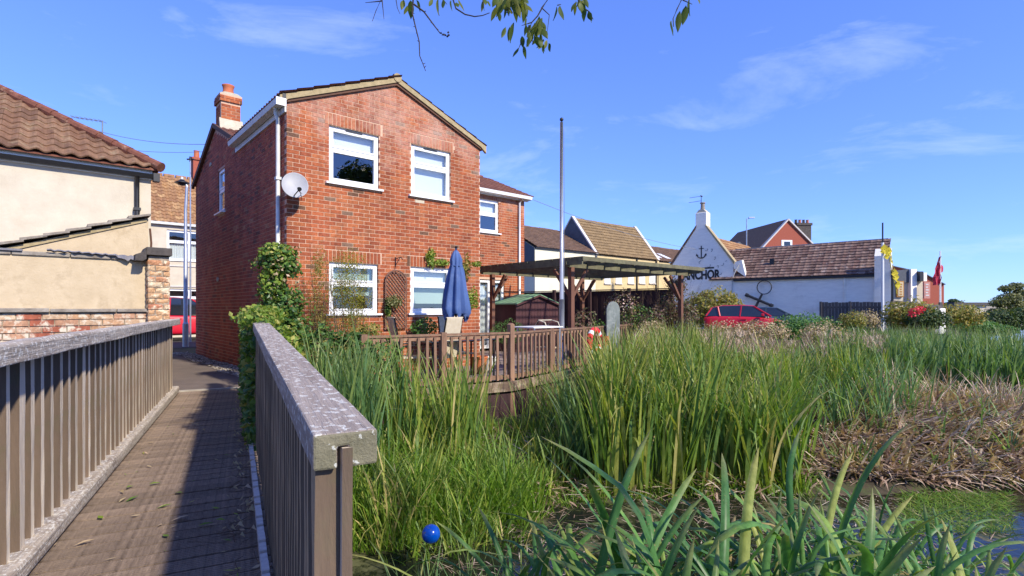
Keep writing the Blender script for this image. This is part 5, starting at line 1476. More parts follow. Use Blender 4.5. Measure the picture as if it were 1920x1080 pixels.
for P, Q in ((FA, FB), (FB, FC)):
    d = (Q - P).normalized(); nd = Vector((d.y, -d.x, 0)) * .085
    MB().bar(P + nd + Vector((0, 0, -.09)) - d * .05, Q + nd + Vector((0, 0, -.09)), 0.05, 0.17).build('fascia_board', M['wood_fascia'], fn)
    MB().bar(P + nd * .2 + Vector((0, 0, -.62)), Q + nd * .2 + Vector((0, 0, -.62)), 0.06, 0.9).build('retaining_board', M['wood_fence_dark'], fn)

# ------------------------------------------------------------------ flagpole, pergola, dark fence, shed
def pole():
    P = at(1053, 600, 11.9); P.z = 0
    f = thing('flagpole', 'tall bare grey flagpole standing just behind the patio fence', 'flagpole', P)
    MB().tube([(0, 0, 0), (0, 0, 1.5)], 0.062, 14).build('sleeve', M['pole_paint'], f, smooth=True)
    MB().tube([(0, 0, 1.4), (0, 0, 5.45)], [0.048, 0.034], 14).build('mast', M['pole_paint'], f, smooth=True)
    MB().lathe([(0, .09), (.035, .07), (.045, .03), (.02, 0)], (0, 0, 5.47), 12).build('truck', M['black'], f, smooth=True)
    MB().tube([(0.05, -.03, 5.3), (.062, -.04, 3), (.05, -.03, 1.2)], 0.004, 4).build('halyard', M['wire'], f)
    MB().box(-.02, .02, -.09, -.055, .55, .60).build('cleat', M['black'], f)
pole()
def pergola():
    K = Vector((1.40, 12.3, 0))
    Pf = Frame(K.x, K.y)
    p = thing('pergola', 'open timber pergola with green stained roof beams and brown braced posts', 'pergola', (K.x, K.y, 0), GA)
    LB, LA = 3.5, 4.9; ZT = 2.42
    px_ = MB().box(-.055, .055, -.055, .055, 0, ZT - .16).mesh('post', M['wood_post'])
    for (x, y) in ((0.08, 0.12), (LA - .15, .12), (0.35, LB - .12), (LA - .75, LB - .12), (0.05, 1.9)):
        if (x, y) == (0.05, 1.9): continue
        inst('post', px_, p, (x, y, 0))
        br_ = [(1, 0)] if x < 1 else [(-1, 0)]
        for (dx, dy) in ((1, 0), (-1, 0), (0, 1 if y < 1 else -1)):
            if (x < 1 and dx < 0) or (x > 3 and dx > 0 and y < 1): continue
            MB().bar((x + dx * .04, y + dy * .04, ZT - .85), (x + dx * .55, y + dy * .55, ZT - .20), .055, .07).build('brace', M['wood_post'], p)
    # carrying beams along x with cut ends
    for y in (0.12, LB - .12):
        MB().prism([(-.12, ZT - .10), (-.02, ZT - .17), (LA + .25, ZT - .17), (LA + .38, ZT - .09), (LA + .38, ZT - .03), (-.12, ZT - .03)], 'y', y - .03, y + .03).build('beam', M['wood_pergola'], p)
    # rafters along y
    n_ = 9
    for i in range(n_):
        x = -0.02 + (LA + .25) * i / (n_ - 1)
        MB().prism([(-.34, ZT + .01), (-.24, ZT - .11), (LB + .20, ZT - .11), (LB + .30, ZT + .01)], 'x', x - .024, x + .024).build('rafter', M['wood_pergola'], p)
    for i in range(13):
        y = 0.0 + (LB) * i / 12
        MB().box(-.1, LA + .3, y - .02, y + .02, ZT + .012, ZT + .045).build('batten', M['wood_pergola'], p)
    # pale fascia on the left and front edge
    MB().box(-.085, -.046, -.36, LB + .32, ZT - .13, ZT + .05).build('edge_board', M['wood_pergola'], p)
    MB().box(-.085, LA + .3, -.385, -.35, ZT - .045, ZT + .05).build('edge_board', M['wood_pergola'], p)
pergola()
def dark_fence():
    P = Vector((0.2, 20.4, 0)); Q = Vector((5.1, 14.9 + 1.0, 0)); 
    P = at(980, 548, 20.5); Q = at(1262, 540, 16.9); P.z = Q.z = 0
    f = thing('panel_fence', 'tall dark plum boarded fence behind the shed and pergola', 'fence', P)
    d = Q - P; L_ = d.length; d.normalize(); a = math.atan2(d.y, d.x)
    me = MB().box(-.068, .068, -.01, .01, 0, 1.90).mesh('board', M['wood_fence_dark'])
    n_ = int(L_ / .14)
    for i in range(n_): inst('board', me, f, d * (.07 + i * .14) + Vector((-d.y, d.x, 0)) * (.012 if i % 2 else 0), (0, 0, a + random.uniform(-.02, .02)))
    MB().bar(Vector((0, 0, 1.93)), d * L_ + Vector((0, 0, 1.93)), .07, .03).build('capping', M['wood_fence_dark'], f)
    for i in range(5): MB().box(-.05, .05, -.05, .05, 0, 1.97).build('post', M['wood_fence_dark'], f, d * (L_ * i / 4) + Vector((d.y, -d.x, 0)) * .06, (0, 0, a))
dark_fence()
def shed():
    o_ = at(967, 600, 15.6); S_ = Frame(o_.x, o_.y)
    s = thing('shed', 'small maroon boarded shed with pale green felt roof', 'shed', (o_.x, o_.y, 0), GA)
    w_ = S_.yplane(1047, 572)[0]; ez = S_.yplane(967, 568)[1]; rz_ = S_.yplane(1005, 553)[1]; D_ = 1.7
    MB().prism([(0, 0), (w_, 0), (w_, ez), (w_ / 2, rz_), (0, ez)], 'y', 0.012, D_).build('wall', M['wood_shed'], s)
    n_ = int(w_ / .12)
    for i in range(n_):
        x0 = i * w_ / n_; x1 = (i + 1) * w_ / n_ - .008
        zt = lambda x: ez + (rz_ - ez) * (1 - abs(x - w_ / 2) / (w_ / 2))
        MB().prism([(x0, 0), (x1, 0), (x1, zt(x1) - .01), (x0, zt(x0) - .01)], 'y', -.004, .012).build('board', M['wood_shed'], s)
    MB().box(w_ / 2 - .03, w_ / 2, -.03, -.004, .85, .95).build('handle', M['black'], s)
    for sg in (0, 1):
        X = lambda a: w_ - a if sg else a
        MB().prism([(X(-.08), ez - .05), (w_ / 2, rz_ + .01), (w_ / 2, rz_ + .035), (X(-.08), ez - .025)][::(-1 if sg else 1)], 'y', -.08, D_ + .08).build('roof_felt', M['felt_green'], s)
        MB().prism([(X(-.08), ez - .11), (w_ / 2, rz_ - .05), (w_ / 2, rz_ + .005), (X(-.08), ez - .055)][::(-1 if sg else 1)], 'y', -.09, -.065).build('barge_board', M['wood_shed'], s)
shed()

# ------------------------------------------------------------------ patio furniture
def patio_things():
    P = at(855, 600, 10.35); P.z = 0
    u = thing('parasol', 'closed blue garden parasol standing on the patio', 'parasol', P)
    MB().tube([(0, 0, 0), (0, 0, 2.5)], .021, 10).build('pole', M['black'], u, smooth=True)
    MB().lathe([(.22, 0), (.24, .03), (.22, .06), (.05, .08), (.035, .3)], (0, 0, 0), 18).build('base', M['black'], u)
    mb = MB(); n_ = 48; zs_ = [1.14, 1.20, 1.30, 1.45, 1.65, 1.85, 2.03, 2.15, 2.24, 2.33, 2.40, 2.44]; rs_ = [.20, .235, .235, .22, .19, .165, .135, .10, .115, .085, .05, .006]
    for j, (z_, r_) in enumerate(zip(zs_, rs_)):
        for i in range(n_):
            a = 2 * math.pi * i / n_
            fold = 1 + (.20 if j < 8 else .08) * math.sin(a * 8 + .5 * math.sin(j * .6)) + .05 * math.sin(a * 3 + j)
            zz = z_ + (.06 * math.sin(a * 8 + 1.2) if j == 0 else 0) - (.05 if j == 0 and math.cos(a * 2.0) > .2 else 0)
            mb.v.append((r_ * fold * math.cos(a), r_ * fold * math.sin(a) * .9, zz))
    for j in range(len(zs_) - 1):
        for i in range(n_):
            a = j * n_ + i; b_ = j * n_ + (i + 1) % n_
            mb.f.append((a, b_, b_ + n_, a + n_))
    mb.build('canopy', M['blue_cloth'], u, smooth=True)
    MB().tube([(.11 * math.cos(a), .10 * math.sin(a), 2.12) for a in np.linspace(0, 6.28, 14)], .012, 5).build('tie', M['blue_cloth'], u)
    MB().lathe([(0, .07), (.018, .05), (.022, 0)], (0, 0, 2.44), 10).build('finial', M['blue_cloth'], u)
    # table
    T = at(850, 640, 9.95); T.z = 0
    t = thing('garden_table', 'dark garden table with glass top between the beige chairs', 'table', T, GA)
    MB().box(-.75, .75, -.42, .42, .70, .725).build('table_top', M['glass_dark'], t, bevel=.01)
    for x in (-.68, .68):
        for y in (-.36, .36): MB().tube([(x, y, 0), (x, y, .70)], .02, 8).build('leg', M['black'], t)
    def chair(loc, rz, label):
        c = thing('garden_chair', label, 'chair', loc, rz, 'beige garden chairs around the table')
        fr = MB()
        # frame: back posts leaning, seat rails, arms
        back = [(-.26, .22, .40), (-.25, .34, 1.12)]
        o1 = MB().prism([(.20, .40), (.235, .40), (.375, 1.12), (.345, 1.12)], 'x', -.235, .235).build('backrest', M['cream_cloth'], c, bevel=.008)
        MB().box(-.25, .25, -.26, .22, .40, .425).build('seat', M['cream_cloth'], c, bevel=.008)
        for sx in (-1, 1):
            MB().tube([(sx * .25, -.24, 0), (sx * .25, -.25, .62), (sx * .25, -.1, .65), (sx * .25, .27, .62)], .013, 8).build('arm', M['black'], c, smooth=True)
            MB().tube([(sx * .25, .30, 0), (sx * .25, .215, .40), (sx * .25, .36, 1.13)], .013, 8).build('leg', M['black'], c, smooth=True)
        MB().tube([(-.25, .36, 1.13), (.25, .36, 1.13)], .013, 8).build('top_bar', M['cream_cloth'], c)
        return c
    a = at(822, 650, 9.72); chair((a.x, a.y + .0, 0), GA + math.pi + .35, 'beige garden chair seen from behind directly left of the parasol')
    a = at(770, 650, 9.75); chair((a.x, a.y, 0), GA + R(75), 'beige garden chair in profile at the left end of the table')
    a = at(858, 630, 10.6); chair((a.x, a.y, 0), GA - .1, 'beige garden chair on the house side behind the parasol pole')
    a = at(905, 640, 10.7); 
    # pots
    def pot(u_, v_, Y_, r_, h_, m_, label, nm='plant_pot'):
        a = at(u_, v_, Y_); o_ = MB().lathe([(r_ * .7, 0), (r_, h_ * .9), (r_ * 1.08, h_ * .9), (r_ * 1.08, h_), (r_ * .9, h_), (r_ * .85, h_ * .85), (0, h_ * .85)], (0, 0, 0), 18).build(nm, m_, None, (a.x, a.y, 0.006), smooth=False)
        tag(o_, label, 'plant pot')
    pot(898, 670, 10.6, .17, .34, M['terra_pot'], 'orange terracotta pot on the patio in front of the glass door')
    pot(918, 660, 11.2, .14, .28, M['white_plastic'], 'small white pot beside the orange pot on the patio')
    pot(712, 680, 9.0, .15, .3, M['terra_pot'], 'terracotta pot at the left end of the patio fence')
    # garden table with pale top and bent metal chair by the flagpole
    a = at(1010, 612, 11.0)
    w_ = thing('side_table', 'pale topped garden table behind the fence left of the flagpole', 'table', (a.x, a.y, 0), GA)
    MB().box(-.42, .42, -.3, .3, .90, .93).build('table_top', M['white_plastic'], w_, bevel=.01)
    for x in (-.36, .36):
        for y in (-.25, .25): MB().tube([(x, y, 0), (x, y, .9)], .018, 8).build('leg', M['galv'], w_)
    a = at(1028, 600, 11.6)
    c = thing('metal_chair', 'bent tube metal chair beside the flagpole foot', 'chair', (a.x, a.y, 0), GA)
    for sx in (-.2, .2): MB().tube([(sx, -.2, 0), (sx, -.2, .8), (sx, -.1, 1.0), (sx, .1, 1.04), (sx, .24, .9), (sx, .26, 0)], .012, 8).build('side_frame', M['cement'], c, smooth=True)
    MB().box(-.2, .2, -.2, .2, .44, .46).build('seat', M['cream_cloth'], c)
    MB().tube([(-.2, .1, 1.04), (.2, .1, 1.04)], .012, 8).build('top_bar', M['cement'], c)
    # headstone-shaped grey board
    a = at(1149, 600, 12.9)
    o_ = MB(); r_ = .165
    o_.prism([(-r_, 0), (r_, 0), (r_, 1.0)] + [(r_ * math.cos(t_), 1.0 + r_ * 1.3 * math.sin(t_)) for t_ in np.linspace(.2, math.pi - .2, 10)] + [(-r_, 1.0)], 'y', -.04, .04)
    M['obelisk'] = mat('pale_green_slab', (0.26, 0.29, 0.26), (0.14, 0.16, 0.15), 9, .9, .4, 40, stretch=(1, 1, .25), stain=(.36, .38, .34), stain_scale=5)
    o_ = o_.build('arched_slab', M['obelisk'], None, (a.x, a.y, 0.25), (0, 0, .1), bevel=.012)
    tag(o_, 'weathered grey arch topped slab behind the fence under the pergola', 'slab')
    # lifebuoy hanging on the fence
    Pn = FB.lerp(FC, .22); d = (FC - FB).normalized(); nd = Vector((d.y, -d.x, 0))
    Y_ = 11.3
    a = at(1115, 640, 10.85)
    l = thing('lifebuoy', 'red lifebuoy with white bands hanging outside the patio fence', 'lifebuoy', (a.x, a.y, a.z), math.atan2(d.y, d.x))
    pts = [(.235 * math.cos(t_), 0, .235 * math.sin(t_)) for t_ in np.linspace(0, 2 * math.pi, 33)]
    MB().tube(pts, .058, 12, cap=False).build('ring', M['buoy_red'], l, smooth=True)
    for t0 in (0.78, 2.35, 3.93, 5.5):
        MB().tube([(.235 * math.cos(t_), 0, .235 * math.sin(t_)) for t_ in np.linspace(t0 - .16, t0 + .16, 6)], .061, 12).build('band', M['white_plastic'], l, smooth=True)
    a = at(1133, 643, 11.0)
    o_ = MB().lathe([(.06, 0), (.10, .22), (.105, .24), (.08, .24)], (0, 0, 0), 14).build('hanging_pot', M['terra_pot'], None, (a.x, a.y, a.z - .1)); tag(o_, 'small orange pot fixed to the fence right of the lifebuoy', 'plant pot')
    # blue ball floating
    a = at(808, 1001, 4.35)
    o_ = MB().lathe([(.075 * math.sin(t_), -.075 * math.cos(t_)) for t_ in np.linspace(0.001, math.pi - .001, 17)], (0, 0, 0), 28).build('ball', M['ball_blue'], None, (a.x, a.y, WATER_Z + .05), smooth=True)
    o_.location = (a.x, a.y, a.z); tag(o_, 'shiny blue ball caught in the grass above the water', 'ball')
patio_things()
# ------------------------------------------------------------------ long cream building behind the fence
def text(body, size, m, parent, loc, rot, name='lettering', extrude=0.006, offset=0.0, sx=1.0):
    cu = bpy.data.curves.new(name, 'FONT'); cu.body = body; cu.size = size; cu.extrude = extrude; cu.offset = offset; cu.align_x = 'CENTER'; cu.align_y = 'CENTER'
    cu.materials.append(m)
    o = bpy.data.objects.new(name, cu); o.parent = parent; o.location = loc; o.rotation_euler = rot; o.scale = (sx, 1, 1)
    link(o)
    dg = bpy.context.evaluated_depsgraph_get()
    me = bpy.data.meshes.new_from_object(o.evaluated_get(dg)); me.name = name
    o2 = bpy.data.objects.new(name, me); o2.parent = parent; o2.location = loc; o2.rotation_euler = rot; o2.scale = (sx, 1, 1)
    bpy.data.objects.remove(o); o2.name = name
    return link(o2)
def far_row():
    Lf = Frame(1.41, 33.6)
    X = lambda u, v=500: Lf.yplane(u, v)[0]
    xa1 = X(1117); xb1 = X(1233); xc1 = X(1275)
    def block(name, label, x0, x1, ez, mwall, tilem, ridge, cat='building', thick=6.0, tw=0.3, ov=0.0, xr0=None, xr1=None):
        b = thing(name, label, cat, (Lf.o.x, Lf.o.y, 0), GA)
        y_r, z_r = ridge
        MB().box(x0, x1, 0, y_r * 2, -0.1, ez).build('wall', mwall, b)
        up = Vector((0, y_r, z_r - ez)).normalized(); ln = math.hypot(y_r, z_r - ez)
        mb = MB(); mb.add([(x0 + ov, -.1, ez), (x1 - ov, -.1, ez), (x1 - ov, y_r, z_r), (x0 + ov, y_r, z_r), (x1 - ov, 2 * y_r, ez), (x0 + ov, 2 * y_r, ez)], [(0, 1, 2, 3), (3, 2, 4, 5)])
        mb.build('roof', tilem, b)
        lay_tiles(b, 'roof_tile', (x0 + ov, -.15, ez + .03), (1, 0, 0), up, x1 - x0 - 2 * ov, ln + .12, tw, .30, 0.03, tilem, tilem, waves=1, seg=3, th=0.045, stuff_name='roof_tile_field')
        rm_ = MB().tube([(0, 0, 0), (0.45, 0, 0)], 0.13, 8).mesh('ridge_tile', tilem)
        x = x0 + ov
        while x < x1 - ov - .3: inst('ridge_tile', rm_, b, (x, y_r, z_r + random.uniform(.02, .05))); x += 0.48
        return b
    ez = Lf.yplane(1110, 475)[1]
    # A
    A_ridge_z = None
    yr = 3.6
    zA = Lf.yplane(1050, 436, yr)[1]
    bA = block('terrace_house', 'ivory rendered house with dark tiled roof and skylight beyond the shed', X(1003), xa1 - .01, ez, M['cream4'], M['tile_dark'], (yr, zA), cat='house')
    mb = MB(); x0 = X(1003) - .02
    mb.prism([(0, ez - .9), (0, ez), (yr, zA), (yr * 2, ez), (yr * 2, ez - .9)], 'x', x0 - .04, x0); mb.build('slate_gable', M['slate'], bA)
    # skylight
    up = Vector((0, yr, zA - ez)).normalized(); xs_ = X(1045); 
    c0 = Vector((xs_, 0, ez)) + up * 1.6
    mb = MB(); nn = Vector((1, 0, 0)).cross(up)
    p = [c0 + nn * .09, c0 + Vector((.78, 0, 0)) + nn * .09, c0 + Vector((.78, 0, 0)) + up * 1.1 + nn * .09, c0 + up * 1.1 + nn * .09]
    mb.add(p + [q_ - nn * .09 for q_ in p], [(0, 1, 2, 3), (0, 4, 5, 1), (1, 5, 6, 2), (2, 6, 7, 3), (3, 7, 4, 0)]); mb.build('skylight', M['upvc'], bA)
    MB().tube([(X(1042), yr, zA), (X(1042), yr, zA + .45)], .08, 8).build('vent_pipe', M['gutter'], bA)
    MB().box(X(1003), xa1, -.12, -.0, ez - .05, ez + .04).build('gutter', M['black'], bA)
    # B: tall steep roof between parapet gables
    yB, zB = Lf.xplane(1074, 412, xa1)
    bB = block('old_malthouse', 'long sand coloured building with steep lichened roof and small white windows', xa1, xb1, ez - .05, M['cream3'], M['tile_olive'], (yB, zB), ov=0.12)
    for xx in (xa1, xb1):
        MB().prism([(-.05, ez - .4), (-.05, ez + .0), (yB, zB + .18), (2 * yB + .05, ez), (2 * yB + .05, ez - .4)], 'x', xx - .10, xx + .12).build('gable_parapet', M['slate'] if xx == xa1 else M['cream3'], bB)
        mb = MB(); mb.bar((xx, -.12, ez - .02), (xx, yB, zB + .24), .30, .09); mb.bar((xx, yB, zB + .24), (xx, 2 * yB + .1, ez), .30, .09); mb.build('coping', M['cable_white'], bB)
    cols = [(1133, 1144), (1154, 1165), (1177, 1188), (1198, 1209), (1217, 1229)]
    for (a, c) in cols:
        xa_, z1 = Lf.yplane(a, 516); xb_, z0 = Lf.yplane(c, 531)
        mb = MB(); mb.box(xa_, xb_, -.03, -.002, z0, z1); wf = mb.build('window', M['upvc'], bB)
        xm = (xa_ + xb_) / 2; zm = z0 + (z1 - z0) * .5
        for (q0, q1, r0, r1) in ((xa_ + .06, xm - .02, z0 + .06, zm - .03), (xm + .02, xb_ - .06, z0 + .06, zm - .03), (xa_ + .06, xm - .02, zm + .03, z1 - .06), (xm + .02, xb_ - .06, zm + .03, z1 - .06)):
            MB().box(q0, q1, -.036, -.031, r0, r1).build('pane', M['curtain'], wf)
        MB().box(xa_ - .06, xb_ + .06, -.09, -.002, z0 - .10, z0 - .01).build('sill', M['cable_white'], wf)
    for u_ in (1193, 1229): MB().tube([(X(u_), -.08, 0), (X(u_), -.08, ez - .05)], .05, 8).build('downpipe', M['black'], bB)
    # C
    zC = Lf.yplane(1245, 468, 3.2)[1]
    bC = block('end_house', 'far tan house with brown roof and two skylights at the end of the row', xb1 + .13, xc1 + 6, ez - .1, M['cream3'], M['tile_dark'], (3.2, zC), cat='house')
    up = Vector((0, 3.2, zC - ez)).normalized(); nn = Vector((1, 0, 0)).cross(up)
    for u_ in (1240, 1258):
        c0 = Vector((X(u_), 0, ez)) + up * .5
        p = [c0 + nn * .1, c0 + Vector((.7, 0, 0)) + nn * .1, c0 + Vector((.7, 0, 0)) + up * 1.1 + nn * .1, c0 + up * 1.1 + nn * .1]
        MB().add(p + [q_ - nn * .1 for q_ in p], [(0, 1, 2, 3), (0, 4, 5, 1), (1, 5, 6, 2), (2, 6, 7, 3), (3, 7, 4, 0)]).build('skylight', M['upvc'], bC)
far_row()

# ------------------------------------------------------------------ the white pub
PANG = R(48.5)
PF = Frame(19.2, 27.6, PANG)
def pub():
    p = thing('white_pub', 'whitewashed pub with gable chimney, painted anchor and long low tiled wing', 'pub', (PF.o.x, PF.o.y, 0), PANG)
    y1 = PF.xplane(1375, 500)[0]; y2 = PF.xplane(1258, 500)[0]
    ze = PF.xplane(1600, 516)[1]; d_ = 2.05
    zr = PF.yplane(1655, 452, 0)[1]
    zr = CAMZ + 3.68
    # wing
    MB().box(0, 2 * d_, 0.0, y1, -.2, ze).build('wall', M['white_wall'], p)
    MB().prism([(0, ze), (2 * d_, ze), (d_, zr)], 'y', 0.0, .3).build('end_gable', M['white_wall'], p)
    up = Vector((d_, 0, zr - ze)).normalized(); ln = math.hypot(d_, zr - ze)
    mb = MB(); mb.add([(-.1, -.04, ze - .02), (-.1, y1 + 1.5, ze - .02), (d_, y1 + 1.5, zr), (d_, -.04, zr), (2 * d_ + .1, y1, ze), (2 * d_ + .1, -.04, ze)], [(0, 3, 2, 1), (3, 5, 4, 2)])
    mb.build('roof', M['tile_pub_i'], p)
    lay_tiles(p, 'roof_tile', (-.13, y1 + 1.3, ze + .02), (0, -1, 0), up, y1 + 1.34, ln + .05, 0.30, 0.245, 0.018, M['tile_pub'], M['tile_pub_i'], n_obj=290, sort=lambda q_: -q_[0] - q_[1], waves=1, seg=3, th=0.045, stuff_name='roof_tile_field')
    rm_ = MB().tube([(0, 0, 0), (0, .45, 0)], 0.12, 8).mesh('ridge_tile', M['slate'])
    for k in range(17): inst('ridge_tile', rm_, p, (d_, k * .48, zr + .03))
    MB().box(-.17, -.03, -.02, y1 - .05, ze - .12, ze + .0).build('gutter', M['black'], p)
    y_, z_ = PF.xplane(1448, 497, 0)
    c0 = Vector((-.1, PF.xplane(1448, 480, .8)[0], ze)) + up * 1.15
    MB().box(c0.x - .05, c0.x + .1, c0.y - .12, c0.y + .12, c0.z, c0.z + .42).build('roof_vent', M['black'], p)
    yv = PF.xplane(1584, 560)[0]
    MB().tube([(-.06, yv, 0), (-.06, yv, ze - .1)], .04, 8).build('downpipe', M['white_wall'], p)
    # gable block
    ym = (y1 + y2) / 2; zg = PF.xplane(1370, 494)[1]; za = CAMZ + 5.35
    MB().prism([(y1, -.2), (y2, -.2), (y2, zg), (ym + .3, za - .2), (ym - .3, za - .2), (y1, zg)], 'x', 0, .35).build('gable_wall', M['white_wall'], p)
    MB().box(.35, 9, y1 + .1, y2 - .1, -.2, zg - .1).build('wall', M['white_wall'], p)
    zrr = za - .75
    mb = MB(); mb.add([(.3, y1 - .05, zg - .2), (9, y1 - .05, zg - .2), (9, ym, zrr), (.3, ym, zrr), (9, y2 + .05, zg - .2), (.3, y2 + .05, zg - .2)], [(0, 1, 2, 3), (3, 2, 4, 5)]); mb.build('roof', M['tile_tan'], p)
    upm = Vector((0, ym - y1, zrr - zg + .2)); lm = upm.length; upm.normalize()
    lay_tiles(p, 'roof_tile', (.35, y1 - .08, zg - .15), (1, 0, 0), upm, 8.6, lm, .3, .3, .03, M['tile_tan'], M['tile_tan'], waves=1, seg=3, th=.04, stuff_name='main_tile_field')
    MB().prism([(y1 - .06, zg - .05), (ym - .3, za - .16), (ym - .3, za - .03), (y1 - .1, zg + .1)], 'x', -.05, .42).build('verge_tiles', M['verge'], p)
    MB().prism([(y2 + .06, zg - .05), (ym + .3, za - .16), (ym + .3, za - .03), (y2 + .1, zg + .1)][::-1], 'x', -.05, .42).build('verge_tiles', M['tile_dark'], p)
    ch = MB().box(-.002, .62, ym - .36, ym + .36, za - .45, za + .75).build('chimney', M['white_wall'], p, bevel=.03)
    MB().prism([(ym - .34, za + .75), (ym + .34, za + .75), (ym + .14, za + .95), (ym - .14, za + .95)], 'x', .05, .55).build('flaunching', M['cement'], ch)
    MB().lathe([(.15, 0), (.13, .25), (.12, .42), (.17, .46), (.17, .52), (.1, .53)], (.3, ym, za + .9), 12).build('chimney_pot', M['stone'], ch)
    a = thing('television_aerial', 'twin bar aerial on the white pub chimney', 'aerial', (PF.o + PF.a * .3 + PF.b * (ym + .1)) + Vector((0, 0, za + 1.35)))
    MB().tube([(0, 0, -.1), (0, 0, .55)], .02, 6).build('mast', M['black'], a)
    MB().tube([(0, 0, .5), (-.75, 0, .38)], .014, 6).tube([(0, 0, .2), (-.8, 0, .08)], .014, 6).tube([(-.06, 0, .52), (.08, 0, .48)], .04, 6).build('boom', M['black'], a)
    # painted anchor, painted band and name
    y_, z1 = PF.xplane(1315, 461); _, z0 = PF.xplane(1315, 484)
    mb = MB(); f = lambda yy, zz: (-.006, y_ + yy, zz)
    mb.box(-.012, -.004, y_ - .035, y_ + .035, z0, z1)
    mb.box(-.012, -.004, y_ - .16, y_ + .16, z1 - .2, z1 - .15)
    pts = [(-.009, y_ + .30 * math.sin(t_), z0 + .30 - .30 * math.cos(t_)) for t_ in np.linspace(-1.15, 1.15, 13)]
    mb.tube(pts, [.02] + [.035] * 11 + [.02], 6)
    for sg in (-1, 1):
        yy = y_ + sg * .27; zz = z0 + .17
        mb.add([(-.012, yy - .09, zz - .02), (-.012, yy + .09, zz - .02), (-.012, yy + sg * .04, zz + .14)], [(0, 1, 2)])
    mb.build('painted_anchor', M['black_paint'], p)
    ya, zb = PF.xplane(1283, 505); yb, zb2 = PF.xplane(1339, 503)
    MB().box(-.012, -.004, yb, ya + .5, zb - .04, zb + .06).build('painted_band', M['black_paint'], p)
    yL = PF.xplane(1281, 516)[0]; yR = PF.xplane(1349, 516)[0]; zt = PF.xplane(1320, 508)[1]; zbm = PF.xplane(1320, 524)[1]
    t = text('ANCHOR', (zt - zbm) * 1.42, M['black_paint'], p, (-.012, (yL + yR) / 2, (zt + zbm) / 2), (R(90), 0, -math.pi / 2), 'painted_letters', .004, 0.034)
    t.scale = ((yL - yR) / ((zt - zbm) * 1.42 * 4.25), 1, 1)
    # faint scroll work on the plaster
    sc = MB()
    for (u_, v_) in ((1312, 493), (1331, 497), (1345, 500), (1356, 494), (1340, 483), (1334, 468), (1326, 467), (1352, 512), (1362, 488)):
        yy, zz = PF.xplane(u_, v_)
        n_ = random.randint(5, 8); a0 = random.uniform(0, 6)
        sc.tube([(-.006, yy + .02 * i * math.cos(a0 + i * .7), zz + .03 * i * math.sin(a0 + i * .6) * .8) for i in range(n_)], .012, 5)
    sc.build('scroll_painting', M['wood_grey'], p)
    # wall tie pipe at the joint
    MB().tube([(-.05, y1 + .06, 0), (-.05, y1 + .06, zg - 1.0), (-.1, y1 - .1, zg - .6), (-.08, y1 - .35, zg - .1)], .035, 8).build('downpipe', M['gutter'], p)
    MB().prism([(y1 - .05, zg - .35), (y1 + .02, zg + .05), (y1 - .5, zg + .18), (y1 - .75, ze + .1)], 'x', -.01, .3).build('parapet_shoulder', M['white_wall'], p)
    # iron anchor leaning against the wing wall
    c0 = PF.o + PF.a * -.35
    ya, za2 = PF.xplane(1420, 565, -.35)
    an = thing('iron_anchor', 'big black iron anchor leaning on the white wing wall above the cars', 'anchor', (PF.o + PF.a * -.35 + PF.b * ya), PANG)
    b0 = Vector((0, .6, .35)); tp = Vector((.15, -.22, za2 + .42))
    dv = (tp - b0)
    MB().tube([b0, tp], [.09, .06], 8).build('shank', M['black'], an)
    MB().tube([b0 + dv * .80 + Vector((0, .62, .28)), b0 + dv * .80 + Vector((0, -.62, -.28))], .075, 8).tube([b0 + dv * .80 + Vector((0, .60, .27)), b0 + dv * .80 + Vector((0, .76, .35))], .11, 8).tube([b0 + dv * .80 + Vector((0, -.60, -.27)), b0 + dv * .80 + Vector((0, -.76, -.35))], .11, 8).build('stock', M['black'], an)
    MB().tube([tp + Vector((0, -.12 + .40 * math.sin(t_), .40 - .40 * math.cos(t_))) for t_ in np.linspace(0, 2 * math.pi, 21)], .028, 6, cap=False).build('ring', M['black'], an)
    MB().tube([b0 + Vector((0, .9 * math.sin(t_), .75 - .9 * math.cos(t_))) for t_ in np.linspace(-1.1, 1.1, 13)], [.03] + [.08] * 11 + [.03], 8).build('arms', M['black'], an)
    # grey board fence in front of the wing
    yA, zA = PF.xplane(1539, 567, -2.2); yB, _ = PF.xplane(1652, 568, -2.2)
    f = thing('board_fence', 'short grey board fence against the right end of the white wing', 'fence', (PF.o + PF.a * -2.2), PANG)
    n_ = int((yA - yB) / .15)
    me = MB().box(-.012, .012, -.07, .07, -.2, zA).mesh('board', M['wood_grey'])
    for i in range(n_): inst('board', me, f, (0, yB + .075 + i * .15, random.uniform(-.02, .02)))
    MB().box(.015, .05, yB, yA, zA - .3, zA - .2).build('rail', M['wood_grey'], f)
    for y_ in (yA, (yA + yB) / 2): MB().box(-.07, -.012, y_ - .05, y_ + .05, -.2, zA + .04).build('post', M['wood_grey'], f)
pub()

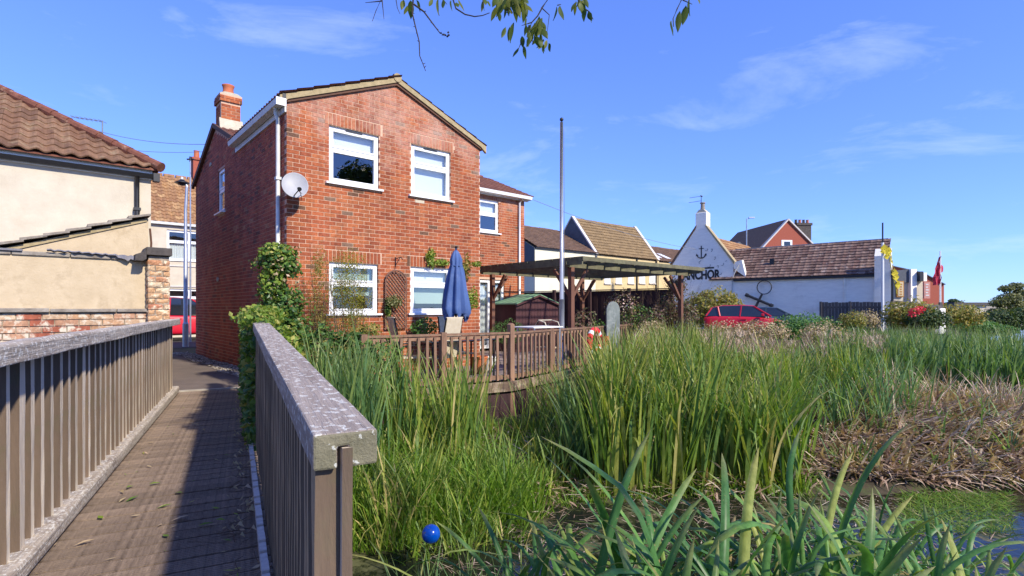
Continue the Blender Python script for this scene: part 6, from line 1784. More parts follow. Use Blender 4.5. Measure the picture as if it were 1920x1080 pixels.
def right_side():
    # red brick gable house behind the wing
    o_ = at(1427, 466, 50); Bf = Frame(o_.x, o_.y, R(6))
    b = thing('brick_gable_house', 'red brick gable with white window and four pot chimney rising behind the pub wing roof', 'house', (o_.x, o_.y, 0), R(6))
    xr_, zr_ = Bf.yplane(1532, 460); xm, zm = Bf.yplane(1477, 413); z0 = Bf.yplane(1427, 467)[1]
    MB().prism([(0, 0), (xr_, 0), (xr_, z0), (xm, zm), (0, z0)], 'y', 0, 9).build('wall', M['brick_far'], b)
    mb = MB(); mb.bar((-.1, 0, z0 - .05), (xm, 0, zm + .08), .35, .12); mb.bar((xm, 0, zm + .08), (xr_ + .2, 0, z0 - .12), .35, .12); mb.build('verge', M['cable_white'], b)
    MB().prism([(xm, zm), (xr_ + .2, z0 - .1), (xr_ + .2, z0 + .02), (xm, zm + .12)], 'y', .2, 9).prism([(xm, zm), (-.2, z0 - .1), (-.2, z0 + .02), (xm, zm + .12)][::-1], 'y', .2, 9).build('roof', M['tile_dark'], b)
    w = [Bf.yplane(1465, 450), Bf.yplane(1485, 464)]
    wf = MB().box(w[0][0], w[1][0], -.04, -.002, w[1][1], w[0][1]).build('window', M['upvc'], b)
    MB().box(w[0][0] + .25, w[1][0] - .2, -.05, -.041, w[1][1] + .18, w[0][1] - .15).build('pane', M['glass_dark'], wf)
    c0, cz = Bf.yplane(1490, 440, 1.0); c1, ct = Bf.yplane(1516, 419, 1.0)
    c = MB().box(c0, c1, .6, 1.5, cz - 1.5, ct - .25).box(c0 - .08, c1 + .08, .52, 1.58, ct - .25, ct - .02).build('chimney', M['stone_dark'], b)
    for k in range(4):
        MB().lathe([(.13, 0), (.11, .32), (.14, .36), (.09, .36)], (c0 + .12 + (c1 - c0 - .24) * k / 3, 1.0, ct - .02), 10).build('chimney_pot', M['terracotta'] if k % 2 else M['stone_dark'], c)
    # slender street lamp behind the pub
    P = at(1400, 578, 52); P.z = 0
    l = thing('street_lamp', 'slim pale street lamp rising behind the white pub roof', 'street lamp', P)
    MB().tube([(0, 0, 0), (0, 0, 10.0)], [.08, .05], 8).build('pole', M['galv'], l)
    MB().tube([(0, 0, 10.0), (.5, 0, 10.15)], .04, 6).box(.2, .75, -.1, .1, 10.08, 10.2).build('lantern', M['galv'], l)
    # small gable roof end behind
    P = at(1384, 470, 44)
    g_ = thing('small_gabled_building', 'small dark gabled roof end peeping over the pub wing ridge', 'building', (P.x, P.y, 0), R(10))
    MB().prism([(-1, 0), (1.2, 0), (1.2, P.z - .0), (.1, P.z + .75), (-1, P.z)], 'y', 0, 4).build('wall', M['slate'], g_)
    # two flag poles and the yellow bunting at the pub's end
    P = at(1655, 600, 26.8); P.z = 0
    f = thing('flagpole', 'white flagpole at the pub corner with yellow bunting tied round it', 'flagpole', P)
    MB().tube([(0, 0, 0), (0, 0, 4.6)], [.07, .06], 10).build('pole', M['white_plastic'], f); MB().tube([(0, 0, 4.6), (0, 0, 5.6)], .035, 8).build('top_mast', M['black'], f)
    rr2 = random.Random(4)
    mb = MB()
    for i in range(26):
        z_ = 4.35 - abs(rr2.gauss(0, .25)) if i < 16 else 4.2 - (i - 16) * .19; x_ = rr2.uniform(-.15, .35) if i < 16 else .25 + (i - 16) * .05
        s_ = rr2.uniform(.08, .2); a_ = rr2.uniform(0, 3)
        mb.add([(x_ - s_ * math.cos(a_), -.1, z_), (x_, -.14, z_ + s_), (x_ + s_ * math.cos(a_), -.08, z_ - .05), (x_, -.12, z_ - s_ * 1.3)], [(0, 1, 2, 3)])
    mb.tube([(0, -.05, 4.5), (.25, -.05, 4.0), (.5, 0, 3.0), (.72, 0, 2.0)], .02, 5)
    o = mb.build('bunting', M['flag_yellow'], f)
    # white end post / drain of the pub's end wall
    P = at(1667, 600, 27.4); P.z = 0
    e = thing('white_pier', 'narrow sunlit white rendered pier with black downpipe at the pub corner', 'pier', P, PANG)
    MB().prism([(-.22, 0), (.30, 0), (.30, 3.3), (.12, 4.4), (-.22, 4.0)], 'y', -.1, .6).build('render', M['white_wall'], e)
    MB().tube([(-.16, -.16, 0), (-.16, -.16, 2.95)], .055, 8).box(-.26, -.02, -.26, -.1, 2.9, 3.25).build('downpipe', M['black'], e)
    # railing timber, mast with red flag
    P = at(1763, 600, 27.0); P.z = 0
    f = thing('red_flag_mast', 'mast with limp dark red flag beyond the pub garden', 'flagpole', P)
    MB().tube([(0, 0, 0), (0, 0, 4.2)], [.05, .03], 8).build('mast', M['white_plastic'], f)
    MB().box(-.16, .16, -.16, .16, 0, 1.3).build('stone_base', M['white_wall'], f, bevel=.04)
    mb = MB(); n_ = 14
    for i in range(n_ + 1):
        z_ = 3.98 - i * .103; w__ = .04 + .30 * math.sin(min(1, i / 9) * 1.5)
        for j in range(5):
            mb.v.append((-w__ * j / 4 * (1 if i > 2 else .6) + .03 * math.sin(i * 1.3 + j) + (.16 if 4 < i < 9 and j == 0 else 0), .06 * math.sin(j * 2.2 + i * .4), z_ - j * .02))
    for i in range(n_):
        for j in range(4):
            a = i * 5 + j; mb.f.append((a, a + 1, a + 6, a + 5))
    mb.build('flag', M['flag_red'], f)
    Q = at(1672, 566, 25.5); Q2 = at(1766, 576, 27)
    t = thing('timber_rail', 'dark horizontal timber rail running to the white mast base', 'rail', (Q.x, Q.y, 0))
    d = Q2 - Vector((Q.x, Q.y, 0)); MB().bar((0, 0, Q.z), d, .12, .16).build('beam', M['wood_grey'], t)
    for k in (.0, .97): MB().box(-.06, .06, -.06, .06, 0, Q.z).build('post', M['wood_grey'], t, Vector((d.x, d.y, 0)) * k)
    # far quay buildings
    P = at(1672, 578, 62)
    q = thing('quay_house', 'cream quayside house with grey slate roof and sign boards', 'building', (P.x, P.y, 0), 0)
    k = 62 / 1000.
    def rect(m_, u0, v0, u1, v1, y0, y1, nm, par=q, lab=None):
        o_ = MB().box((u0 - 1672) * k, (u1 - 1672) * k, y0, y1, CAMZ - (v1 - HZ) * k, CAMZ - (v0 - HZ) * k).build(nm, m_, par)
        if lab: o_['label'] = lab
        return o_
    Z = lambda v: CAMZ - (v - HZ) * k
    rect(M['cream2'], 1660, 530, 1702, 580, 0, 6, 'wall')
    MB().prism([(-1.0, Z(530)), (31 * k, Z(530)), (31 * k, Z(505)), (6 * k, Z(508))], 'y', -.2, 5).build('roof', M['slate'], q)
    rect(M['brick_far'], 1660, 495, 1690, 530, 3, 8, 'gable')
    rect(M['white_wall'], 1702, 505, 1713, 580, -.5, 4, 'wall')
    rect(M['sign_orange'], 1679, 527, 1692, 557, -.25, -.05, 'sign_frame')
    rect(M['sign_cream'], 1681, 529, 1690, 555, -.3, -.24, 'sign_board')
    for i in range(5): rect(M['sign_orange'], 1683.5 + random.uniform(-.5, .5), 532 + i * 4.6, 1687.5 + random.uniform(-.8, .8), 534.6 + i * 4.6, -.32, -.3, 'sign_mark')
    rect(M['black'], 1713, 510, 1719, 528, -1, 3, 'bay')
    rect(M['white_wall'], 1722, 512, 1728, 528, -.8, 3, 'dormer')
    rect(M['sign_pink'], 1718, 530, 1729, 560, -1.2, -1.0, 'sign_board')
    for i in range(5): rect(M['cable_white'], 1720.5, 533 + i * 5, 1726.5 - random.uniform(0, 2), 535.5 + i * 5, -1.22, -1.2, 'sign_mark')
    rect(M['cream2'], 1712, 528, 1730, 580, 0, 5, 'wall')
    P = at(1728, 578, 66)
    b2 = thing('brick_warehouse', 'long red brick building with sloping eaves beyond the flag mast', 'building', (P.x, P.y, 0), 0)
    k2 = .066
    MB().prism([(-4, 0), (42 * k2, 0), (42 * k2, CAMZ + 44 * k2), (20 * k2, CAMZ + 57 * k2), (0, CAMZ + 66 * k2), (-4, CAMZ + 80 * k2)], 'y', 0, 12).build('wall', M['brick_far'], b2)
    mb = MB(); mb.bar((-4, -.1, CAMZ + 80 * k2), (0, -.1, CAMZ + 66.5 * k2), .3, .1); mb.bar((0, -.1, CAMZ + 66.5 * k2), (42 * k2, -.1, CAMZ + 44.5 * k2), .3, .1); mb.build('eaves', M['slate'], b2)
    for u_ in (3, 9): MB().box(u_ * k2, (u_ + 4) * k2, -.05, -.002, CAMZ + 24 * k2, CAMZ + 33 * k2).build('window', M['glass_dark'], b2)
    # low quay shed and wall on the horizon
    P = at(1822, 575, 110)
    s = thing('quay_shed', 'low dark flat roofed shed on the distant quay', 'shed', (P.x, P.y, 0))
    MB().box(-3.4, 3, 0, 5, 0, 1.9).build('wall', M['cream2'], s); MB().box(-4, 3.6, -.5, 5.5, 1.9, 2.5).build('roof', M['wood_grey'], s); MB().box(-4, -3.5, -.5, 0, 0, 1.9).build('post', M['wood_grey'], s)
    P = at(1780, 575, 112)
    s = thing('quay_wall', 'long pale brown quay wall at the far end of the channel', 'wall', (P.x, P.y, 0))
    MB().box(-3, 24, 3, 4, -1.5, 1.75).build('wall_face', M['concrete'], s); MB().box(-3, 24, 2.6, 4, -.15, .25).build('ledge', M['wood_grey'], s)
    # opposite bank strip
    P = at(1880, 632, 40)
right_side()

# ------------------------------------------------------------------ overhead cables
def cable(u0, v0, Y0, u1, v1, Y1, sag, r, label):
    a = at(u0, v0, Y0); b = at(u1, v1, Y1); pts = []
    for i in range(13):
        k = i / 12; p = a.lerp(b, k); p.z -= sag * 4 * k * (1 - k); pts.append(p)
    o = MB().tube(pts, r, 5).build('overhead_cable', M['wire']); tag(o, label, 'cable')
cable(150, 235, 22, 405, 270, 19, .25, .012, 'upper thin cable crossing the sky left of the chimney')
cable(150, 266, 22, 405, 283, 19.5, .2, .010, 'lower thin cable crossing the sky beside the lamp lantern')
cable(885, 325, 19, 1330, 470, 36, .5, .012, 'long faint cable running from the brick house towards the white pub')
# ------------------------------------------------------------------ vegetation
def blades(name, X, Y, Z, h, w, lean, droop, m, az=None, seg=6, kink=0.12, fold=0.0, rnd=None, twist=0.7, kink_amt=(1.2, 2.4), parent=None, label=None, cat=None, kind='stuff', lean_sd=0.08):
    n = len(X)
    az = rng.uniform(0, 2 * np.pi, n) if az is None else az
    th0 = np.abs(rng.normal(lean, lean_sd, n)); dr = droop * rng.uniform(0.3, 1.7, n)
    kk = rng.uniform(0, 1, n) < kink; tk = rng.uniform(0.45, 0.9, n); ka = rng.uniform(*kink_amt, n) * kk
    base = np.stack([X, Y, Z], -1)
    d = np.stack([np.cos(az), np.sin(az), np.zeros(n)], -1)
    ph0 = az + np.pi / 2 + rng.uniform(-0.8, 0.8, n); tw = rng.uniform(-twist, twist, n)
    P = base.copy(); cols = 3 if fold else 2
    rows = []; T = []
    for i in range(seg + 1):
        t = i / seg
        th = th0 + dr * t ** 2 + ka * np.clip((t - tk) * 6, 0, 1)
        ww = w * (1 - t ** 2.6) * (0.55 + 0.45 * min(1, t * 3 + .2)) + 0.0004
        ph = ph0 + tw * t
        s = np.stack([np.cos(ph), np.sin(ph), 0 * ph], -1) * ww[:, None] * 0.5
        if fold:
            nrm = np.cross(s, d * np.sin(th)[:, None] + np.array([0, 0, 1.0]) * np.cos(th)[:, None])
            rows.append(np.stack([P - s, P + nrm * fold, P + s], 1))
        else:
            rows.append(np.stack([P - s, P + s], 1))
        T.append(t)
        step = (h / seg)[:, None]
        P = P + (d * np.sin(th)[:, None] + np.array([0, 0, 1.0]) * np.cos(th)[:, None]) * step
        P[:, 2] = np.maximum(P[:, 2], base[:, 2] - 0.02 + 0.0 * t) if kink_amt[1] > 2 else P[:, 2]
    V = np.stack(rows, 1)                       # n, seg+1, cols, 3
    vi = np.arange(n * (seg + 1) * cols).reshape(n, seg + 1, cols)
    Fq = np.stack([vi[:, :-1, :-1], vi[:, :-1, 1:], vi[:, 1:, 1:], vi[:, 1:, :-1]], -1).reshape(-1, 4)
    tt = np.broadcast_to(np.array(T)[None, :, None], (n, seg + 1, cols)).ravel()
    rn = rng.uniform(0, 1, n) if rnd is None else rnd
    rv = np.broadcast_to(rn[:, None, None], (n, seg + 1, cols)).ravel()
    me = np_mesh(name, V.reshape(-1, 3), Fq, m, {'tt': tt, 'rnd': rv}, smooth=True)
    o = bpy.data.objects.new(name, me)
    if parent: o.parent = parent
    if label: tag(o, label, cat, kind=kind)
    return link(o)

def scatter(n, u0, u1, Y0, Y1, reject=None, pw=1.0):
    """n points with photo columns u0..u1 and depths Y0..Y1, evenly per area"""
    Y = np.sqrt(rng.uniform(Y0 ** 2, Y1 ** 2, n * 2)); u = rng.uniform(u0, u1, n * 2)
    X = (u - 960) / F * Y
    ok = (Y < bank_y(X) - 0.15)
    if reject is not None: ok &= ~reject(X, Y)
    X, Y = X[ok][:n], Y[ok][:n]
    return X, Y, height(X, Y) - 0.03
def clumped(n, k, spread, *a, **kw):
    cx, cy, _ = scatter(k, *a, **kw)
    i = rng.integers(0, len(cx), n)
    X = cx[i] + rng.normal(0, spread, n); Y = cy[i] + rng.normal(0, spread, n)
    ok = Y < bank_y(X) - 0.1
    return X[ok], Y[ok], height(X[ok], Y[ok]) - 0.03, i[ok]
def field(name, n, k, spread, rect, h, w, m, label, cat_, lean=.1, droop=.35, **kw):
    X, Y, Z, ci = clumped(n, k, spread, *rect)
    ch = rng.uniform(.82, 1.12, k + 1)[ci]
    H_ = rng.uniform(h[0], h[1], len(X)) * ch
    rnd = np.clip(rng.uniform(0, 1, len(X)) * .7 + rng.uniform(0, .3, k + 1)[ci], 0, 1)
    return blades(name, X, Y, Z, H_, rng.uniform(w[0], w[1], len(X)), lean, droop, m, rnd=rnd, label=label, cat=cat_, **kw)

# tall reed bed in the middle
field('reed_bed', 1650, 84, .07, (1120, 1340, 6.3, 9.0), (1.25, 1.85), (.030, .056), M['reed'], 'dense tall green reeds in the middle of the channel', None, kink=.28, lean=.14, droop=.5)
field('reed_bed', 1050, 60, .07, (1330, 1500, 6.3, 9.0), (1.05, 1.6), (.030, .056), M['reed'], 'slightly lower reeds at the right end of the middle bed', None, kink=.3, lean=.16, droop=.6)
field('reed_bed', 600, 50, .08, (1050, 1150, 6.6, 9.0), (.9, 1.45), (.02, .036), M['reed_blue'], 'dark leaning reeds at the left end of the middle bed', None, kink=.2, lean=.2, droop=.6)
field('reed_bed', 1500, 120, .10, (1180, 1330, 9.0, 12.0), (1.35, 1.72), (.02, .038), M['reed'], 'further yellow green reeds below the right pergola post', None, lean=.14, kink=.2)
field('reed_bed', 1700, 120, .10, (1330, 1660, 9.0, 12.0), (.8, 1.15), (.02, .038), M['reed'], 'further reeds in front of the parked hatchback', None, lean=.16)
# buff plumes over the back of the bed
def plumes(n, rect, h, label):
    X, Y, Z = scatter(n, *rect); H_ = rng.uniform(h[0], h[1], len(X))
    blades('reed_stems', X, Y, Z, H_, np.full(len(X), .008), .06, .1, M['dead'], seg=3, kink=0, label=label + ', their thin stems')
    k = 26; i = np.repeat(np.arange(len(X)), k)
    blades('reed_plumes', X[i] + rng.normal(0, .03, len(i)), Y[i] + rng.normal(0, .03, len(i)), Z[i] + H_[i] - rng.uniform(0, .24, len(i)), rng.uniform(.05, .15, len(i)), rng.uniform(.006, .014, len(i)), .5, 1.0, M['dead'], seg=2, kink=0, label=label, lean_sd=.3)
plumes(120, (1190, 1420, 9.2, 12.5), (1.2, 1.5), 'buff reed plumes between the fence end and the hatchback')
plumes(120, (1400, 1680, 9.5, 13.0), (1.05, 1.35), 'buff reed plumes in front of the white wing')
# bright reeds to the right
field('reed_bed', 2800, 170, .10, (1540, 1945, 10.4, 13.0), (1.15, 1.55), (.03, .06), M['reed_blue'], 'blue green reeds along the far right bank', None, droop=.5, kink=.2, lean=.16)
field('reed_bed', 1500, 120, .10, (1560, 2000, 13.2, 17.0), (1.3, 1.55), (.026, .042), M['reed_blue'], 'back row of reeds behind the right reed bed', None, droop=.45)
field('reed_bed', 620, 70, .08, (1460, 1720, 7.8, 10.4), (.7, 1.25), (.018, .034), M['reed_blue'], 'scattered green reeds rising from the dead stalks', None, lean=.25, droop=.7, kink=.3)
# reeds by the patio fence and the bridge
field('reed_bed', 150, 28, .06, (700, 1060, 7.8, 8.9), (.7, 1.45), (.012, .022), M['reed'], 'thin reeds growing up in front of the patio fence', None, lean=.2, kink=.25)
field('reed_bed', 300, 17, .06, (730, 900, 6.0, 7.8), (1.2, 1.85), (.024, .042), M['reed'], 'taller loose reeds crossing the left half of the fence', None, lean=.16, kink=.2)
field('reed_bed', 480, 30, .08, (590, 715, 5.6, 7.8), (1.3, 1.9), (.024, .046), M['reed_blue'], 'reeds pressed against the right handrail', None, lean=.12, droop=.5, kink=.2)
field('reed_bed', 230, 22, .09, (1000, 1120, 7.0, 9.8), (.8, 1.45), (.013, .022), M['reed'], 'leaning reeds around the lifebuoy', None, lean=.3, droop=.8, kink=.3)
# lush grass and rushes on the marsh
field('marsh_grass', 7500, 520, .07, (690, 1120, 5.9, 9.0), (.12, .34), (.008, .018), M['grass'], 'bright short grass on the wet flat below the patio', None, lean=.25, droop=1.5, kink=.2, seg=5)
field('marsh_grass', 420, 22, .09, (720, 1110, 6.1, 7.5), (.4, .8), (.018, .034), M['reed'], 'green tufts of rushes standing in the bright grass', None, lean=.22, droop=.8, kink=.25)
field('marsh_grass', 3800, 150, .08, (625, 1010, 4.75, 6.3), (.35, .85), (.010, .022), M['grass'], 'long drooping grass at the water edge left of the middle', None, lean=.25, droop=1.3, kink=.3, seg=6)
field('marsh_grass', 900, 34, .08, (640, 960, 4.8, 6.2), (.6, 1.05), (.014, .026), M['reed'], 'taller rushes among the grass beside the handrail end', None, lean=.2, droop=.9, kink=.3)
field('marsh_grass', 2200, 300, .09, (1100, 1520, 6.0, 6.9), (.12, .4), (.006, .014), M['grass'], 'low weeds at the foot of the middle reed bed', None, lean=.4, droop=1.2, kink=.3, seg=5)
field('marsh_grass', 2600, 260, .14, (1300, 1700, 11.5, 19.0), (.45, .85), (.016, .034), M['grass'], 'rough grass on the bank below the hatchback and white wing', None, lean=.25, droop=.9, kink=.2, seg=4)
field('marsh_grass', 1200, 140, .12, (1180, 1330, 11.5, 16.0), (.5, .9), (.014, .03), M['reed'], 'rough grass on the bank beside the fence end', None, lean=.25, droop=.9, kink=.2, seg=4)
n_ = 5200
gx = rng.uniform(6, 21, n_); gy = rng.uniform(17.5, 28, n_); ok = (gy > bank_y(gx) - .3) & (gx / gy > .33) & (gx / gy < .72)
gx, gy = gx[ok], gy[ok]
blades('rough_grass', gx, gy, height(gx, gy) - .02, rng.uniform(.15, .5, len(gx)), rng.uniform(.02, .04, len(gx)), .25, .8, M['grass'], seg=3, label='rough grass around the parked cars and along the white wing')
# flattened dead reeds
def dead_field(n, rect, label, l=(.25, .75)):
    X, Y, Z = scatter(n, *rect)
    az = -1.9 + 1.5 * vnoise(X, Y, 1.9, 8) + rng.normal(0, .75, len(X))
    Z = Z + rng.uniform(0.02, .16, len(X))
    blades('dead_reeds', X, Y, Z, rng.uniform(l[0], l[1], len(X)), rng.uniform(.018, .046, len(X)), 1.3, .3, M['dead'], az=az, seg=4, kink=.35, kink_amt=(.3, 1.0), label=label, twist=1.6, lean_sd=.35)
dead_field(7000, (1490, 1960, 6.6, 10.2), 'flattened pinkish brown dead reeds on the right mound', (.2, .55))
field('reed_bed', 700, 52, .06, (1480, 1920, 6.8, 10.2), (.25, .65), (.016, .03), M['reed_blue'], 'green shoots breaking through the dead reeds', None, lean=.4, droop=.9, kink=.3)
dead_field(1800, (1060, 1500, 6.2, 9.0), 'dead stalks lying between the green reed stems', (.2, .5))
dead_field(900, (700, 1100, 5.6, 8.6), 'dead stalks lying in the marsh grass', (.15, .45))
field('dead_reeds', 1300, 110, .08, (1380, 1920, 8.8, 11.5), (.4, 1.0), (.012, .026), M['dead'], 'upright withered stalks at the edge of the right bed', None, lean=.4, droop=.8, kink=.5)
# floating weed on the water
X, Y, Z = scatter(2600, 1690, 1900, 5.2, 6.3); Z = Z * 0 + WATER_Z + .01
blades('floating_weed', X, Y, Z, rng.uniform(.06, .2, len(X)), rng.uniform(.004, .01, len(X)), 1.3, .2, M['grass'], seg=3, label='bright mat of floating weed on the right', kink=0)
X, Y, Z = scatter(1500, 800, 1900, 4.4, 6.4); Z = Z * 0 + WATER_Z + .006
blades('floating_debris', X, Y, Z, rng.uniform(.04, .22, len(X)), rng.uniform(.003, .012, len(X)), 1.5, .05, M['dead'], seg=2, label='dead leaf bits floating on the dark water', kink=0)

# ---- broad glaucous flag leaves in the foreground: each leaf a part of its plant
def leaf_mesh(i, L_, w_, droop, kink):
    r_ = np.random.default_rng(100 + i)
    n = 12; rows = []; P = np.zeros(3); T = []
    th0 = r_.uniform(.03, .38)
    for k in range(n + 1):
        t = k / n
        th = th0 + droop * t ** 2.2 + (kink * min(1, max(0, (t - .62) * 8)))
        ww = w_ * math.sqrt(max(0, 1 - t ** 5)) * (.7 + .3 * math.sin(min(1, t * 1.5) * 1.57)) + .0008
        dv = np.array([math.sin(th), 0, math.cos(th)])
        nr = np.array([math.cos(th), 0, -math.sin(th)])
        tw_ = .5 * math.sin(i * 1.7) * t
        s_ = (np.array([0, 1, 0]) * math.cos(tw_) + nr * math.sin(tw_)) * ww / 2
        mid = P - nr * ww * .16
        rows += [P - s_, P - s_ * .45 - nr * ww * .1, mid, P + s_ * .45 - nr * ww * .1, P + s_]; T += [t] * 5
        P = P + dv * L_ / n
    Fq = []
    for k in range(n):
        for j in range(4):
            a = k * 5 + j; Fq.append((a, a + 1, a + 6, a + 5))
    return np_mesh('leaf', rows, Fq, M['leafbig'], {'tt': T, 'rnd': [r_.uniform(0, 1)] * len(T)}, smooth=True)
LV = [leaf_mesh(i, 1.0, random.uniform(.022, .040), random.choice([.7, 1.2, 1.7, 2.1, 2.5, 2.9]), random.choice([0, 0, 0, .6])) for i in range(22)]
def flag_plant(u, v, Y, n, hmin, hmax, label, spread=.07, tilt=.25):
    a = at(u, v, Y)
    p = thing('flag_plant', label, 'plant', (a.x, a.y, WATER_Z - .03), 0, 'broad leaved flag plants in the foreground water')
    n = int(n * 1.25)
    for k in range(int(n * 1.8)):
        az = random.uniform(0, 6.28); s_ = random.uniform(hmin * (.8 if k > n else 1), hmax * (.95 if k > n else 1.05)) * .93
        inst('leaf', random.choice(LV), p, (random.gauss(0, spread), random.gauss(0, spread), 0), (random.uniform(-tilt, tilt), random.uniform(-.05, tilt), az), (s_ * random.uniform(.85, 1.15), s_ * random.uniform(.8, 1.15), s_))
plants = [
 (1120, 1000, 2.75, 12, 1.35, 1.75, 'clump of long arching leaves furthest left at the bottom edge'),
 (1215, 1000, 2.35, 14, 1.3, 1.55, 'low bushy clump right of the leftmost arching leaves'),
 (1345, 1000, 2.70, 15, 1.45, 1.95, 'tall clump whose two upright tips rise highest near the centre'),
 (1300, 1000, 2.10, 14, 1.25, 1.5, 'dense low clump in front of the tall central one'),
 (1430, 1000, 2.45, 14, 1.3, 1.6, 'clump of bent leaves just right of the tall central one'),
 (1545, 1000, 2.50, 15, 1.4, 1.72, 'dark green clump with broad leaves beside open water'),
 (1610, 1000, 2.9, 13, 1.4, 1.75, 'clump with slim upright leaves before the dead reeds'),
 (1700, 1000, 2.35, 14, 1.25, 1.52, 'clump with broad leaves bending to the right'),
 (1800, 1000, 2.2, 12, 1.2, 1.42, 'sprawling clump close to the lower right corner'),
 (1505, 1000, 3.3, 9, 1.3, 1.8, 'narrow clump standing alone in front of the reed bed'),
 (1890, 1000, 2.6, 9, 1.15, 1.4, 'clump cut by the right edge'),
 (1255, 1000, 2.95, 12, 1.15, 1.5, 'clump behind the low bushy one, with leaves leaning both ways'),
 (1480, 1000, 2.1, 13, 1.1, 1.4, 'low clump at the bottom edge before the open water'),
 (1640, 1000, 2.15, 13, 1.1, 1.4, 'low clump at the bottom edge right of the dark green one'),
 (1575, 1000, 2.75, 15, 1.0, 1.38, 'bushy arching clump behind the broad dark one'),
 (1655, 1000, 3.25, 14, .95, 1.3, 'bushy clump nearest to the dead reeds'),
 (1745, 1000, 2.75, 15, 1.0, 1.35, 'bushy arching clump left of the corner'),
 (1850, 1000, 2.5, 14, 1.05, 1.35, 'bushy clump filling the lower right corner'),
 (1395, 1000, 2.9, 14, 1.05, 1.4, 'bushy clump between the central tall one and the open water'),
 (1165, 1000, 3.0, 12, .95, 1.3, 'bushy clump behind the leftmost arching leaves'),
 (1480, 1000, 2.65, 13, 1.05, 1.4, 'bushy clump between the narrow one and the broad dark one'),
 (1800, 1000, 3.3, 11, .9, 1.2, 'bushy clump beside the mat of floating weed'),
 (1560, 1000, 3.9, 10, .85, 1.15, 'far low clump at the water edge left of the dead reeds'),
 (1650, 1000, 4.2, 10, .8, 1.1, 'far low clump directly in front of the dead reeds'),
 (1760, 1000, 4.0, 10, .75, 1.0, 'far low clump below the floating weed'),
 (1700, 1000, 3.5, 12, .85, 1.2, 'arching clump in the middle of the open water'),
 (1880, 1000, 3.4, 10, .8, 1.05, 'low clump on the far side of the lower right corner'),
 (1240, 1000, 3.6, 10, .8, 1.15, 'low clump on the water behind the arching leaves'),
 (1340, 1000, 3.9, 9, .8, 1.1, 'low clump at the foot of the middle reeds'),
 (1460, 1000, 3.8, 9, .8, 1.15, 'low clump beside the narrow one at the foot of the reeds'),
 (1020, 1000, 3.3, 10, .95, 1.3, 'small clump in the water right of the blue ball'),
 (950, 1000, 3.4, 10, .9, 1.3, 'upright clump nearest to the blue ball'),
]
for a_ in plants: flag_plant(*a_)
field('marsh_grass', 900, 50, .07, (760, 1060, 3.3, 4.2), (.5, .95), (.012, .022), M['reed_blue'], 'slim blades rising from the water at the bottom', None, lean=.2, droop=.8)

# ---- leaves on bushes, ivy and trees
def leaf_cloud(blobs, n, size, m, name, parent, seed=0, shell=.55, down=0.0, asp=.62):
    """blobs: (cx,cy,cz, rx,ry,rz, weight). leaves = folded rhombs spread through the blobs"""
    r_ = np.random.default_rng(seed)
    W_ = np.array([b_[6] for b_ in blobs], float); W_ /= W_.sum()
    bi = r_.choice(len(blobs), n, p=W_); B_ = np.array([b_[:6] for b_ in blobs], float)[bi]
    d = r_.normal(size=(n, 3)); d /= np.linalg.norm(d, axis=1)[:, None]
    rad = shell + (1 - shell) * r_.uniform(0, 1, n) ** .6
    rad *= 1 + .18 * np.sin(d[:, 0] * 7 + bi) * np.cos(d[:, 2] * 6 + bi * 2)
    C = B_[:, :3] + d * B_[:, 3:6] * rad[:, None]
    nrm = d + r_.normal(size=(n, 3)) * .7 + np.array([0, 0, .35]); nrm /= np.linalg.norm(nrm, axis=1)[:, None]
    a = np.cross(nrm, r_.normal(size=(n, 3))); a[:, 2] -= down; a -= nrm * (a * nrm).sum(1)[:, None]; a /= np.linalg.norm(a, axis=1)[:, None]
    b_ = np.cross(nrm, a)
    s = (size * r_.uniform(.6, 1.35, n))[:, None]
    V = np.stack([C - a * s, C + b_ * s * asp - nrm * s * .12, C + a * s, C - b_ * s * asp - nrm * s * .12], 1).reshape(-1, 3)
    Fq = np.arange(n * 4).reshape(n, 4)
    o = bpy.data.objects.new(name, np_mesh(name, V, Fq, m)); o.parent = parent
    return link(o)
def twiggy(parent, n, r_, h, m, seed, name='stems', rad=.006, base=(0, 0, 0)):
    rr_ = random.Random(seed); mb = MB()
    for i in range(n):
        a = rr_.uniform(0, 6.28); x = base[0] + rr_.gauss(0, r_ * .3); y = base[1] + rr_.gauss(0, r_ * .3)
        pts = [(x, y, base[2])]; l = h * rr_.uniform(.6, 1.05)
        for k in range(1, 6):
            pts.append((x + math.cos(a) * r_ * (k / 5) ** 1.5 + rr_.gauss(0, .02), y + math.sin(a) * r_ * (k / 5) ** 1.5 + rr_.gauss(0, .02), base[2] + l * k / 5))
        mb.tube(pts, [rad * (1.2 - .2 * k) for k in range(6)], 4)
    return mb.build(name, m, parent)
def bush(name, label, cat, loc, blobs, n, size, m, seed, stems=(14, .4, 1.0), fol='foliage', sm=None, **kw):
    b = thing(name, label, cat, loc)
    leaf_cloud(blobs, n, size, m, fol, b, seed, **kw)
    if stems: twiggy(b, stems[0], stems[1], stems[2], sm or M['stem'], seed)
    return b
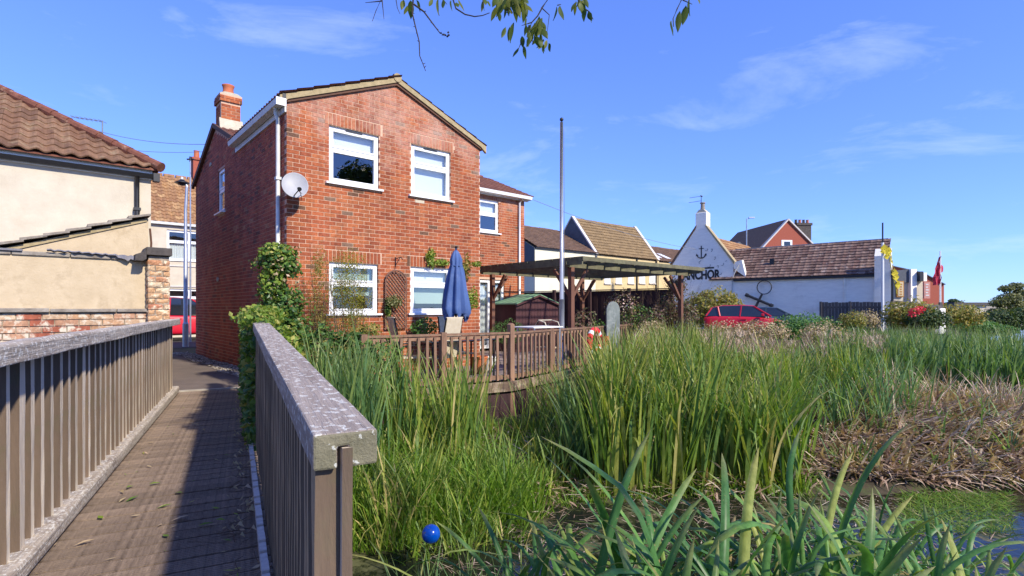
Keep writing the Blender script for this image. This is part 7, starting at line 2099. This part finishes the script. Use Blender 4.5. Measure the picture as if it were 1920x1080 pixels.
# ivy on the end of the right railing
iv = thing('ivy', 'dark ivy smothering the far end of the right bridge railing', 'ivy', (0, 0, 0))
bl = []
for k in range(10):
    t = k / 9; p = RP(RL + 0.05 + (Ltot - RL - .1) * t, .05, 0)
    for z_ in (.2, .5, .8, 1.05): bl.append((p.x - .02, p.y, z_, .11, .17, .22, 1))
leaf_cloud(bl, 5200, .034, M['ivy'], 'ivy_leaves', iv, 5)
bl = [(RP(RL + .0, .06, 0).x, RP(RL, .06, 0).y, 1.22, .17, .28, .10, 1), (RP(RL + .7, .1, 0).x, RP(RL + .7, .1, 0).y, 1.22, .22, .4, .12, 1.5), (RP(RL - .45, .22, 0).x, RP(RL - .45, .22, 0).y, .98, .12, .3, .18, .8), (RP(RL - .9, .25, 0).x, RP(RL - .9, .25, 0).y, .85, .1, .25, .16, .5)]
leaf_cloud(bl, 1300, .026, M['ivy_yellow'], 'young_leaves', iv, 6)
o = MB()
for k in range(60):
    p = RP(random.uniform(RL - 2.2, Ltot - .3), random.uniform(-.16, -.02), 0); s_ = random.uniform(.015, .04); a = random.uniform(0, 6)
    o.add([(p.x - s_, p.y, .02), (p.x, p.y - s_ * .5, .05), (p.x + s_, p.y, .03), (p.x, p.y + s_ * .5, .06)], [(0, 1, 2, 3)])
o.build('dead_leaves', M['dry'], iv)
# bush at the house corner
c = at(523, 530, 8.75)
b = thing('corner_bush', 'rounded ivy bush standing before the left corner of the brick house', 'bush', (c.x, c.y, 0))
leaf_cloud([(-.02, 0, 2.10, .30, .30, .26, 1.3), (.16, 0, 1.98, .18, .22, .2, .6), (-.12, .05, 1.78, .22, .25, .25, .8), (-.05, 0, 1.5, .28, .28, .28, 1), (.2, -.05, 1.35, .24, .28, .28, 1), (.0, 0, 1.1, .38, .32, .3, 1.2), (.28, -.1, .85, .34, .3, .35, 1.2), (-.1, 0, .6, .4, .4, .5, 1.3)], 6200, .036, M['ivy'], 'foliage', b, 11, shell=.35)
leaf_cloud([(-.02, 0, 2.05, .42, .36, .36, 1), (.1, 0, 1.4, .46, .36, .5, 1), (.15, 0, .9, .5, .36, .4, 1)], 420, .034, M['ivy'], 'straggling_leaves', b, 14, shell=.7)
leaf_cloud([(-.02, -.06, 2.22, .28, .26, .16, 1), (-.05, -.15, 1.7, .2, .2, .3, 1)], 500, .034, M['ivy_yellow'], 'young_leaves', b, 12)
leaf_cloud([(.1, -.1, 1.8, .3, .25, .5, 1)], 90, .03, M['dry'], 'faded_leaves', b, 13)
twiggy(b, 8, .12, 1.9, M['stem'], 11, rad=.02)
# feathery yellow-green shrub before the first lower window
c = at(655, 590, 9.1)
bush('feathery_shrub', 'feathery yellow green shrub half covering the lower left window', 'shrub', (c.x, c.y, 0.0), [(0, 0, 2.0, .34, .25, .35, 1), (-.12, 0, 1.6, .3, .25, .35, 1.2), (.12, 0, 1.45, .3, .25, .35, 1), (0, 0, 1.1, .34, .28, .3, .8)], 6500, .019, M['fern'], 21, stems=(46, .34, 2.15), sm=M['stem'], asp=.3, shell=.1)
c = at(598, 560, 9.1)
bush('slender_shrub', 'thin pinkish seeding shrub on the brick wall right of the corner bush', 'shrub', (c.x, c.y, 0.0), [(0, 0, 2.0, .16, .15, .4, 1), (-.05, 0, 1.5, .2, .15, .4, 1), (0.05, 0, 1.1, .2, .18, .3, 1)], 2200, .018, M['hedge_yellow'], 22, stems=(20, .18, 2.3), asp=.35, shell=.1)
c = at(600, 640, 8.2)
bush('leafy_plant', 'dark leafy plants under the window beside the reeds', 'plant', (c.x, c.y, -.3), [(0, 0, .9, .5, .3, .45, 1), (.5, .1, .9, .35, .3, .35, .8), (.9, .25, .85, .3, .3, .3, .5)], 2600, .042, M['ivy'], 23)
c = at(672, 600, 8.7)
bush('orange_leaved_plant', 'yellow orange tinted low plant under the lower left window', 'plant', (c.x, c.y, 0), [(0, 0, .85, .2, .2, .18, 1), (.2, 0, .95, .18, .2, .12, .7)], 500, .028, M['hedge_yellow'], 24, stems=(6, .15, .8))
# climbers on the wall
def climber(u, v, dx, dz, n, m_, label, seed, s=-.08, size=.03, stem=True):
    x_, z_ = H.yplane(u, v, s)
    b = thing('climber', label, 'climber', HW(x_, s, z_), GA)
    leaf_cloud([(0, 0, 0, dx, .07, dz, 1)], n, size, m_, 'climber_leaves', b, seed, shell=.1)
    if stem: MB().tube([(0, .05, -dz), (.03, .05, 0), (0, .05, dz)], .01, 5).build('stem', M['stem'], b)
climber(808, 483, .13, .22, 230, M['ivy_yellow'], 'bright green climber tuft above the second lower window', 31)
climber(828, 492, .22, .08, 160, M['ivy_yellow'], 'small trailing sprig on the window head beside the parasol', 32)
climber(740, 565, .20, .14, 420, M['olive_leaf'], 'pale flowering basket plant in front of the trellis', 33, s=-.2, size=.022)
climber(727, 575, .08, .25, 160, M['ivy'], 'dark climber strand on the left edge of the trellis', 37, s=-.1)
climber(874, 500, .16, .32, 300, M['hedge_yellow'], 'reddish climber on the wall right of the parasol', 34, s=-.2)
climber(886, 560, .18, .26, 280, M['ivy_yellow'], 'green climber on the wall beside the glass door', 35, s=-.3)
climber(893, 495, .14, .06, 110, M['ivy_yellow'], 'leafy shoot under the left end of the pergola', 36, s=-.4)
c = at(795, 605, 10.9); bush('grassy_plant', 'small green potted grass below the second lower window', 'plant', (c.x, c.y, .1), [(0, 0, .8, .28, .2, .22, 1)], 420, .035, M['bush'], 41, stems=(8, .2, .7))
c = at(950, 612, 12.2); bush('fern', 'small green fern left of the maroon shed', 'plant', (c.x, c.y, 0), [(0, 0, .75, .45, .3, .3, 1)], 900, .03, M['bush'], 42, stems=(8, .3, .8), asp=.3)
# border plants in front of the dark fence
for i, (u, v, Y, r_, hh, m_, nn, lab) in enumerate([
  (1095, 590, 13.2, .35, 1.25, 'purple', 700, 'reddish green border shrub right of the pergola front post'),
  (1165, 570, 14.6, .5, 1.75, 'purple', 900, 'loose shrub with pink flowers right of the arched slab'),
  (1195, 580, 14.6, .45, 1.35, 'ivy', 900, 'dark leafy shrub before the plum fence'),
  (1118, 600, 13.6, .3, .95, 'ivy', 500, 'low green plant left of the arched slab'),
  (1225, 590, 14.0, .4, 1.3, 'purple', 700, 'brown stemmed shrub near the right pergola post')]):
    c = at(u, v, Y); b = bush('border_shrub', lab, 'shrub', (c.x, c.y, 0), [(0, 0, hh * .75, r_, r_, hh * .3, 1), (r_ * .4, 0, hh * .45, r_, r_, hh * .3, .7)], nn, .035, M[m_], 50 + i, stems=(14, r_, hh))
    if i == 1: leaf_cloud([(0, -.1, 1.45, .4, .2, .25, 1)], 70, .035, M['pink'], 'blossom', b, 77)
# yellowing bush by the pub gable, bramble in front of it
c = at(1338, 560, 27.0)
bush('yellowing_bush', 'large rounded yellow green bush hiding the foot of the pub gable', 'bush', (c.x, c.y, 0), [(0, 0, 1.45, 1.2, 1.0, .95, 1), (.7, 0, 1.2, .9, .8, .85, 1), (-.6, 0, 1.2, .9, .8, .95, 1), (1.25, .1, .8, .55, .6, .6, .5)], 7500, .065, M['hedge_yellow'], 61, stems=(20, .7, 1.6))
c = at(1262, 560, 16.2)
bush('bramble', 'tangled purple brown bramble below the right pergola post', 'bush', (c.x, c.y, 0), [(0, 0, 1.2, .6, .5, .75, 1), (.35, 0, 1.0, .45, .4, .6, .6), (.1, 0, 2.0, .35, .3, .3, .4)], 2600, .04, M['purple'], 62, stems=(80, .75, 2.3), sm=M['stem'], shell=.1)
# bright round bushes and dry seed heads behind the reeds
for i, (u, v, Y, rx, rz_, m_, nn, sz, lab) in enumerate([
  (1505, 612, 15.5, .9, .40, 'bush', 5200, .034, 'wide low bright green bush in front of the white wing'),
  (1575, 618, 14.8, .6, .32, 'bush', 2400, .034, 'smaller bright green bush next to the wide one'),
  (1222, 618, 12.4, .35, .25, 'dry', 1500, .024, 'pale dry seed heads by the fence end'),
  (1265, 640, 12.0, .35, .25, 'dry', 1300, .024, 'pale dry seed heads left of the red hatchback'),
  (1360, 618, 12.0, .5, .25, 'dry', 1500, .024, 'tan seed heads below the red hatchback'),
  (1430, 616, 12.0, .6, .25, 'dry', 1900, .024, 'tan seed heads between hatchback and green bush'),
  (1545, 622, 12.0, .5, .28, 'dry', 1500, .024, 'tan seed heads in front of the bright green bush'),
  (1600, 598, 14.5, .35, .25, 'hedge_yellow', 1200, .026, 'yellowish seed heads before the grey board fence'),
  (1625, 596, 15.2, .35, .25, 'dry', 1200, .026, 'dry plume heads at the corner of the pub'),
  (1705, 590, 24.5, 1.1, .8, 'hedge_yellow', 3500, .06, 'olive bush below the timber rail'),
  (1795, 590, 30, 1.3, .75, 'hedge_yellow', 2600, .07, 'yellow autumn bush right of the white mast base'),
  (1740, 596, 23.5, .9, .5, 'tree', 2000, .06, 'dark green hedge behind the red flowers')]):
    c = at(u, v, Y)
    zc = c.z
    bush('bush', lab, 'bush', (c.x, c.y, min(0, float(height(c.x, c.y)))), [(0, 0, zc - min(0, float(height(c.x, c.y))), rx, rx * .8, rz_, 1), (rx * .5, 0, zc - .1 - min(0, float(height(c.x, c.y))), rx * .6, rx * .6, rz_ * .8, .6), (-rx * .5, .1, zc - .08 - min(0, float(height(c.x, c.y))), rx * .55, rx * .6, rz_ * .9, .6)], nn, sz, M[m_], 70 + i, stems=(16, rx * .6, zc - min(0, float(height(c.x, c.y)))), shell=.2)
c = at(1717, 583, 22.5)
bush('red_flowers', 'red flowers hanging beneath the timber rail', 'flower', (c.x, c.y, 0), [(0, 0, c.z, .28, .2, .16, 1), (.2, 0, c.z + .1, .2, .2, .12, .7), (-.15, 0, c.z - .15, .15, .2, .12, .5)], 260, .045, M['red_flower'], 90, stems=(6, .1, c.z))
# trees on the right
def tree(name, label, loc, h, blobs, n, size, m, seed, limbs=6, tr=.12):
    t = thing(name, label, 'tree', loc)
    rr_ = random.Random(seed); mb = MB()
    zt = min(b_[2] for b_ in blobs)
    mb.tube([(0, 0, 0), (.1 * rr_.uniform(-1, 1), 0, zt * .5), (0, 0, zt)], [tr, tr * .8, tr * .6], 8)
    for b_ in blobs:
        p0 = Vector((0, 0, zt * rr_.uniform(.6, 1))); p1 = Vector(b_[:3]); mid = p0.lerp(p1, .5) + Vector((rr_.uniform(-.1, .1) * b_[3], rr_.uniform(-.1, .1) * b_[3], -.1))
        mb.tube([p0, mid, p1], [tr * .5, tr * .35, tr * .15], 5)
        for k in range(4):
            q_ = p1 + Vector((rr_.uniform(-1, 1) * b_[3], rr_.uniform(-1, 1) * b_[4], rr_.uniform(-.6, 1) * b_[5])); mb.tube([p1.lerp(mid, .3), q_], [tr * .15, tr * .04], 4)
    mb.build('trunk', M['bark'], t)
    leaf_cloud(blobs, n, size, m, 'crown', t, seed, shell=.25)
    return t
c = at(1895, 560, 38)
tree('waterside_tree', 'sparse olive leaved tree on the bank at the right edge', (c.x, c.y, -.2), 3, [(0, 0, 2.2, .9, .9, .45, 1), (.9, 0, 2.6, .7, .7, .35, .8), (-.8, 0, 1.9, .6, .6, .35, .6), (-.3, 0, 2.9, .5, .5, .25, .4), (.5, 0, 1.6, 1.2, 1, .5, 1), (-.9, 0, 1.2, .8, .8, .4, .7), (.4, 0, 3.1, .5, .5, .25, .4)], 5200, .08, M['olive_leaf'], 101)
c = at(1870, 585, 36)
bush('bank_bush', 'dark green bushes beneath the sparse waterside tree', 'bush', (c.x, c.y, -.3), [(0, 0, .8, 1.5, 1, .7, 1), (1.6, 0, .9, 1.3, 1, .8, 1), (-1.4, 0, .5, 1, 1, .5, .6)], 5200, .08, M['tree'], 102)
c = at(1825, 600, 32)
bush('bank_bush', 'low grey green bush left of the waterside tree', 'bush', (c.x, c.y, -.4), [(0, 0, .6, 1.3, .9, .4, 1), (1.3, 0, .4, 1.2, .9, .35, 1)], 3200, .07, M['bush'], 103)
c = at(1790, 570, 190)
tree('distant_tree', 'distant dark tree beyond the quay wall', (c.x, c.y, 0), 4, [(0, 0, 3.0, 3.0, 2, 1.1, 1), (1.5, 0, 2.4, 3.4, 2, .9, 1), (-.5, 0, 3.9, 1.6, 1.5, .7, .6)], 2500, .3, M['tree'], 104, tr=.25)
# low far treeline
tl = []
for i in range(46):
    u = 1735 + i * 11; Y = 300 + random.uniform(-20, 20); c = at(u, 578, Y); tl.append((c.x, c.y, 1.0 + random.uniform(0, 1.2), 5, 4, random.uniform(1.4, 2.6), 1))
o = leaf_cloud(tl, 5000, .9, M['tree'], 'treeline', None, 105); tag(o, 'low hazy line of far trees on the horizon', kind='stuff')
# big tree behind the viewer's right shoulder: the windows mirror it
tree('mirrored_tree', 'large tree across the channel mirrored in the upstairs window', (29, -3.5, 0), 13, [(0, 0, 8, 3.2, 3.2, 2.6, 1), (2.2, 1, 9.8, 2.6, 2.6, 2, 1), (-2, -1.5, 9.5, 2.4, 2.4, 2, 1), (0, 0, 11.6, 2.2, 2.2, 1.6, .8), (1.5, -2.4, 7, 2.3, 2.3, 1.8, .8)], 9000, .2, M['tree'], 106, tr=.4)

# ---- overhanging branch
def over():
    b = thing('overhanging_branch', 'leafy twigs of a tree hanging into the top of the view', 'branch', (0, 0, 0))
    Y0 = 3.1
    limb = MB().tube([(4.5, -2.5, 3.4), (3.2, 1.0, 3.75), (1.9, 2.7, 3.85), (.8, Y0, 3.6), (.1, Y0, 3.5), (-.6, Y0, 3.42), (-1.0, Y0, 3.3)], [.10, .07, .04, .022, .016, .01, .006], 8).build('limb', M['bark'], b, smooth=True)
    A = lambda u, v, dy=0: at(u, v, Y0 + dy)
    def top(u): return Vector(((u - 960) / F * Y0, Y0, 3.5))
    twigs = [
      [top(775), A(775, -5), A(773, 25), A(779, 50), A(786, 78), A(787, 105), A(793, 120), A(798, 133)],
      [A(776, 8), A(795, 22), A(812, 45), A(825, 62), A(837, 67)],
      [top(720), A(716, -4), A(705, 20), A(698, 40)], [A(716, -4), A(720, 36)], [A(716, 2), A(685, 5)],
      [top(742), A(742, -4), A(745, 15), A(750, 26)],
      [top(850), A(848, -5), A(855, 16), A(872, 27), A(890, 31), A(905, 29), A(918, 24)],
      [top(830), A(828, -5), A(838, 8)],
      [top(905), A(905, -5), A(908, 20)],
      [top(950), A(958, -5), A(965, 12)],
      [top(1040), A(1030, -5), A(1018, 12), A(1008, 30), A(997, 42), A(990, 60), A(1000, 80)],
      [A(1015, 14), A(1030, 28), A(1026, 60)], [A(997, 42), A(978, 48)], [A(978, 78), A(972, 92)],
      [top(1085), A(1082, -5), A(1090, 12), A(1105, 22), A(1112, 36)],
      [top(1280), A(1280, -5), A(1270, 16), A(1262, 35), A(1263, 50)], [A(1280, 0), A(1298, 8)], [A(1045, 10), A(1052, 8)],
    ]
    for t in twigs:
        r0 = .0055 if len(t) > 4 else .0035
        MB().tube(t, [r0 * (1 - .6 * i / (len(t) - 1)) for i in range(len(t))], 6).build('twig', M['bark'], b)
    # little buds along the bare twigs
    mb = MB()
    for t in twigs[:2]:
        for i in range(1, len(t) - 1):
            for k in (0, .5):
                p = t[i].lerp(t[i + 1], k); mb.tube([p, p + Vector((random.uniform(-.014, .014), random.uniform(-.01, .01), random.uniform(-.006, .01)))], [.003, .0012], 5)
    for k in range(6):
        p = A(836, 66) + Vector((random.uniform(-.02, .02), random.uniform(-.02, .02), random.uniform(-.02, .02))); mb.tube([p, p + Vector((.008, 0, .006))], .005, 5)
    mb.build('buds', M['bark'], b)
    def lf(k):
        n = 6; v = []; f = []; mb = MB()
        for i in range(n + 1):
            t = i / n; w_ = .5 * math.sin(math.pi * t ** .8) * (.32 + .06 * k) ; bend = .12 * math.sin(t * 2.2 + k)
            v += [(-w_, bend + .04, -t), (0, bend, -t), (w_, bend + .04, -t)]
        for i in range(n):
            a = i * 3; f += [(a, a + 3, a + 4, a + 1), (a + 1, a + 4, a + 5, a + 2)]
        return mesh_of('leaf', v, f, M['over_leaf'], smooth=True)
    M['over_leaf'] = leaf_mat_obj('overhanging_leaf_single', [(0, (0.045, 0.075, 0.012)), (0.6, (0.085, 0.12, 0.018)), (1, (0.18, 0.18, 0.03))], .45)
    LM_ = [lf(k) for k in range(4)]
    def leaf(u, v, L_, rz=None, tilt=None):
        s_ = 1.25 * L_ / 1000 * Y0
        o = inst('leaf', random.choice(LM_), b, A(u, v, random.uniform(-.1, .1)), (random.uniform(-.5, .5), tilt if tilt is not None else random.uniform(-.5, .5), rz if rz is not None else random.uniform(-1.2, 1.2)), (s_, s_, s_))
    for (u, v, L_, t_) in [(757, -2, 18, .2), (762, 8, 18, .1), (769, 0, 26, 0), (773, 2, 24, -.1), (778, 0, 20, -.2), (812, -2, 18, .5), (822, -2, 28, .1), (828, -3, 20, -.3),
        (848, 0, 18, .1), (855, 2, 16, -.2), (862, -2, 18, -.3), (905, 0, 18, .1), (915, 5, 16, .7), (935, 22, 18, -.2), (908, -3, 16, 0),
        (948, 50, 20, .3), (955, 50, 22, .1), (964, 42, 30, .05), (970, 88, 18, .25), (978, 86, 20, -.1), (1041, 12, 20, .3), (1052, 8, 26, -.05),
        (1262, 38, 24, .05), (1275, 20, 30, .05), (1285, 8, 30, .15), (1296, -3, 24, -.4), (1308, -6, 14, .1), (1096, 14, 20, .1), (1102, 22, 16, -.4), (1108, 24, 14, -.2)]:
        leaf(u, v, L_, tilt=t_)
    for k in range(46): leaf(random.uniform(932, 988), random.uniform(-14, 12), random.uniform(14, 26))
    for k in range(30): leaf(random.uniform(975, 1025), random.uniform(30, 72), random.uniform(14, 24))
    for k in range(8): leaf(random.uniform(1012, 1028), random.uniform(70, 88), random.uniform(12, 18))
    for k in range(10): leaf(random.uniform(1078, 1098), random.uniform(-8, 8), random.uniform(12, 20))
def leaf_mat_obj(name, stops, trans):
    m = leaf_mat(name, stops, trans=trans)
    nt = m.node_tree
    oi = nt.nodes.new('ShaderNodeObjectInfo')
    for l in list(nt.links):
        if l.from_socket.name == 'Random Per Island':
            t_ = l.to_socket; nt.links.remove(l); nt.links.new(oi.outputs['Random'], t_)
    return m
over()
scene.cycles.use_denoising = True
scene.cycles.max_bounces = 6
scene.cycles.transparent_max_bounces = 12
